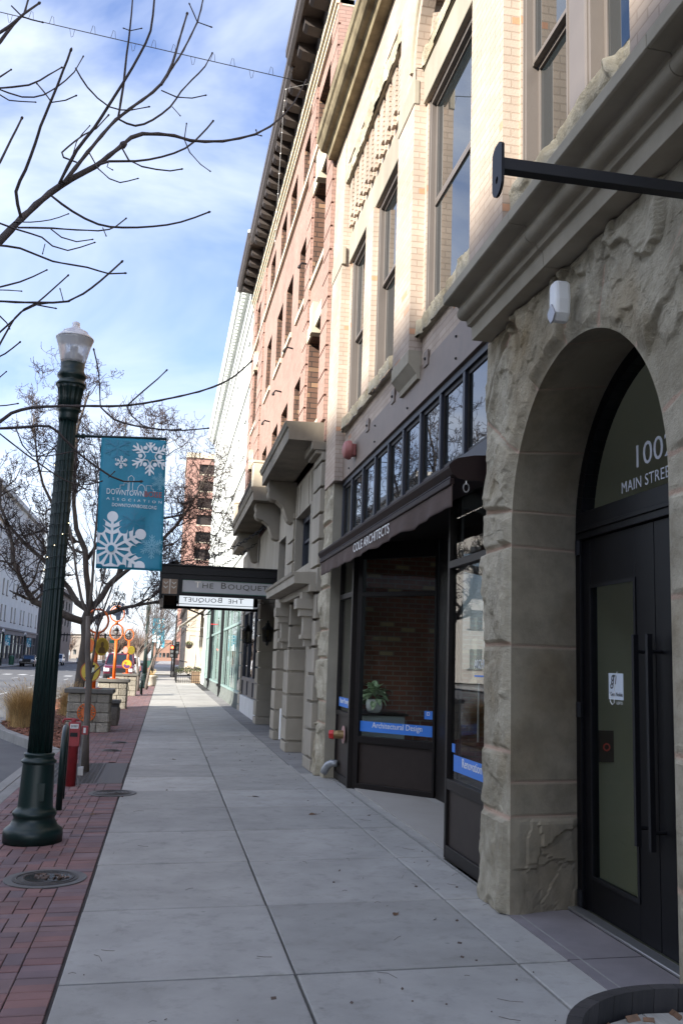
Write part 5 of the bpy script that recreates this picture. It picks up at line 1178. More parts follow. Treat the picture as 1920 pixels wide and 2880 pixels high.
def globemat():
    m, t, b = new_mat('ribbed_globe_glass'); lk = t.links.new; b.inputs['Base Color'].default_value = (.86,.86,.87,1); b.inputs['Roughness'].default_value = .30; b.inputs['Transmission Weight'].default_value = .55; b.inputs['IOR'].default_value = 1.25
    co = nd('ShaderNodeTexCoord', t); wv = nd('ShaderNodeTexWave', t); wv.bands_direction = 'Z'; wv.inputs['Scale'].default_value = 30; lk(co.outputs['Object'], wv.inputs['Vector']); add_bump(t, b, wv.outputs['Fac'], .25, .004); return m
M['globe'] = globemat(); M['globelid'] = surf('clouded_globe_lid', (.62,.60,.60), (.48,.46,.47), 7, .18, coat=.4)
street_lamp(-1.03, 8.75, 'dark green fluted street lamp nearest the viewer, wrapped in fairy lights')
banner('street_banner', 'large teal snowflake banner with white lettering on the nearest lamp', (-.715, 8.742, 3.585), 'snowflake banners')
# ================================================================ bike hoop, red bollard, planters
def hoop(y, label, x=-1.02):
    z = gz(x); pts = [(x + .03, y - .42, z)] + [(x + .03, y - .42, z + .55)] + [(x + .0 + .03 * math.cos(a), y - .42 * math.cos(a), z + .55 + .27 * math.sin(a)) for a in np.linspace(.25, math.pi - .25, 9)] + [(x - .03, y + .42, z + .55), (x - .03, y + .42, z)]
    solo(MB().tube(pts, .034, 12), 'bike_hoop', M['lampgreen'], label, 'bike rack', (x, y, z), 'green bike hoops', True)
hoop(10.85, 'dark green bike hoop right behind the nearest street lamp'); hoop(41.7, 'dark green bike hoop beside the farthest stone planter', -.9)
rp2 = thing('red_post', 'squat red metal post with a square head and a side valve', 'post', (-1.06, 12.3, -.07)); M['redp'] = surf('weathered_red_paint', (.33,.03,.035), (.22,.02,.025), 9, .5)
x, y = -1.05, 12.3
MB().lathe(x, y, [(.062, -.07), (.062, .40), (.07, .405), (.07, .42)], 20).build('pipe', M['redp'], rp2, True)
q = MB(); q.prof_x([(y - .075, .42), (y + .075, .42), (y + .075, .71), (y - .075, .71)], x - .072, x + .072); q.prof_x([(y - .079, .60), (y + .079, .60), (y + .079, .62), (y - .079, .62)], x - .076, x + .076); q.lathe(x - .02, y, [(.03, .71), (.03, .73), (.02, .75)], 12); q.tube([(x - .15, y, .70), (x - .14, y, .74), (x - .02, y, .745), (x + .05, y, .735)], .014, 8); q.build('head', M['redp'], rp2, bevel=.006)
MB().box(x - .05, x + .05, y - .081, y - .0745, .635, .69).build('label_plate', M['white'], rp2); MB().box(x - .045, x + .045, y - .081, y - .0745, .535, .585).build('dark_plate', M['black'], rp2)
q = MB(); q.box(x - .035, x - .028, y - .083, y - .081, .645, .68)
for k in range(4): q.box(x - .02 + k * .016, x - .012 + k * .016, y - .083, y - .081, .648, .678)
q.build('lettering', M['black'], rp2)
q = MB(); q.tube([(-.955, 12.28, -.07), (-.955, 12.28, .60)], .016, 8); q.build('side_pipe', M['alu'], rp2); MB().box(-.975, -.905, 12.25, 12.31, .06, .17).build('junction_box', M['alu'], rp2, bevel=.006)
MB().box(-.965, -.885, 12.26, 12.32, .56, .665).build('side_box', M['redp'], rp2, bevel=.005); MB().box(-.94, -.912, 12.252, 12.26, .58, .645).build('label_plate', M['white'], rp2)

M['ashlar'] = brick('rough_ashlar', (.30,.275,.225), (.22,.20,.16), (.17,.15,.12), .46, .205, .008, .8, .3); M['cap'] = surf('planter_cap_stone', (.135,.13,.115), (.085,.08,.07), 4, .8, .4, .004); M['orange'] = surf('orange_powder_coat', (.62,.125,.012), (.52,.10,.01), 5, .4); M['yellow'] = surf('yellow_enamel', (.55,.40,.03), (.48,.34,.025), 7, .45); M['navy'] = surf('navy_enamel', (.018,.028,.055), (.014,.022,.045), 6, .45); M['purple'] = surf('purple_enamel', (.13,.03,.14), (.11,.025,.12), 6, .5)
def planter(y, label):
    z = gz(-1.5); t = thing('stone_planter', label, 'planter', (-1.53, y, z), 'stone planters along the kerb')
    x0, x1, y1 = -1.965, -1.10, y + .85
    blk = MB(); rr_ = random.Random(int(y)); zz = z; row = 0
    while zz < .70:
        hgt = min(.205, .73 - zz); xs = [x0, x0 + rr_.uniform(.25, .4), x0 + rr_.uniform(.52, .66), x1]
        for a, b in zip(xs, xs[1:]): blk.box(a + .004, b - .004, y - rr_.uniform(0, .02), y + .3, zz + .004, zz + hgt - .004)
        ys = [y + .02, y + rr_.uniform(.3, .5), y1]
        for a, b in zip(ys, ys[1:]): blk.box(x1 - .3, x1 + rr_.uniform(0, .02), a + .004, b - .004, zz + .004, zz + hgt - .004); blk.box(x0 - .01, x0 + .3, a, b - .004, zz + .004, zz + hgt - .004)
        zz += hgt
    b_ = blk.build('stonework', surf('planter_stone', (.34,.315,.26), (.21,.19,.15), 7, .9, 1., .03, island=.16), t, bevel=.018)
    MB().box(x0 + .02, x1 - .02, y + .02, y1 - .02, z, .72).build('core', M['cap'], t)
    MB().box(x0 - .08, x1 + .07, y - .07, y1 + .07, .735, .83).build('capstone', M['cap'], t, bevel=.012); return t
planter(20.8, 'stone planter nearest the lamp, with an orange sun disc on its face'); planter(30.0, 'middle stone planter under the arched dark sign'); planter(40.0, 'farthest stone planter below the sun and moon disc')
def sun_disc(name, label, c, R, mat, nrm=(0,-1,0)):
    q = MB(); n = 20; U, V = Vector(X3), Vector(Z3); c = Vector(c)
    q.disc(c, U, V, R * .60, .012, 32); q.ring(c + Vector((0, -.006, 0)), U, V, R * .94, R * .06, 36, 6)
    for k in range(16):
        a = 2 * math.pi * k / 16; q.flat([(R * .55 * math.cos(a - .14), R * .55 * math.sin(a - .14)), (R * .93 * math.cos(a - .05), R * .93 * math.sin(a - .05)), (R * .93 * math.cos(a + .05), R * .93 * math.sin(a + .05)), (R * .55 * math.cos(a + .14), R * .55 * math.sin(a + .14))], c, U, V, (0,-1,0), .012)
    return solo(q, name, mat, label, 'sign', c)
sun_disc('sun_disc', 'orange cut-out sun disc fixed to the nearest stone planter', (-1.56, 20.765, .335), .195, M['orange'])
def sign_post(x, y, z0, label, rings, zt):
    t = thing('sign_post', label, 'sign', (x, y, z0), 'orange sign posts on the planters'); MB().tube([(x, y, z0), (x, y, zt)], .052, 14).build('post', M['orange'], t, True)
    q = MB()
    for k in range(4): q.ball((x + .13 * math.cos(k * 1.57 + .7), y + .13 * math.sin(k * 1.57 + .7), z0 + .02), .018, 6, 4)
    MB().disc((x, y, z0 + .001), X3, Y3, .19, .014, 20).build('base_plate', M['orange'], t); q.build('bolt', M['alu'], t)
    return t
def lamp_ring(t, x, y, z, R, sy=1.2):
    MB().ring((x, y, z), X3, Z3, R, .024, 40, 8, sy=sy).build('ring', M['orange'], t, True)
    q = MB(); q.lathe(x, y, [(.012, z + R * .9), (.02, z + R * .62), (.05, z + R * .60), (.06, z + R * .36), (R * .55, z + R * .30), (R * .5, z + R * .24), (.06, z + R * .22)], 16); q.build('lantern_top', M['black'], t); q = MB(); q.lathe(x, y, [(.055, z + R * .22), (.065, z - R * .1), (.055, z - R * .3), (.02, z - R * .42), (.01, z - R * .8)], 12, 6, .004); q.build('lantern_body', surf('weathered_lantern', (.14,.14,.14), (.07,.07,.07), 30, .5), t)
def plate(t, name, c, R, sy, rim, face, yaw=0.):
    U = Vector((math.cos(yaw), math.sin(yaw), 0)); q = MB(); q.disc(c, U, Z3, R, .02, 36, sy); a = q.build(name, rim, t); N = U.cross(Vector(Z3))
    MB().disc(Vector(c) + N * .0205, U, Z3, R * .88, .004, 36, sy).build('face', face, a); return a, U, N
# nearest post: lantern ring, two oval plates, yellow shoe disc
t = sign_post(-1.49, 21.15, .83, 'orange sign post with lantern ring and a yellow shoe disc', None, 2.03)
lamp_ring(t, -1.50, 21.15, 2.29, .23, 1.12)
a, U, N = plate(t, 'portrait_plate', (-1.37, 21.10, 1.735), .155, 1.25, M['yellow'], surf('ochre_enamel', (.36,.24,.03), (.26,.16,.02), 14, .5), .45)
q = MB(); O = Vector((-1.37, 21.10, 1.735)) + N * .026; q.flat([(-.085, -.14), (-.06, -.03), (-.02, -.005), (-.035, .03), (-.035, .075), (-.01, .105), (.02, .10), (.035, .07), (.035, .03), (.02, -.005), (.06, -.03), (.085, -.14)], O, U, Z3, N, .003); q.build('figure', surf('brown_enamel', (.12,.065,.02), (.09,.05,.015), 8, .5), a)
plate(t, 'oval_plate', (-1.60, 21.10, 1.75), .13, 1.25, M['yellow'], M['orange'], -.6)
a, U, N = plate(t, 'shoe_plate', (-1.565, 21.08, 1.19), .215, 1.08, surf('dark_orange_rim', (.35,.07,.01), (.3,.06,.01), 4, .4), M['yellow'])
q = MB(); O = Vector((-1.565, 21.08, 1.19)) + N * .026; q.flat([(-.10, -.16), (-.03, -.135), (.06, -.06), (.07, -.02), (.05, .0), (.03, -.03), (-.04, -.10), (-.11, -.13)], O, U, Z3, N, .003); q.flat([(.055, -.06), (.07, -.02), (.062, -.15), (.05, -.15)], O, U, Z3, N, .003); q.flat([(0, .14), (.09, .15), (.08, .09), (0, .08)], O, U, Z3, N, .003); q.build('shoe', M['black'], a); q = MB(); q.flat([(0, .08), (.08, .09), (.075, .0), (.03, -.03), (-.02, .0)], O, U, Z3, N, .0025); q.build('stocking', surf('pale_enamel', (.6,.62,.5), (.55,.57,.45), 6, .5), a)
# middle post: two rings and the arched dark sign
t = sign_post(-1.53, 30.35, .83, 'tall orange sign post with two rings under a dark arched sign', None, 2.03)
lamp_ring(t, -1.55, 30.35, 2.29, .20, 1.25)
x, y, z = -1.565, 30.35, 2.87
q = MB(); q.ring((x, y, z), X3, Z3, .22, .022, 40, 8, sy=1.12); q.tube([(x, y, 2.54), (x, y, 2.62)], .05, 10); q.build('ring', M['orange'], t, True)
q = MB(); a_ = np.linspace(0, math.pi, 30)
for p, q2 in zip(a_, a_[1:]): q.flat([(.27 * math.cos(p), .30 * math.sin(p)), (.36 * math.cos(p), .40 * math.sin(p)), (.36 * math.cos(q2), .40 * math.sin(q2)), (.27 * math.cos(q2), .30 * math.sin(q2))], (x, y, z - .02), X3, Z3, (0,-1,0), .02)
arch_s = q.build('arched_sign', M['navy'], t)
for k, ch_ in enumerate('MUSIC'):
    a = math.radians(128 - 19 * k); U = Vector((math.sin(a), 0, -math.cos(a))); V = Vector((math.cos(a), 0, math.sin(a))); lettering('lettering', ch_, Vector((x, y - .021, z - .02)) + V * .30 - U * .03, U, V, .10, M['white'], arch_s, 'LEFT', .002)
q = MB(); q.flat([(-.02, -.20), (.10, -.20), (.12, -.02), (.16, .08), (.13, .16), (.02, .12), (-.08, .02), (-.16, -.02), (-.10, -.07), (-.05, -.06)], (x, y, z), X3, Z3, (0,-1,0), .018); q.build('cut_out', M['navy'], t); q = MB(); q.flat([(-.18, .0), (-.05, .10), (.02, .15), (.10, .17), (-.02, .20), (-.14, .13)], (x, y - .002, z), X3, Z3, (0,-1,0), .02); q.build('cut_out', M['orange'], t)
# farthest post: small ring, plates, sun and moon disc
t = sign_post(-1.51, 40.35, .83, 'slim orange sign post carrying a sun and moon disc', None, 2.2)
lamp_ring(t, -1.53, 40.35, 2.43, .19, 1.25)
plate(t, 'oval_plate', (-1.62, 40.3, 1.80), .12, 1.3, M['orange'], surf('pink_enamel', (.55,.14,.12), (.5,.12,.1), 6, .5), -.5); plate(t, 'oval_plate', (-1.40, 40.3, 1.80), .15, 1.15, M['yellow'], surf('ochre_enamel', (.36,.28,.03), (.26,.2,.02), 14, .5), .3)
a, U, N = plate(t, 'moon_plate', (-1.535, 40.28, 1.21), .20, 1.0, M['orange'], M['yellow']); O = Vector((-1.535, 40.28, 1.21)) + N * .026; q = MB(); q.flat([(-.15, -.02), (-.08, .01), (0, -.05), (.06, -.02), (.14, -.06), (.09, -.14), (-.02, -.17), (-.11, -.12)], O, U, Z3, N, .003); q.build('hills', M['purple'], a); q = MB(); q.flat(circ((-.06, .06), .05), O, U, Z3, N, .003); q.build('moon', M['orange'], a)
# drinking fountain between the planters
f_ = thing('stone_bench', 'low stone block seat between the first two planters', 'bench', (-1.22, 22.9, gz(-1.2))); MB().lathe(-1.14, 22.9, [(.16, -.07), (.19, .1), (.19, .34), (.17, .36)], 8).build('block', surf('planter_stone2', (.29,.265,.22), (.18,.16,.13), 7, .9, 1., .03), f_, bevel=.01); MB().box(-1.40, -.95, 22.7, 23.1, .44, .52).build('seat_slab', M['cap'], f_, bevel=.01); MB().lathe(-1.14, 22.9, [(.17, .36), (.17, .44)], 8).build('neck', M['cap'], f_)
# ornamental grass
def grass(x, y, hgt, n, seed, label):
    rg = random.Random(seed); q = MB()
    for k in range(n):
        a = rg.uniform(0, 6.283); b0 = Vector((x + rg.gauss(0, .10), y + rg.gauss(0, .10), -.09)); ln = hgt * rg.uniform(.55, 1.15); out = rg.uniform(.15, 1.15); d = Vector((math.cos(a), math.sin(a), 0)); sd = Vector((-d.y, d.x, 0)) * .0035
        vs = []
        for j in range(5):
            t = j / 4; p = b0 + d * ln * out * t ** 1.7 * .8 + Vector((0, 0, ln * (t - .28 * out * t ** 3))); w_ = sd * (1 - t * .85); vs += [p - w_, p + w_]
        q.add(vs, [(2 * j, 2 * j + 1, 2 * j + 3, 2 * j + 2) for j in range(4)])
        if rg.random() < .06: e = (Vector(vs[-1]) + Vector(vs[-2])) / 2; q.tube([e, e + d * .06 + Vector((0, 0, .05))], [.006, .002], 4)
    o = q.build('ornamental_grass', M['straw'], None, recalc=False); o.location = (0, 0, 0); return tag(o, label, 'grass clump')
M['straw'] = surf('dry_straw', (.58,.40,.18), (.38,.25,.10), 30, .8, island=.35)
grass(-2.98, 21.9, .98, 2600, 1, 'big tawny clump of dry grass in front of the roadway, left of the lamp'); grass(-2.45, 26.5, .95, 1500, 2, 'dry grass clump right of the lamp shaft, beside the big tree'); grass(-3.35, 23.6, .8, 1200, 3, 'tawny grass clump farther out at the edge of the mulch bed')
# half barrel in the near corner
bl = thing('barrel', 'old wooden half barrel with dark rim in the near corner', 'barrel', (1.06, 1.56, gz(1.06))); bx, by, R0 = 1.045, 1.565, .312
wd = surf('weathered_oak', (.026,.023,.022), (.010,.009,.009), 9, .75, .5, .004, stretch=(1,1,.12), island=.3)
q = MB(); nst = 34
for k in range(nst):
    a0, a1 = 2 * math.pi * (k + .012) / nst, 2 * math.pi * (k + .988) / nst; rr_ = [(R0 + .035 * math.sin(math.pi * (z_ + .0) / .95), z_) for z_ in np.linspace(-.02, .92, 8)]; vs = []
    for (r, z_) in rr_:
        for rad in (r, r - .028):
            for a in (a0, (a0 + a1) / 2, a1): vs.append((bx + rad * math.cos(a), by + rad * math.sin(a), z_))
    fs = []
    for j in range(7):
        b = 6 * j; fs += [(b, b+1, b+7, b+6), (b+1, b+2, b+8, b+7), (b+3, b+9, b+10, b+4), (b+4, b+10, b+11, b+5), (b, b+6, b+9, b+3), (b+2, b+5, b+11, b+8)]
    fs += [(42, 43, 46, 45), (43, 44, 47, 46), (0, 3, 4, 1), (1, 4, 5, 2)]; q.add(vs, fs)
q.build('stave', wd, bl)
q = MB()
for z_ in (.12, .30, .66, .84):
    r = R0 + .035 * math.sin(math.pi * z_ / .95) + .002; q.lathe(bx, by, [(r, z_ - .022), (r + .004, z_ - .02), (r + .004, z_ + .02), (r, z_ + .022)], 48)
q.build('hoop', M['black'], bl)
hdw = surf('grey_weathered_wood', (.30,.285,.25), (.19,.18,.155), 8, .85, .5, .004, stretch=(6,1,1), island=.12); q = MB()
for k in range(5):
    x0 = bx - .285 + k * .114; x1 = x0 + .111; ring_ = []
    for xx in (x0, x1): ring_.append(math.sqrt(max(.0004, .284 ** 2 - (max(-.283, min(.283, xx - bx))) ** 2)))
    q.prof_z([(x0, by - ring_[0]), (x1, by - ring_[1]), (x1, by + ring_[1]), (x0, by + ring_[0])], .855, .877)
q.build('lid', hdw, bl)
q = MB(); rg = random.Random(4)
for k in range(40):
    a = rg.uniform(0, 6.28); r = .27 * math.sqrt(rg.random()) if k > 22 else rg.uniform(.24, .275); p = Vector((bx + r * math.cos(a), by + r * math.sin(a), .880)); d = Vector((math.cos(a * 5), math.sin(a * 5), 0)); q.obox(p, d, d.orthogonal(), Z3, rg.uniform(.004, .02), rg.uniform(.003, .008), .0015)
q.build('leaf_litter', surf('leaf_litter', (.20,.10,.05), (.08,.05,.03), 30, .8), bl)['kind'] = 'stuff'

# ================================================================ trees
M['bark'] = surf('grey_brown_bark', (.075,.060,.055), (.040,.032,.030), 12, .9, .6, .006, stretch=(1,1,.3)); M['twig'] = surf('brown_twig', (.060,.046,.043), (.036,.028,.027), 20, .85); M['barkpale'] = surf('pale_grey_bark', (.15,.125,.105), (.08,.065,.055), 10, .9, .5, .005, stretch=(1,1,.3)); M['barkdark'] = surf('mossy_dark_bark', (.095,.078,.062), (.045,.038,.034), 9, .95, .9, .015, stretch=(1,1,.4))
BR=[[-1.052,4.6,3.44,0.021,-1.003,4.638,3.527,0.0203,-0.956,4.675,3.614,0.0196,-0.916,4.708,3.697,0.0189,-0.874,4.741,3.782,0.0183,-0.819,4.78,3.878,0.0175,-0.762,4.818,3.971,0.0167,-0.711,4.848,4.041,0.0161,-0.66,4.876,4.104,0.0155,-0.605,4.904,4.164,0.0149,-0.547,4.933,4.229,0.0143,-0.488,4.966,4.311,0.0135,-0.427,5,4.4,0.0128],
[-0.427,5,4.4,0.0119,-0.38,5.037,4.482,0.0115,-0.317,5.071,4.536,0.0111,-0.231,5.115,4.573,0.0106,-0.14,5.16,4.605,0.0101,-0.05,5.204,4.612,0.0096,0.04,5.247,4.644,0.0091,0.146,5.295,4.69,0.0085,0.253,5.345,4.754,0.0079,0.349,5.388,4.821,0.0073,0.446,5.436,4.92,0.0067,0.53,5.484,5.038,0.0061,0.602,5.531,5.172,0.0054,0.641,5.564,5.274,0.005,0.68,5.6,5.387,0.0045],
[-0.692,4.8,4.033,0.0123,-0.645,4.845,4.152,0.0118,-0.594,4.89,4.275,0.0112,-0.533,4.942,4.417,0.0106,-0.468,4.991,4.552,0.01,-0.401,5.032,4.655,0.0095,-0.337,5.067,4.743,0.009,-0.281,5.098,4.824,0.0086,-0.236,5.126,4.903,0.0082,-0.205,5.154,4.992,0.0078,-0.183,5.181,5.084,0.0075,-0.168,5.207,5.175,0.0071,-0.155,5.234,5.272,0.0067,-0.138,5.266,5.389,0.0063,-0.12,5.3,5.513,0.0058],
[-0.234,5.1,4.879,0.0075,-0.208,5.153,4.975,0.0072,-0.182,5.205,5.072,0.007,-0.156,5.255,5.164,0.0068,-0.127,5.311,5.272,0.0065,-0.09,5.391,5.431,0.0062,-0.054,5.473,5.601,0.0058,-0.038,5.539,5.741,0.0054,-0.028,5.6,5.876,0.0051],
[-0.714,4.8,4.024,0.0096,-0.674,4.772,4.116,0.0092,-0.633,4.746,4.2,0.0088,-0.591,4.726,4.26,0.0084,-0.549,4.707,4.315,0.0081,-0.512,4.687,4.376,0.0078,-0.477,4.667,4.44,0.0075,-0.441,4.647,4.501,0.0072,-0.405,4.627,4.564,0.0069,-0.368,4.605,4.632,0.0065,-0.334,4.584,4.699,0.0062,-0.306,4.565,4.759,0.0059,-0.285,4.547,4.821,0.0056,-0.277,4.524,4.899,0.0053,-0.275,4.5,4.98,0.0049],
[-0.457,5,4.566,0.0073,-0.447,4.986,4.665,0.0068,-0.439,4.972,4.761,0.0063,-0.436,4.959,4.851,0.0059,-0.433,4.947,4.937,0.0055,-0.427,4.935,5.019,0.0051,-0.423,4.923,5.1,0.0047,-0.421,4.912,5.182,0.0043,-0.42,4.9,5.263,0.0039],
[-0.457,5,4.566,0.0064,-0.409,5.03,4.564,0.0062,-0.362,5.059,4.572,0.0061,-0.316,5.088,4.608,0.0059,-0.27,5.117,4.66,0.0057,-0.222,5.151,4.727,0.0055,-0.178,5.186,4.801,0.0053,-0.148,5.216,4.876,0.0051,-0.122,5.245,4.949,0.0049,-0.062,5.295,5.072,0.0046,-0.024,5.325,5.142,0.0044,0.012,5.353,5.213,0.0043,0.05,5.4,5.342,0.0039],
[-0.853,4.6,3.714,0.0084,-0.871,4.577,3.772,0.0081,-0.881,4.555,3.829,0.0079,-0.864,4.535,3.879,0.0076,-0.839,4.515,3.93,0.0074,-0.816,4.491,3.992,0.0071,-0.796,4.468,4.05,0.0069,-0.784,4.452,4.091,0.0067,-0.773,4.437,4.129,0.0065,-0.753,4.417,4.18,0.0063,-0.73,4.393,4.238,0.006,-0.7,4.363,4.313,0.0057,-0.673,4.333,4.385,0.0054,-0.656,4.315,4.43,0.0052,-0.643,4.3,4.467,0.005],
[-0.731,4.4,4.242,0.004,-0.651,4.341,4.229,0.0035,-0.601,4.3,4.234,0.0031],
[-0.729,4.4,4.249,0.004,-0.776,4.455,4.33,0.0036,-0.819,4.5,4.395,0.0033],
[-0.583,4.9,4.276,0.0045,-0.521,4.815,4.147,0.0039,-0.453,4.743,4.06,0.0035,-0.391,4.687,4.016,0.0032,-0.346,4.645,4.008,0.0029,-0.298,4.6,4.004,0.0027],
[-0.543,4.9,4.21,0.0072,-0.48,4.942,4.269,0.0069,-0.417,4.98,4.299,0.0067,-0.344,5.023,4.334,0.0064,-0.274,5.064,4.377,0.0062,-0.204,5.104,4.427,0.0059,-0.135,5.145,4.484,0.0057,-0.072,5.183,4.547,0.0054,-0.026,5.215,4.613,0.0052,0.012,5.244,4.681,0.005,0.047,5.273,4.747,0.0048,0.079,5.3,4.814,0.0046],
[-0.427,5,4.4,0.0055,-0.376,4.955,4.298,0.005,-0.299,4.913,4.246,0.0046,-0.219,4.872,4.218,0.0042,-0.141,4.832,4.197,0.0038,-0.083,4.8,4.198,0.0035],
[-0.747,4.8,3.951,0.007,-0.696,4.823,3.925,0.0068,-0.641,4.846,3.901,0.0066,-0.575,4.873,3.881,0.0064,-0.506,4.899,3.869,0.0062,-0.445,4.92,3.872,0.006,-0.382,4.942,3.886,0.0059,-0.303,4.969,3.91,0.0056,-0.22,4.997,3.94,0.0054,-0.143,5.023,3.972,0.0052,-0.067,5.048,4.011,0.0049,0.008,5.074,4.061,0.0047,0.084,5.1,4.116,0.0045],
[-0.883,4.7,3.706,0.0055,-0.806,4.73,3.729,0.0052,-0.721,4.763,3.753,0.0048,-0.605,4.806,3.779,0.0043,-0.498,4.845,3.806,0.0039,-0.443,4.865,3.831,0.0036,-0.411,4.878,3.858,0.0035,-0.365,4.9,3.919,0.0032],
[-0.959,4.5,3.634,0.0049,-0.904,4.512,3.624,0.0047,-0.849,4.524,3.614,0.0044,-0.789,4.536,3.607,0.0041,-0.736,4.547,3.599,0.0039,-0.683,4.56,3.565,0.0036,-0.61,4.575,3.557,0.0033,-0.553,4.587,3.586,0.003,-0.489,4.6,3.625,0.0027],
[-0.722,4.7,3.72,0.0038,-0.66,4.669,3.666,0.0034,-0.579,4.634,3.635,0.0031,-0.501,4.6,3.641,0.0027],
[-0.969,4.6,3.554,0.0059,-0.916,4.637,3.572,0.0057,-0.858,4.678,3.586,0.0055,-0.787,4.729,3.583,0.0053,-0.709,4.782,3.579,0.0051,-0.624,4.837,3.594,0.0048,-0.543,4.887,3.61,0.0046,-0.482,4.925,3.612,0.0044,-0.433,4.955,3.615,0.0042,-0.355,5,3.647,0.004],
[-1.025,5,3.41,0.0073,-0.921,5.03,3.428,0.007,-0.822,5.059,3.447,0.0066,-0.731,5.084,3.467,0.0063,-0.657,5.105,3.49,0.0061,-0.581,5.13,3.553,0.0058,-0.54,5.144,3.598,0.0056,-0.495,5.161,3.653,0.0054,-0.445,5.18,3.721,0.0052,-0.392,5.2,3.795,0.0049],
[-1.036,5.1,3.227,0.0056,-0.985,5.116,3.297,0.0053,-0.939,5.129,3.36,0.0051,-0.89,5.145,3.435,0.0048,-0.826,5.16,3.486,0.0045,-0.791,5.169,3.53,0.0044,-0.754,5.18,3.58,0.0042,-0.719,5.19,3.628,0.004,-0.683,5.2,3.677,0.0038],
[-0.907,4.4,3.249,0.0048,-0.859,4.448,3.29,0.0044,-0.81,4.497,3.334,0.004,-0.76,4.548,3.389,0.0035,-0.709,4.6,3.45,0.003],
[-0.907,4.4,3.242,0.0032,-0.859,4.512,3.292,0.0029,-0.819,4.6,3.327,0.0027],
[-0.956,4.2,4.152,0.0052,-0.886,4.251,4.203,0.0047,-0.821,4.297,4.255,0.0043,-0.778,4.331,4.309,0.0039,-0.746,4.358,4.36,0.0037,-0.695,4.4,4.438,0.0032],
[-0.956,4.2,4.158,0.004,-0.898,4.243,4.166,0.0039,-0.843,4.283,4.179,0.0037,-0.795,4.317,4.208,0.0036,-0.755,4.344,4.244,0.0035,-0.705,4.387,4.321,0.0034,-0.67,4.418,4.386,0.0033,-0.638,4.451,4.458,0.0031,-0.609,4.5,4.582,0.003],
[-0.954,4.2,4.141,0.0034,-0.922,4.222,4.133,0.0032,-0.892,4.241,4.127,0.003,-0.847,4.266,4.145,0.0028,-0.786,4.3,4.172,0.0025],
[-0.913,4,4.065,0.0044,-0.891,4.05,4.129,0.0037,-0.868,4.1,4.194,0.003],
[-0.874,4,3.63,0.0058,-0.86,4.042,3.708,0.0056,-0.851,4.08,3.781,0.0054,-0.84,4.123,3.864,0.0051,-0.83,4.162,3.94,0.0049,-0.819,4.2,4.018,0.0046],
[-0.835,3.6,3.956,0.0079,-0.82,3.63,4.01,0.0074,-0.806,3.663,4.075,0.0068,-0.791,3.7,4.145,0.0061,-0.762,3.749,4.238,0.0052,-0.761,3.8,4.35,0.0042],
[-0.807,3.7,4.229,0.0034,-0.76,3.7,4.187,0.0031,-0.722,3.7,4.179,0.0029,-0.68,3.7,4.175,0.0027],
[-0.84,3.6,4.009,0.0066,-0.816,3.616,4.046,0.0062,-0.793,3.633,4.086,0.0058,-0.769,3.651,4.133,0.0053,-0.746,3.669,4.181,0.0049,-0.7,3.7,4.258,0.0041],
[-0.656,4.6,4.581,0.0044,-0.626,4.612,4.538,0.0042,-0.59,4.625,4.496,0.0041,-0.536,4.641,4.452,0.0039,-0.475,4.657,4.421,0.0037,-0.418,4.67,4.42,0.0035,-0.364,4.681,4.434,0.0033,-0.276,4.7,4.479,0.0031],
[-0.084,5.3,4.671,0.0039,-0.076,5.2,4.712,0.003],
[-0.084,5.3,4.671,0.0043,-0.046,5.232,4.551,0.0038,0.023,5.154,4.439,0.0033,0.078,5.1,4.375,0.003],
[-0.236,5.2,4.909,0.0047,-0.142,5.127,4.833,0.0042,-0.052,5.059,4.797,0.0037,0.022,5,4.788,0.0033],
[-0.166,5.2,4.812,0.0038,-0.115,5.1,4.701,0.0028],
[-0.052,5.2,5.398,0.0038,0.029,5.2,5.38,0.0034],
[-0.052,5.2,5.398,0.0038,-0.078,5.2,5.453,0.0036,-0.105,5.2,5.508,0.0034],
[-0.675,5.1,4.324,0.0056,-0.756,5.153,4.373,0.0054,-0.77,5.172,4.412,0.0053,-0.744,5.203,4.468,0.0052,-0.712,5.238,4.531,0.005,-0.674,5.277,4.598,0.0049,-0.609,5.332,4.684,0.0046,-0.553,5.4,4.82,0.0043],
[-0.701,5.1,4.354,0.0037,-0.696,5.187,4.5,0.0034,-0.674,5.242,4.586,0.0032,-0.645,5.3,4.676,0.0029],
[-0.419,4.9,5.056,0.0032,-0.362,4.9,5.08,0.0027],
[-0.419,4.9,5.056,0.0032,-0.452,4.9,5.064,0.0027],
[-0.907,4.7,3.733,0.0031,-0.827,4.731,3.758,0.0029,-0.782,4.749,3.777,0.0028,-0.737,4.767,3.8,0.0027,-0.696,4.784,3.828,0.0026,-0.656,4.8,3.86,0.0025],
[-0.679,5.1,3.485,0.0034,-0.702,5.1,3.553,0.0026],
[-0.827,5.1,3.452,0.0034,-0.775,5.1,3.447,0.003,-0.722,5.1,3.442,0.0026],
[-0.462,4.7,3.759,0.0031,-0.443,4.7,3.719,0.0024],
[-0.726,4.6,3.59,0.003,-0.733,4.6,3.54,0.0024],
[-0.476,4.9,4.252,0.0032,-0.485,4.9,4.212,0.0028,-0.458,4.9,4.199,0.0025],
[0.356,5.5,4.889,0.004,0.391,5.5,4.886,0.0032],
[0.367,5.5,4.898,0.004,0.362,5.5,4.915,0.0032],
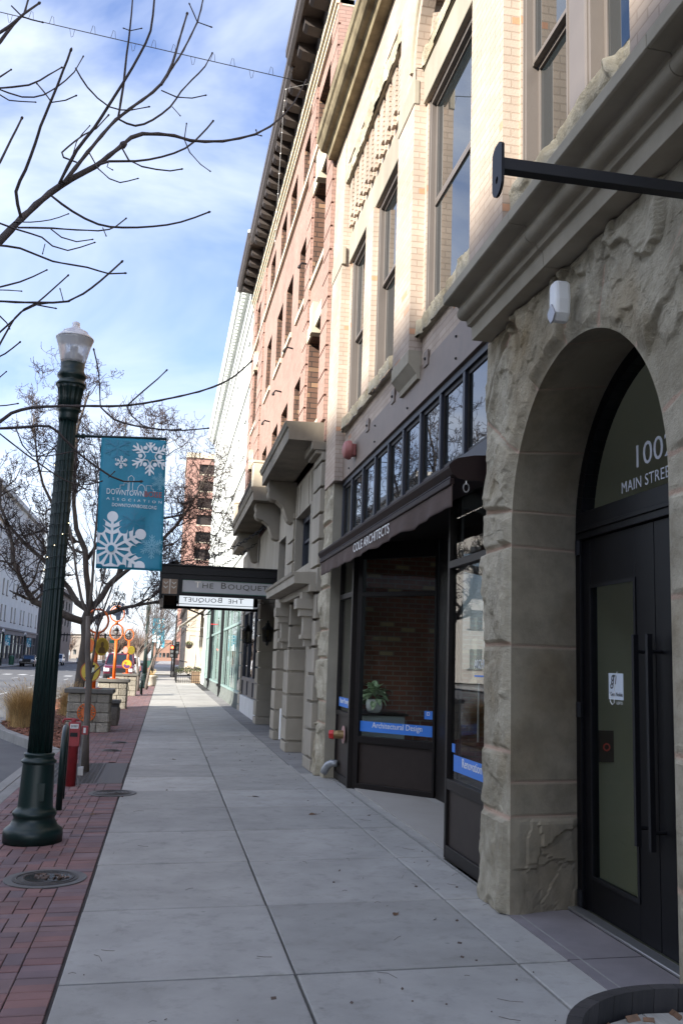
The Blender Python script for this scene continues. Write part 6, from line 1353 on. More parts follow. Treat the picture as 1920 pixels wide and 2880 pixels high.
[-1.211,6.2,3.003,0.0113,-1.16,6.227,3.046,0.0112,-1.102,6.262,3.115,0.0109,-1.05,6.287,3.147,0.0108,-0.983,6.317,3.178,0.0106,-0.897,6.353,3.203,0.0103,-0.799,6.394,3.226,0.0101,-0.694,6.436,3.247,0.0098,-0.586,6.479,3.268,0.0095,-0.481,6.519,3.287,0.0092,-0.375,6.56,3.312,0.0089,-0.271,6.599,3.346,0.0086,-0.159,6.642,3.391,0.0083,-0.016,6.695,3.45,0.0079,0.123,6.745,3.512,0.0075,0.223,6.782,3.567,0.0072,0.298,6.81,3.615,0.007,0.381,6.843,3.683,0.0068,0.441,6.87,3.751,0.0065,0.508,6.9,3.831,0.0063],
[-0.372,6.5,3.298,0.0059,-0.323,6.542,3.367,0.0057,-0.273,6.582,3.435,0.0055,-0.225,6.62,3.498,0.0053,-0.181,6.653,3.554,0.0051,-0.124,6.7,3.638,0.0049],
[-0.547,6.4,3.244,0.0065,-0.497,6.383,3.196,0.0063,-0.442,6.366,3.153,0.0061,-0.374,6.348,3.128,0.0059,-0.299,6.328,3.111,0.0056,-0.219,6.307,3.099,0.0054,-0.137,6.286,3.091,0.0051,-0.057,6.265,3.086,0.0049,0.023,6.244,3.085,0.0046,0.105,6.222,3.092,0.0043,0.187,6.2,3.102,0.0041],
[-0.548,6.4,3.255,0.0051,-0.558,6.37,3.363,0.005,-0.57,6.343,3.463,0.0048,-0.589,6.32,3.541,0.0047,-0.61,6.3,3.611,0.0046],
[-0.377,6.5,3.292,0.0052,-0.332,6.463,3.211,0.005,-0.25,6.417,3.137,0.0048,-0.138,6.365,3.105,0.0045,-0.07,6.333,3.104,0.0043,0.002,6.3,3.106,0.0041],
[-1.092,5.6,2.843,0.0092,-1.004,5.641,2.867,0.0088,-0.919,5.679,2.889,0.0085,-0.845,5.712,2.912,0.0082,-0.781,5.74,2.921,0.0079,-0.735,5.763,2.897,0.0077,-0.697,5.785,2.861,0.0075,-0.659,5.806,2.829,0.0073,-0.62,5.827,2.796,0.007,-0.574,5.851,2.764,0.0068,-0.523,5.876,2.733,0.0066,-0.462,5.904,2.699,0.0063,-0.404,5.93,2.67,0.006,-0.326,5.962,2.651,0.0057,-0.228,6,2.665,0.0053],
[-1.113,5.8,2.891,0.0051,-1.025,5.865,2.834,0.0049,-0.944,5.923,2.782,0.0047,-0.893,5.958,2.753,0.0045,-0.852,5.985,2.731,0.0044,-0.806,6.016,2.704,0.0043,-0.758,6.047,2.678,0.0042,-0.705,6.079,2.655,0.0041,-0.653,6.11,2.64,0.004,-0.557,6.161,2.651,0.0038,-0.487,6.2,2.685,0.0036],
[-1.068,5.4,3.248,0.0063,-1.048,5.4,3.307,0.0061,-1.028,5.4,3.36,0.0058,-1.005,5.4,3.417,0.0056,-0.981,5.4,3.468,0.0053,-0.951,5.4,3.51,0.0051,-0.867,5.4,3.564,0.0047,-0.786,5.4,3.584,0.0043,-0.695,5.4,3.602,0.0039],
[-0.866,5.4,3.561,0.0039,-0.815,5.4,3.556,0.0036,-0.763,5.4,3.552,0.0032],
[-1.026,5.2,3.153,0.0046,-0.985,5.237,3.197,0.0043,-0.957,5.267,3.24,0.0041,-0.926,5.3,3.29,0.0039],
[-0.984,5.8,2.902,0.0047,-0.946,5.846,2.815,0.0044,-0.889,5.885,2.758,0.0042,-0.801,5.928,2.774,0.0039,-0.731,5.962,2.8,0.0037,-0.653,6,2.832,0.0035],
[-0.421,5.9,2.658,0.0039,-0.39,5.9,2.694,0.0032],
[-1.071,5.3,3.459,0.0046,-1.043,5.3,3.434,0.0043,-1.005,5.3,3.4,0.0038,-0.99,5.3,3.373,0.0035],
[-1.059,5.5,2.959,0.004,-0.998,5.5,2.969,0.0036,-0.942,5.5,2.984,0.0032],
[-1.072,5.5,3.107,0.004,-1.058,5.548,3.152,0.0037,-1.039,5.6,3.199,0.0033]]
tr = thing('street_tree', 'bare young tree whose dark budded branches reach in from the upper left', 'tree', (-1.30, 4.45, gz(-1.3)))
MB().tube([(-1.30, 4.45, -.08), (-1.31, 4.46, .8), (-1.29, 4.47, 1.8), (-1.30, 4.50, 2.6), (-1.22, 4.53, 3.05), (-1.06, 4.595, 3.43)], [.075, .06, .052, .046, .034, .022], 14).build('trunk', M['bark'], tr, True)
big, sm, bud = MB(), MB(), MB(); rb = random.Random(6)
for r in BR:
    p = [(r[i], r[i + 1], r[i + 2]) for i in range(0, len(r), 4)]; rad = [r[i + 3] * .86 for i in range(0, len(r), 4)]
    # slight swelling at the nodes
    pts, rs_ = [p[0]], [rad[0]]
    for k in range(1, len(p)):
        a, b = Vector(p[k - 1]), Vector(p[k]); n = max(1, int((b - a).length / .05))
        for s in range(1, n + 1):
            t = s / n; w_ = a.lerp(b, t); node = (s == n)
            pts.append(w_ + Vector((rb.uniform(-1, 1), rb.uniform(-1, 1), rb.uniform(-1, 1))) * (rad[k] * .12)); rs_.append((rad[k - 1] + (rad[k] - rad[k - 1]) * t) * (1.22 if node else 1))
    (big if rad[0] > .009 else sm).tube(pts, rs_, 8 if rad[0] > .006 else 6)
    e = Vector(p[-1]); d = (e - Vector(p[-2])).normalized(); rr_ = rad[-1]
    bud.tube([e - d * rr_, e + d * rr_ * 1.2, e + d * rr_ * 3.2, e + d * rr_ * 4.6], [rr_ * 1.1, rr_ * 1.9, rr_ * 1.5, rr_ * .3], 6)
# limbs that carry the outer branches, outside the frame
for st in ((-1.052, 4.6, 3.44), (-1.30, 4.5, 2.6)): pass
lim = MB()
def limb(a, b, r0, r1, sag=.1):
    a, b = Vector(a), Vector(b); m_ = a.lerp(b, .5) + Vector((-.08, 0, -sag)); lim.tube([a, a.lerp(m_, .5) + Vector((-.03, 0, 0)), m_, m_.lerp(b, .6), b], [r0, r0 * .9, (r0 + r1) / 2, r1, r1], 8)
for k, r in enumerate(BR):
    s0 = Vector(r[:3]); c_ = camo.matrix_world.inverted() @ s0
    if c_.x / -c_.z < -.372 and k > 0: limb((-1.30, 4.5, min(2.55, max(1.9, s0.z - .8))) if s0.z < 4.2 else (-1.25, 4.52, 2.9), s0, max(.02, r[3] * 1.3), r[3])
lim.build('limb', M['bark'], tr, True); big.build('branch', M['bark'], tr, True); sm.build('twigs', M['twig'], tr, True); bud.build('buds', M['twig'], tr, True)

def grow(seed, base, h0, r0, levels, spread, up, twist, nseg=7, ln0=2.5, dense=1., lean=(0, 0), minr=.003, fork=4, knob=True):
    """branching skeleton -> list of (points, radii, level)"""
    rg = random.Random(seed); res = []
    def br(p, d, ln, r, lev):
        pts, rs_ = [Vector(p)], [r]; d = Vector(d).normalized(); n = nseg if lev < 3 else 5
        for i in range(n):
            d = (d + Vector((rg.gauss(0, twist), rg.gauss(0, twist), rg.gauss(0, twist) + up * (.5 if lev else .1)))).normalized(); pts.append(pts[-1] + d * ln / n); rs_.append(max(minr, r * (1 - .62 * (i + 1) / n)))
        res.append((pts, rs_, lev))
        if lev >= levels: return
        kids = int(rg.choice([fork, fork + 1, fork + 2]) * dense) if lev else fork + 1
        for k in range(kids):
            t = rg.uniform(.3, 1) if lev else rg.uniform(.72, 1); i = min(n - 1, int(t * n)); q = pts[i].lerp(pts[i + 1], t * n - i)
            dd = (pts[i + 1] - pts[i]).normalized(); ax = dd.orthogonal().normalized(); a = rg.uniform(0, 6.283); side = (Matrix.Rotation(a, 3, dd) @ ax)
            nd_ = (dd * (1 - spread) + side * spread * rg.uniform(.7, 1.3) + Vector((0, 0, .15))).normalized()
            br(q, nd_, ln * rg.uniform(.48, .72) if lev else ln0 * rg.uniform(.8, 1.2), max(minr, rs_[i] * rg.uniform(.5, .72)), lev + 1)
    br(base, (lean[0], lean[1], 1), h0, r0, 0); return res
def tree(name, label, loc, mat, tm, sk, group=None):
    t = thing(name, label, 'tree', loc, group); a, b, c_ = MB(), MB(), MB()
    for pts, rs_, lev in sk: (a if lev == 0 else b if lev <= 2 else c_).tube(pts, rs_, 12 if lev == 0 else 7 if lev == 1 else 5 if lev == 2 else 3, cap=lev < 2)
    a.build('trunk', mat, t, True); b.build('limb', mat, t, True); c_.build('twigs', tm, t, recalc=False); return t
# the big gnarled tree behind the lamp: hand-placed limbs, then grown twigs
def big_tree():
    rg = random.Random(12); bx, by = -2.30, 27.0; sk = []
    tr_ = [(bx, by, -.1), (bx + .02, by, .6), (bx + .06, by - .05, 1.3), (bx + .10, by, 2.0), (bx + .05, by, 2.5), (bx + .15, by, 2.9)]; sk.append(([Vector(p) for p in tr_], [.20, .15, .135, .13, .14, .12], 0))
    mains = [([(bx + .05, by, 2.45), (bx - .7, by - .2, 2.72), (bx - 1.35, by - .3, 2.95), (bx - 1.75, by - .4, 3.6), (bx - 2.05, by - .3, 4.5), (bx - 2.5, by - .2, 5.6), (bx - 2.8, by, 6.8)], .14), ([(bx + .1, by, 2.8), (bx - .5, by + .3, 3.4), (bx - 1.3, by + .3, 4.2), (bx - 2.2, by + .5, 5.0), (bx - 3.2, by + .6, 5.7)], .12), ([(bx + .15, by, 2.85), (bx + .0, by - .4, 3.8), (bx - .35, by - .5, 5.0), (bx - .5, by - .6, 6.4), (bx - .55, by - .6, 7.8), (bx - .3, by - .5, 9.0)], .13),
             ([(bx + .15, by, 2.8), (bx + .6, by, 3.5), (bx + 1.0, by + .2, 4.4), (bx + 1.1, by + .3, 5.6), (bx + 1.5, by + .3, 6.8), (bx + 1.6, by + .3, 8.0)], .125), ([(bx + .1, by, 2.4), (bx + .8, by - .3, 2.75), (bx + 1.6, by - .4, 3.0), (bx + 2.3, by - .4, 3.15), (bx + 2.9, by - .5, 2.9), (bx + 3.5, by - .5, 2.8)], .085), ([(bx + .6, by, 3.5), (bx + 1.6, by - .3, 4.3), (bx + 2.4, by - .4, 5.3), (bx + 3.0, by - .3, 6.4), (bx + 3.3, by - .3, 7.3)], .085), ([(bx - .35, by - .5, 4.6), (bx - 1.0, by - .8, 5.6), (bx - 1.5, by - .9, 6.8), (bx - 1.7, by - 1.0, 8.0)], .08), ([(bx + 1.05, by + .2, 5.0), (bx + 2.0, by + .5, 5.6), (bx + 2.9, by + .6, 6.0), (bx + 3.7, by + .6, 5.9)], .06), ([(bx + .9, by, 4.0), (bx + 1.9, by + .5, 4.2), (bx + 2.8, by + .5, 4.4), (bx + 3.5, by + .5, 4.2)], .05), ([(bx + .0, by - .3, 4.2), (bx + .6, by - .8, 5.2), (bx + .7, by - 1.0, 6.6), (bx + .8, by - 1.0, 8.2)], .07)]
    def sub(p, d, ln, r, lev):
        n = 6; pts, rs_ = [Vector(p)], [r]; d = Vector(d).normalized()
        for i in range(n):
            d = (d + Vector((rg.gauss(0, .30), rg.gauss(0, .30), rg.gauss(0, .30) + .10))).normalized(); pts.append(pts[-1] + d * ln / n); rs_.append(max(.0055, r * (1 - .6 * (i + 1) / n)) * (1.35 if rg.random() < .3 else 1))
        sk.append((pts, rs_, lev))
        if lev >= 3:
            for k in range(1 if lev == 5 else 2):      # fruiting spurs
                q = pts[rg.randint(1, n)]; s_ = Vector((rg.gauss(0, 1), rg.gauss(0, 1), rg.gauss(.2, .9))).normalized(); sk.append(([q, q + s_ * .035, q + s_ * rg.uniform(.05, .10)], [.005, .006, .008], 5))
        if lev >= 5: return
        for k in range({2: 5, 3: 4, 4: 2}[lev]):
            t = rg.uniform(.15, 1); i = min(n - 1, int(t * n)); q = pts[i].lerp(pts[i + 1], t * n - i); s_ = Vector((rg.gauss(0, 1), rg.gauss(0, 1), rg.gauss(.35, .9))).normalized()
            sub(q, (d * .35 + s_ * .9), ln * rg.uniform(.35, .7), max(.0042, rs_[i] * rg.uniform(.4, .65)), lev + 1)
    for pts, r in mains:
        P_ = [Vector(pts[0])]
        for a, b in zip(pts, pts[1:]):
            a, b = Vector(a), Vector(b); P_.append(a.lerp(b, .5) + Vector((rg.gauss(0, .05), rg.gauss(0, .05), rg.gauss(0, .05)))); P_.append(b)
        m = len(P_); rr_ = [r * .78 * (1 - .78 * i / (m - 1)) * rg.uniform(.92, 1.15) for i in range(m)]; sk.append((P_, rr_, 1))
        for k in range(int(5 + m * 1.0)):
            t = rg.uniform(.25, 1); i = min(m - 2, int(t * (m - 1))); q = P_[i].lerp(P_[i + 1], rg.random()); s_ = Vector((rg.gauss(0, 1), rg.gauss(0, .9), rg.gauss(.3, .8))).normalized()
            sub(q, (P_[i + 1] - P_[i]).normalized() * .4 + s_, rg.uniform(.7, 1.7), max(.012, rr_[i] * .45), 2)
    return sk
tree('street_tree', 'large gnarled bare tree spreading behind the nearest lamp and banner', (-2.3, 27.0, -.1), M['barkdark'], surf('dark_spur_twig', (.055,.038,.035), (.030,.022,.021), 20, .9), big_tree())
# thin pale tree in the iron grate
def thin():
    rg = random.Random(5); sk = [([Vector(p) for p in [(-1.0, 13.85, -.08), (-1.02, 13.85, .35), (-1.03, 13.86, .8), (-1.04, 13.85, 1.17), (-1.09, 13.85, 1.6), (-1.12, 13.85, 2.1)]], [.062, .048, .045, .046, .038, .034], 0)]
    ms = [([(-1.12, 13.85, 2.1), (-1.10, 13.84, 2.5), (-1.11, 13.84, 3.2), (-1.10, 13.8, 4.0), (-1.06, 13.8, 4.9)], .026), ([(-1.12, 13.85, 2.08), (-1.24, 13.9, 2.35), (-1.34, 13.95, 2.7), (-1.42, 14.0, 3.1), (-1.6, 14.1, 3.7), (-1.7, 14.2, 4.4)], .026), ([(-1.04, 13.85, 1.2), (-1.0, 13.8, 1.6), (-.965, 13.8, 1.95), (-.87, 13.78, 2.33), (-.75, 13.75, 2.75), (-.66, 13.7, 3.3), (-.6, 13.7, 3.9)], .019), ([(-1.03, 13.85, 1.16), (-.98, 13.8, 1.3), (-.90, 13.75, 1.38), (-.84, 13.7, 1.42)], .02), ([(-1.1, 13.85, 1.9), (-1.0, 13.9, 2.4), (-.9, 14.0, 3.0), (-.95, 14.1, 3.8)], .015)]
    for pts, r in ms:
        P_ = [Vector(p) for p in pts]; m = len(P_); rr_ = [max(.004, r * (1 - .7 * i / (m - 1))) for i in range(m)]; sk.append((P_, rr_, 1))
        if r == .02: continue
        for k in range(13):
            t = rg.uniform(.2, 1); i = min(m - 2, int(t * (m - 1))); q = P_[i].lerp(P_[i + 1], rg.random()); s_ = Vector((rg.gauss(0, 1), rg.gauss(0, 1), rg.gauss(.6, .5))).normalized(); d = ((P_[i + 1] - P_[i]).normalized() * .7 + s_ * .7).normalized(); ln = rg.uniform(.5, 1.1); pp = [q]; 
            for j in range(6): d = (d + Vector((rg.gauss(0, .1), rg.gauss(0, .1), rg.gauss(.05, .1)))).normalized(); pp.append(pp[-1] + d * ln / 6)
            sk.append((pp, [max(.0022, .008 * (1 - .7 * j / 6)) for j in range(7)], 3))
            for _ in range(4):
                j = rg.randint(1, 5); s2 = (d + Vector((rg.gauss(0, .7), rg.gauss(0, .7), rg.gauss(.2, .5)))).normalized(); sk.append(([pp[j], pp[j] + s2 * .18, pp[j] + s2 * .36 + Vector((0, 0, .04))], [.003, .0025, .002], 4))
    return sk
tree('street_tree', 'thin pale bare tree standing in the iron grate beside the red post', (-1.0, 13.85, -.08), M['barkpale'], M['twig'], thin())
for k, (x, y, s_, lb) in enumerate([(-1.15, 46.0, 1., 'slender bare tree just left of the second street lamp'), (-.82, 47.8, 2., 'slender bare tree just right of the second street lamp')]):
    tree('street_tree', lb, (x, y, -.07), M['barkpale'], M['twig'], grow(30 + k, (x, y, -.08), 2.2, .085, 3, .42, .12, .10, ln0=1.9, dense=1., minr=.006))
for k, (x, y, lb) in enumerate([(-1.1, 66, 'bare tree past the white building, near the crossing'), (-1.2, 104, 'bare tree on the far corner beyond the crossing')]):
    tree('street_tree', lb, (x, y, -.1), M['bark'], M['twig'], grow(50 + k, (x, y, -.1), 2.6, .12, 3, .45, .12, .12, ln0=2.6, minr=.012))
proto = None
for k, (x, y) in enumerate([(-19.6, 14), (-19.8, 23), (-19.5, 33), (-19.7, 44), (-19.6, 56)]):
    if proto is None: proto = tree('street_tree', 'bare street tree across the road', (x, y, -.1), M['bark'], M['twig'], grow(70, (x, y, -.1), 2.6, .15, 4, .5, .10, .14, ln0=3.0, minr=.008), 'bare trees across the road'); c_ = proto
    else: c_ = copy_tree(proto)
    c_.location = (x, y, -.1); c_.rotation_euler = (0, 0, k * 1.3); c_['label'] = 'bare street tree on the kerb opposite, %s' % ['level with the near shopfront', 'opposite the brick hotel', 'opposite the hotel canopy', 'opposite the white building', 'nearest the crossing'][k]
# ================================================================ buildings across the road and down the street
def block(name, label, cat, x0, x1, y0, y1, h, wmat, wins=None, face='+x', storefront=None, roofm=None, cornice=.5):
    t = thing(name, label, cat, ((x0 + x1) / 2, (y0 + y1) / 2, -.1)); xf, xb = (x1, x0) if face == '+x' else (x0, x1); sg = -1 if face == '+x' else 1
    w_ = MB(); hs = [] 
    if wins:
        for (yy, ww, zz, hh) in wins: hs.append((yy, yy + ww, zz, zz + hh))
    z0 = storefront or -.1
    grid_wall(w_, xf, xf + sg * .4, [y0, y1], [z0, h], hs)
    w_.box(min(xf + sg * .4, xb), max(xf + sg * .4, xb), y0, y0 + .4, -.1, h); w_.box(min(xf + sg * .4, xb), max(xf + sg * .4, xb), y1 - .4, y1, -.1, h); w_.box(min(xb, xb - sg * .3), max(xb, xb - sg * .3), y0 + .4, y1 - .4, -.1, h)
    w_.build('wall', wmat, t); MB().box(min(x0, x1) + .2, max(x0, x1) - .2, y0 + .2, y1 - .2, h - .5, h - .3).build('roof', roofm or M['cornbrown'], t)
    if cornice: MB().box(min(xf, xf - sg * cornice), max(xf, xf - sg * cornice), y0 - .2, y1 + .2, h - .6, h + .05).build('cornice', wmat, t)
    for (yy, ww, zz, hh) in wins or []:
        f = MB(); xx = xf + sg * .18; f.box(xx - .03, xx + .03, yy, yy + .08, zz, zz + hh); f.box(xx - .03, xx + .03, yy + ww - .08, yy + ww, zz, zz + hh); f.box(xx - .03, xx + .03, yy + .08, yy + ww - .08, zz + hh - .08, zz + hh); f.box(xx - .03, xx + .03, yy + .08, yy + ww - .08, zz + hh * .5 - .04, zz + hh * .5 + .04); f.box(xf - sg * .10, xf + sg * .2, yy - .12, yy + ww + .12, zz - .14, zz - .002)
        f = f.build('window', M['wframe'], t); MB().box(xx + sg * .01 - .004, xx + sg * .01 + .004, yy + .06, yy + ww - .06, zz, zz + hh - .06).build('pane', M['dglass'], f)
    if storefront:
        q = MB(); n = max(2, int((y1 - y0) / 3.4)); st = (y1 - y0) / n
        for k in range(n + 1): q.box(min(xf + sg * .06, xf + sg * .4), max(xf + sg * .06, xf + sg * .4), max(y0, y0 + k * st - .2), min(y1, y0 + k * st + .2), -.1, storefront)
        q.box(min(xf, xf + sg * .45), max(xf, xf + sg * .45), y0, y1, storefront - .9, storefront - .002); q.box(min(xf - sg * .25, xf), max(xf - sg * .25, xf), y0, y1, storefront - .3, storefront - .05); q.box(min(xf + sg * .1, xf + sg * .3), max(xf + sg * .1, xf + sg * .3), y0, y1, -.1, .6)
        for k in range(n):
            for tt_ in (.33, .66): q.box(min(xf + sg * .15, xf + sg * .25), max(xf + sg * .15, xf + sg * .25), y0 + (k + tt_) * st - .05, y0 + (k + tt_) * st + .05, .6, storefront - .9)
        q.box(min(xf + sg * .15, xf + sg * .25), max(xf + sg * .15, xf + sg * .25), y0, y1, 2.7, 2.82)
        q = q.build('shopfront', M['greystone'], t); MB().box(min(xf + sg * .2, xf + sg * .21), max(xf + sg * .2, xf + sg * .21), y0 + .3, y1 - .3, .5, storefront - .8).build('pane', M['dglass'], q)
    return t
M['wframe'] = surf('dark_window_frame', (.06,.055,.05), (.045,.04,.04), 3, .5); M['greystone'] = surf('grey_shop_stone', (.10,.10,.105), (.07,.07,.075), 2, .6)
hw = surf('pale_painted_wall', (.60,.57,.52), (.52,.49,.44), .6, .8)
rows = (5.6, 9.2, 12.8, 16.4)
block('apartment_building', 'white painted building across the road whose roof shades the near footway', 'building', -26, -22, -60, 12.6, 18.5, surf('white_stucco', (.58,.56,.51), (.50,.48,.43), .5, .8), [(-50 + 6.2 * k, 1.5, z, 2.0) for k in range(10) for z in rows], storefront=4.6)
hotel = block('apartment_building', 'long white building with tall narrow windows far left across the road', 'building', -38, -22, 98, 168, 23.0, hw, [(99.5 + 4.3 * k + (1.2 if k % 2 else 0), 1.15, z, 2.1) for k in range(16) for z in (5.8, 9.3, 12.8, 16.3)], storefront=4.9)
ew = MB(); eh = [(-36.4 + 3.6 * k, -34.9 + 3.6 * k, z, z + 2.1) for k in range(4) for z in (1.5, 5.8, 9.3, 12.8, 16.3)]; grid_wall(ew, 97.55, 98.0, [-38, -22], [-.1, 23.0], eh); ew.v = [(p[1], p[0], p[2]) for p in ew.v]; ew.build('end_wall', hw, hotel)
for (xa, xb, za, zb) in eh:
    f = MB().box(xa, xb, 97.7, 97.74, za + 1.0, za + 1.08).box(xa, xa + .08, 97.7, 97.74, za, zb).box(xb - .08, xb, 97.7, 97.74, za, zb).box(xa - .1, xb + .1, 97.45, 97.8, za - .14, za).build('window', M['wframe'], hotel); MB().box(xa + .05, xb - .05, 97.75, 97.76, za, zb).build('pane', M['dglass'], f)
block('dark_building', 'dark grey four storey building with white windows beyond the long white one', 'building', -34, -21, 174, 216, 14.0, surf('charcoal_cladding', (.045,.047,.055), (.035,.037,.043), .8, .6), [(178 + 6 * k, 2.2, z, 1.8) for k in range(6) for z in (4.2, 7.4, 10.6)], cornice=1.2)
block('low_building', 'low brick building across the road between the two white ones', 'building', -36, -24, 15, 40, 4.2, M['red'], [(17 + 4 * k, 2.2, 1.0, 2.0) for k in range(6)])
block('tan_building', 'tan two storey building past the crossing on the right', 'building', 2.4, 20, 100, 158, 8.6, surf('tan_stucco', (.50,.41,.31), (.44,.36,.27), .6, .85), [(102 + 6 * k, 2.0, z, 2.0) for k in range(9) for z in (1.2, 5.2)], face='-x', cornice=.35)
# tall brick tower far behind
t = thing('brick_tower', 'tall salmon brick tower rising behind the white building', 'building', (8, 228, 0)); q = MB(); hs = [(217 + 4.5 * k, 219.6 + 4.5 * k, z, z + 2.6) for k in range(5) for z in range(12, 46, 4)]
grid_wall(q, 2.4, 3.0, [215, 240], [0, 48], hs); tbm = brick('tower_brick', (.36,.215,.175), (.32,.185,.15), (.34,.2,.16), .3, .1, .01, .3, .1)
for z0, z1 in [(0, 12)] + [(z + 2.6, z + 4) for z in range(12, 46, 4)] + []: q.box(3.0, 14, 215, 215.6, z0, z1)
for z in range(12, 46, 4): q.box(3.0, 5.2, 215, 215.6, z, z + 2.6); q.box(9.4, 14, 215, 215.6, z, z + 2.6)
q.box(3.0, 14, 239.4, 240, 0, 48); q.box(13.4, 14, 215.6, 239.4, 0, 48); q.build('wall', tbm, t); MB().box(2.1, 14.3, 214.6, 240.4, 48, 49.2).build('parapet', M['cream'], t); MB().box(3.0, 13.4, 215.7, 239.4, 10, 47.8).box(3.0, 13.3, 217, 239, 8, 10).build('dark_core', M['panel'], t)  # dark block filling the tower behind its open windows
q = MB()
for z in range(12, 46, 4): q.box(5.2, 9.4, 214.9, 215.1, z, z + .25); q.box(2.3, 2.4, 216.6, 238.9, z - .3, z)
q.build('ledge', M['cream'], t)
for k, (x, y, w_, h_, d_, c_) in enumerate([(-34, 430, 14, 9, 20, (.30,.26,.22)), (-16, 470, 12, 7, 20, (.36,.32,.27)), (-1, 440, 9, 8, 16, (.30,.17,.12)), (12, 460, 12, 12, 16, (.42,.38,.33))]):
    t = thing('far_building', ['brown far building at the end of the street, left', 'low pale far building closing the street end', 'small far brick building at the end of the footway', 'pale far building at the end of the street, right'][k], 'building', (x, y, 0)); mm = surf('far_wall', c_, tuple(v * .8 for v in c_), .3, .9); q = MB(); q.box(x - w_ / 2, x + w_ / 2, y, y + d_, -.3, h_); q.prof_y([(x - w_ / 2 - .4, h_), (x + w_ / 2 + .4, h_), (x + w_ / 2 - 1, h_ + 1.6), (x - w_ / 2 + 1, h_ + 1.6)], y - .4, y + d_); q.build('wall', mm, t)
    for j in range(4): MB().box(x - w_ / 2 + 1 + j * (w_ - 2) / 4, x - w_ / 2 + 2.2 + j * (w_ - 2) / 4, y - .05, y - .01, 1.5, 3.6).build('window', M['dglass'], t)
# far wood
q = MB(); rg = random.Random(44)
for k in range(46):
    x = rg.uniform(-60, 6); y = rg.uniform(230, 400)
    if x > -3 and rg.random() < .5: x -= 20
    h_ = rg.uniform(6, 10); q.tube([(x, y, -.3), (x, y, h_ * .35)], [.25, .18], 4, False)
    for j in range(70):
        a = rg.uniform(0, 6.28); r = rg.uniform(.3, 1) * h_ * .42; b0 = Vector((x, y, h_ * rg.uniform(.25, .5))); e = Vector((x + r * math.cos(a), y + r * math.sin(a), h_ * rg.uniform(.45, 1.05))); m_ = b0.lerp(e, .5) + Vector((0, 0, rg.uniform(-.3, .8))); q.tube([b0, m_, e], [.10, .06, .03], 3, False)
        e2 = e + Vector((rg.uniform(-1, 1), rg.uniform(-1, 1), rg.uniform(0, 1.2))); q.tube([m_, m_.lerp(e2, .6), e2], [.05, .04, .03], 3, False)
struct(q, 'far_wood', surf('far_bare_wood', (.155,.105,.08), (.10,.07,.055), 1, .95), kind='stuff')

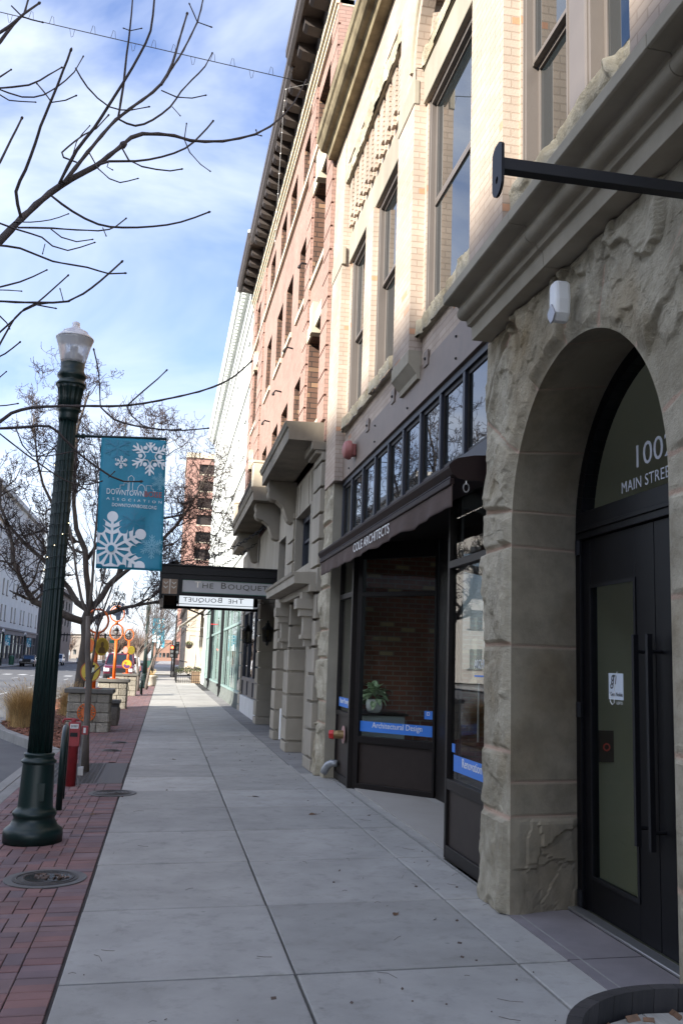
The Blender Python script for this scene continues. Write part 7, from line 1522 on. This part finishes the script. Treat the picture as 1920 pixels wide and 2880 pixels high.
# ================================================================ vehicles
M['tyre'] = surf('tyre_rubber', (.015,.015,.015), rough=.85); M['rim'] = surf('wheel_rim', (.35,.35,.36), rough=.3, metal=.8); M['headlamp'] = surf('headlamp_lens', (.55,.56,.58), (.4,.42,.45), 20, .1)
def vehicle(kind, label, x, y, yaw, paint, group=None):
    t = thing(kind, label, {'pickup_truck': 'pickup truck', 'parked_car': 'car', 'parked_suv': 'car'}[kind], (x, y, -.25), group); W = 1.0 if kind == 'pickup_truck' else .9; z = -.25
    S = {'pickup_truck': ([(-2.7, .45), (-2.75, .75), (-2.68, 1.08), (-2.4, 1.16), (-1.25, 1.24), (2.7, 1.24), (2.75, .6), (2.6, .45)], [(-1.25, 1.24), (-.55, 1.88), (-.2, 1.93), (1.1, 1.93), (1.35, 1.85), (1.5, 1.24)]),
         'parked_suv': ([(-2.3, .4), (-2.38, .7), (-2.3, 1.0), (-1.2, 1.1), (2.25, 1.12), (2.35, .7), (2.25, .4)], [(-1.25, 1.08), (-.55, 1.68), (-.2, 1.74), (1.7, 1.72), (2.0, 1.62), (2.28, 1.1)]),
         'parked_car': ([(-2.2, .32), (-2.3, .6), (-2.2, .82), (-1.0, .95), (1.6, .97), (2.15, .9), (2.25, .6), (2.15, .32)], [(-1.1, .94), (-.35, 1.40), (.1, 1.46), (.9, 1.42), (1.75, .96)])}[kind]
    q = MB(); q.prof_x([(y + p[0], z + p[1]) for p in S[0]], x - W, x + W); body = q.build('body', paint, t, bevel=.09)
    q = MB(); n = len(S[1]); vs = []
    for sx, tap in ((-1, 0), (1, 0)):
        for p in S[1]: f = 1 - .16 * (p[1] - S[1][0][1]) / (max(k[1] for k in S[1]) - S[1][0][1]); vs.append((x + sx * W * .96 * f, y + p[0], z + p[1]))
    q.add(vs, [tuple(range(n)), tuple(range(2 * n - 1, n - 1, -1))] + [(i, n + i, n + (i + 1) % n, (i + 1) % n) for i in range(n)]); q.build('cabin_glass', M['dglass'], t)
    rz = max(k[1] for k in S[1]); q = MB(); tp = [p for p in S[1] if p[1] > rz - .12]; q.prof_x([(y + p[0], z + p[1] + .004) for p in tp] + [(y + tp[-1][0], z + rz + .045), (y + tp[0][0] + .1, z + rz + .045)], x - W * .81, x + W * .81); q.build('roof', paint, t, bevel=.03)
    q = MB()
    for sx in (-1, 1):
        for a, b in (((S[1][0]), (S[1][1])), ((S[1][-1]), (S[1][-2]))): q.tube([(x + sx * W * .955, y + a[0], z + a[1]), (x + sx * W * .82, y + b[0], z + b[1])], .045, 6)
        q.tube([(x + sx * W * .955, y + .25, z + S[1][0][1]), (x + sx * W * .81, y + .25, z + rz)], .05, 6)
    q.build('pillar', paint, t)
    fy = y + S[0][1][0]
    MB().box(x - W * .55, x + W * .55, fy - .03, fy + .06, z + .62, z + .98).build('grille', M['black'], t, bevel=.02); MB().box(x - W * .95, x + W * .95, fy - .10, fy + .1, z + .40, z + .58).build('bumper', M['black'] if kind != 'parked_car' else paint, t, bevel=.04)
    for sx in (-1, 1):
        MB().box(x + sx * W * .78 - .17, x + sx * W * .78 + .17, fy - .02, fy + .1, z + .72, z + .95).build('headlight', M['headlamp'], t, bevel=.03); MB().box(x + sx * (W + .14) - .11, x + sx * (W + .14) + .11, y + S[1][0][0] + .35, y + S[1][0][0] + .45, z + S[1][0][1] + .03, z + S[1][0][1] + .23).build('wing_mirror', M['black'], t, bevel=.03)
        for wy in (S[0][0][0] + .95, S[0][-1][0] - 1.0):
            r = .40 if kind == 'pickup_truck' else .34; w_ = MB().disc((x + sx * (W - .22), y + wy, z + r), Y3, Z3, r, sx * .25 if sx > 0 else -.25, 24).build('wheel', M['tyre'], t, bevel=.03); MB().disc((x + sx * (W + .031), y + wy, z + r), Y3, Z3, r * .62, sx * .004, 16).build('rim', M['rim'], w_)
    t.rotation_euler = (0, 0, yaw); return t
maroon = surf('maroon_paint', (.085,.008,.020), (.075,.007,.018), 2, .25, coat=.8); wpaint = surf('white_car_paint', (.62,.63,.65), (.58,.59,.61), 2, .25, coat=.8); dpaint = surf('black_car_paint', (.012,.012,.014), rough=.25, coat=.8)
vehicle('pickup_truck', 'dark maroon pickup parked facing us beyond the planters', -3.05, 68.5, 0, maroon)
vehicle('parked_suv', 'white sport utility car parked behind the maroon pickup', -2.75, 76.0, 0, wpaint)
vehicle('parked_suv', 'white sport utility car nearest in the row parked across the road', -16.6, 138, 0, wpaint); vehicle('parked_car', 'low white car second in the row parked across the road', -16.5, 145, 0, wpaint); vehicle('parked_suv', 'white car third in the row parked across the road', -16.4, 152, 0, wpaint)
vehicle('parked_car', 'black car parked in front of the long white building', -17.4, 128, 0, dpaint); vehicle('parked_car', 'small silver car far down the road', -15.8, 190, 0, surf('silver_car_paint', (.4,.41,.43), (.36,.37,.39), 2, .3, coat=.6))

# ================================================================ lamps, banners, signals, street things farther on
street_lamp(-.99, 50.0, 'dark green street lamp farther down the footway past the planters', False); banner('street_banner', 'sunlit banner on the second street lamp', (-.72, 49.99, 3.56), 'snowflake banners')
street_lamp(-.99, 76.0, 'dark green street lamp by the crossing', False); banner('street_banner', 'small sunlit banner on the lamp by the crossing', (-.70, 75.99, 3.50), 'snowflake banners')
for k, y in enumerate((118, 136)):
    street_lamp(-19.3, y, ['street lamp across the road in front of the long white building', 'street lamp across the road nearer the parked white cars'][k], False); banner('street_banner', ['faded banner on the lamp before the long white building', 'faded banner across the road by the parked white cars'][k], (-19.03, y - .01, 3.55), 'snowflake banners')
M['sigred'] = glow('red_signal', (1, .06, .02), 5); M['sigyel'] = surf('signal_yellow', (.35,.22,.02), rough=.5)
def sighead(t, c, lit=None, d=(0,-1,0)):
    x, y, z = c; h_ = MB().box(x - .17, x + .17, y - .12, y + .12, z - .52, z + .52).build('signal_head', M['black'], t, bevel=.02)
    for k, dz in enumerate((.33, 0, -.33)): 
        MB().disc((x, y - .125, z + dz), X3, Z3, .115, .01, 20).build('signal_lens', M['sigred'] if lit == k else M['dglass'], h_); q = MB(); q.ring((x, y - .17, z + dz), X3, Z3, .125, .012, 16, 5, 0, math.pi); q.build('visor', M['black'], h_)
t = thing('traffic_signal', 'black traffic signal pole showing red beyond the patio fence', 'traffic signal', (.78, 78, -.03)); MB().tube([(.78, 78, -.03), (.78, 78, 5.0)], [.10, .075], 12).build('pole', M['black'], t, True); MB().lathe(.78, 78, [(.2, -.03), (.2, .2), (.14, .4), (.1, .45)], 16).build('base', M['black'], t)
MB().tube([(.60, 78.2, -.03), (.60, 78.2, 3.0)], .06, 10).build('pole', M['black'], t, True); sighead(t, (.56, 77.9, 2.05), 0); sighead(t, (.98, 78.1, 2.35)); MB().box(.86, 1.06, 77.7, 77.9, 1.5, 1.9).build('walk_signal', M['black'], t, bevel=.02)
q = MB(); q.tube([(.78, 78, 4.8), (.5, 78, 5.0), (-.3, 78, 5.5), (-.9, 78, 5.55)], .035, 8); q.build('arm', M['black'], t)
t = thing('signal_mast', 'traffic signal mast arm spanning the road far ahead', 'traffic signal', (-19.2, 160, -.1)); MB().tube([(-19.2, 160, -.1), (-19.2, 160, 6.2)], [.16, .12], 12).build('pole', M['black'], t, True); MB().tube([(-19.2, 160, 4.6), (-6.0, 160, 4.95)], [.12, .07], 10).build('arm', M['black'], t, True)
for x in (-12.4, -9.9, -6.4): sighead(t, (x, 159.8, 4.6))
MB().box(-9.2, -7.6, 159.9, 159.95, 3.6, 4.1).build('street_sign', surf('street_sign_green', (.02,.22,.14), rough=.5), t)
t = thing('light_pole', 'thin tall light pole against the sky left of the sign posts', 'light pole', (-19.0, 178, -.1)); MB().tube([(-19.0, 178, -.1), (-19.0, 178, 8.4)], [.12, .07], 8).tube([(-19.0, 178, 8.4), (-17.5, 178, 8.9)], .05, 6).box(-17.6, -16.9, 177.9, 178.1, 8.84, 8.95).build('pole', M['black'], t)
# patio with fence and shrubs
t = thing('patio_fence', 'black iron patio fence with shrubs behind it, at the end of the white building', 'fence', (1.5, 60.6, 0)); q = MB()
for (xa, ya, xb, yb) in ((.82, 60.6, 2.32, 60.6), (.82, 60.6, .82, 70.0)):
    n = int(math.hypot(xb - xa, yb - ya) / .13); a0 = gz(xa)
    for k in range(n + 1): x = xa + (xb - xa) * k / n; y = ya + (yb - ya) * k / n; q.box(x - .009, x + .009, y - .009, y + .009, a0, .92)
    for z in (.10, .48, .90): q.tube([(xa, ya, z), (xb, yb, z)], .016, 5)
q.box(.79, .85, 60.57, 60.63, -.03, 1.02); q.build('railing', M['black'], t)
M['leafdark'] = surf('evergreen_leaf', (.10,.12,.03), (.035,.05,.015), 12, .7, island=.4)
def shrub(name, label, c, R, sz, n, mat, seed, group=None, cat='shrub'):
    rg = random.Random(seed); q = MB()
    for k in range(n):
        d = Vector((rg.gauss(0, 1), rg.gauss(0, 1), rg.gauss(0, .8))).normalized() * R * rg.uniform(.45, 1.05); p = Vector(c) + Vector((d.x, d.y, d.z * sz)); u = Vector((rg.gauss(0, 1), rg.gauss(0, 1), rg.gauss(0, 1))).normalized(); v = u.orthogonal().normalized(); s_ = R * .16; q.add([p - u * s_, p + v * s_ * .5, p + u * s_, p - v * s_ * .5], [(0, 1, 2, 3)])
    o = q.build(name, mat, None, recalc=False); return tag(o, label, cat, group)
for k, (x, lb) in enumerate([(1.0, 'clipped shrub at the street corner of the patio fence'), (1.55, 'yellow green shrub in the middle of the patio fence'), (2.1, 'shrub at the wall end of the patio fence')]): shrub('patio_shrub', lb, (x, 61.2, .78), .30, .9, 260, M['leafdark'], k, 'shrubs behind the patio fence')
solo(MB().box(1.75, 2.3, 60.9, 61.3, -.02, .72), 'wooden_planter', surf('cedar_board', (.27,.19,.12), (.2,.13,.08), 8, .8), 'wooden planter box behind the patio fence', 'planter', (2.0, 61.1, 0))
t = thing('hanging_basket', 'round hanging flower basket on the corner of the white building', 'hanging basket', (1.48, 60.2, 2.3)); MB().lathe(1.48, 60.2, [(.06, 2.15), (.17, 2.22), (.23, 2.38), (.24, 2.42)], 18).build('basket', M['panel'], t); MB().tube([(2.36, 60.0, 2.95), (1.48, 60.2, 2.98), (1.48, 60.2, 2.42)], .018, 6).build('bracket', M['black'], t); q = MB(); rg = random.Random(8)
for k in range(240):
    d = Vector((rg.gauss(0, 1), rg.gauss(0, 1), rg.gauss(0, 1))).normalized() * .24 * rg.uniform(.6, 1.1); u = Vector((rg.gauss(0, 1), rg.gauss(0, 1), rg.gauss(0, 1))).normalized(); v = u.orthogonal().normalized(); p = Vector((1.48, 60.2, 2.46)) + Vector((d.x, d.y, d.z * .7)); q.add([p - u * .045, p + v * .025, p + u * .045, p - v * .025], [(0, 1, 2, 3)])
q.build('foliage', M['leafdark'], t, recalc=False)
t = thing('awning', 'striped grey white awning sloping out over the patio', 'awning', (1.7, 66, 4)); q = MB()
aws = surf('pale_awning_cloth', (.46,.45,.42), (.40,.39,.36), 3, .9)
q.prof_y([(2.5, 4.95), (.78, 3.62), (.78, 3.58), (2.5, 4.90)], 62.5, 71); q.prof_y([(.795, 3.60), (.78, 3.60), (.78, 3.34), (.795, 3.34)], 62.5, 71); q.build('cloth', aws, t); q = MB(); 
for k in range(4): q.prof_y([(2.5, 4.956), (.775, 3.625), (.775, 3.618), (2.5, 4.951)], 63.0 + k * 2.2, 64.0 + k * 2.2)
q.build('stripe', surf('grey_awning_stripe', (.20,.20,.20), rough=.9), t); MB().tube([(.82, 62.6, 3.58), (2.48, 62.6, 3.58)], .02, 6).tube([(.82, 70.9, 3.58), (2.48, 70.9, 3.58)], .02, 6).build('frame', M['alu'], t)
block('cafe_building', 'cream cafe building under the striped awning before the crossing', 'building', 2.5, 16, 60.2, 81, 6.2, surf('cream_stucco', (.52,.46,.36), (.46,.40,.31), .8, .85), [(62 + 3.6 * k, 1.6, .9, 2.0) for k in range(5)], face='-x', cornice=.3)
# small kerbside things
t = thing('fire_hydrant', 'red fire hydrant on the far corner of the crossing', 'hydrant', (-1.35, 98.6, -.08)); MB().lathe(-1.35, 98.6, [(.16, -.08), (.16, 0), (.11, .03), (.11, .45), (.14, .47), (.14, .52), (.12, .60), (.05, .68), (.05, .73)], 14).tube([(-1.6, 98.6, .36), (-1.1, 98.6, .36)], .06, 8).build('barrel', surf('hydrant_red', (.5,.03,.03), (.4,.02,.02), 5, .4), t, True)
solo(MB().box(-1.95, -1.4, 100.0, 100.5, -.08, 1.15), 'utility_cabinet', surf('green_cabinet', (.03,.09,.07), rough=.5), 'dark green utility cabinet by the red hydrant', 'cabinet', (-1.7, 100.2, 0), bevel=.03)
t = thing('planter_pot', 'pale stone urn planter just past the second street lamp', 'planter', (-.66, 53.5, gz(-.66))); MB().lathe(-.66, 53.5, [(.24, -.06), (.27, .05), (.30, .42), (.36, .46), (.36, .54), (.30, .54)], 20).build('urn', surf('pale_cast_stone', (.50,.46,.38), (.42,.38,.31), 4, .85), t, True); q = MB(); rg = random.Random(3)
for k in range(60): a = rg.uniform(0, 6.28); q.tube([(-.66, 53.5, .5), (-.66 + .25 * math.cos(a), 53.5 + .25 * math.sin(a), .5 + rg.uniform(.1, .4))], .005, 3)
q.build('dry_stems', M['straw'], t)
t = thing('litter_bin', 'round dark green litter bin across the road', 'bin', (-19.6, 128, -.1)); MB().lathe(-19.6, 128, [(.32, -.1), (.34, .9), (.36, .95), (.30, 1.05), (.1, 1.15)], 18).build('bin', surf('bin_green', (.02,.09,.055), rough=.5), t)
# light strings: across the road and along the hotel
t = thing('light_string', 'thin light string crossing the sky over the road to the brick hotel', 'wire', (2.06, 16.4, 12.72)); q = MB(); a, b = Vector((2.06, 16.4, 12.74)), Vector((-22.0, 16.4, 15.6)); n = 64; pts = [a.lerp(b, i / n) - Vector((0, 0, .25 * math.sin(math.pi * i / n))) for i in range(n + 1)]; q.tube(pts, .008, 4)
for i in range(1, n):
    p = pts[i]; sg = 1 if i % 3 else -1; q.tube([p + Vector((-.05, 0, 0)), p + Vector((-.012, 0, sg * .17)), p + Vector((.02, 0, sg * .15)), p + Vector((.04, 0, 0))], .005, 4)
q.build('cable', M['black'], t)
t = thing('light_string', 'light string hanging along the front of the brick hotel', 'wire', (1.85, 18, 12)); q = MB(); pts = [(2.06, 16.38, 12.72), (1.62, 16.5, 12.62), (1.60, 16.6, 12.2), (1.60, 16.75, 11.4), (1.60, 16.85, 10.6), (1.60, 16.95, 9.9), (1.60, 17.0, 9.45)]
q.tube(pts, .005, 4); q.build('cable', surf('pale_cable', (.16,.16,.16), rough=.6), t)
for p, p2 in zip(pts[1:], pts[2:]):
    for f in (0, .5): c_ = Vector(p).lerp(Vector(p2), f); MB().ball((c_.x, c_.y, c_.z - .015), .014, 7, 5).build('bulb', M['white'], t)
# small fixings on the hotel front
for k, (y, z) in enumerate([(16.2, 8.9), (18.1, 7.9), (19.9, 7.5), (22.2, 7.4), (16.9, 5.9)]):
    t = thing('wall_hook', ['iron hook between the third floor windows of the hotel', 'small lamp hook under a sill of the hotel', 'iron eye beside the middle hotel window', 'iron eye near the farther hotel quoins', 'floodlight bracket above the hotel balcony'][k], 'hook', (2.1, y, z)); MB().tube([(2.19, y, z), (2.05, y, z + .02), (2.0, y, z - .05)], .018, 6).ball((2.0, y, z - .07), .035, 7, 5).build('hook', M['black'], t)
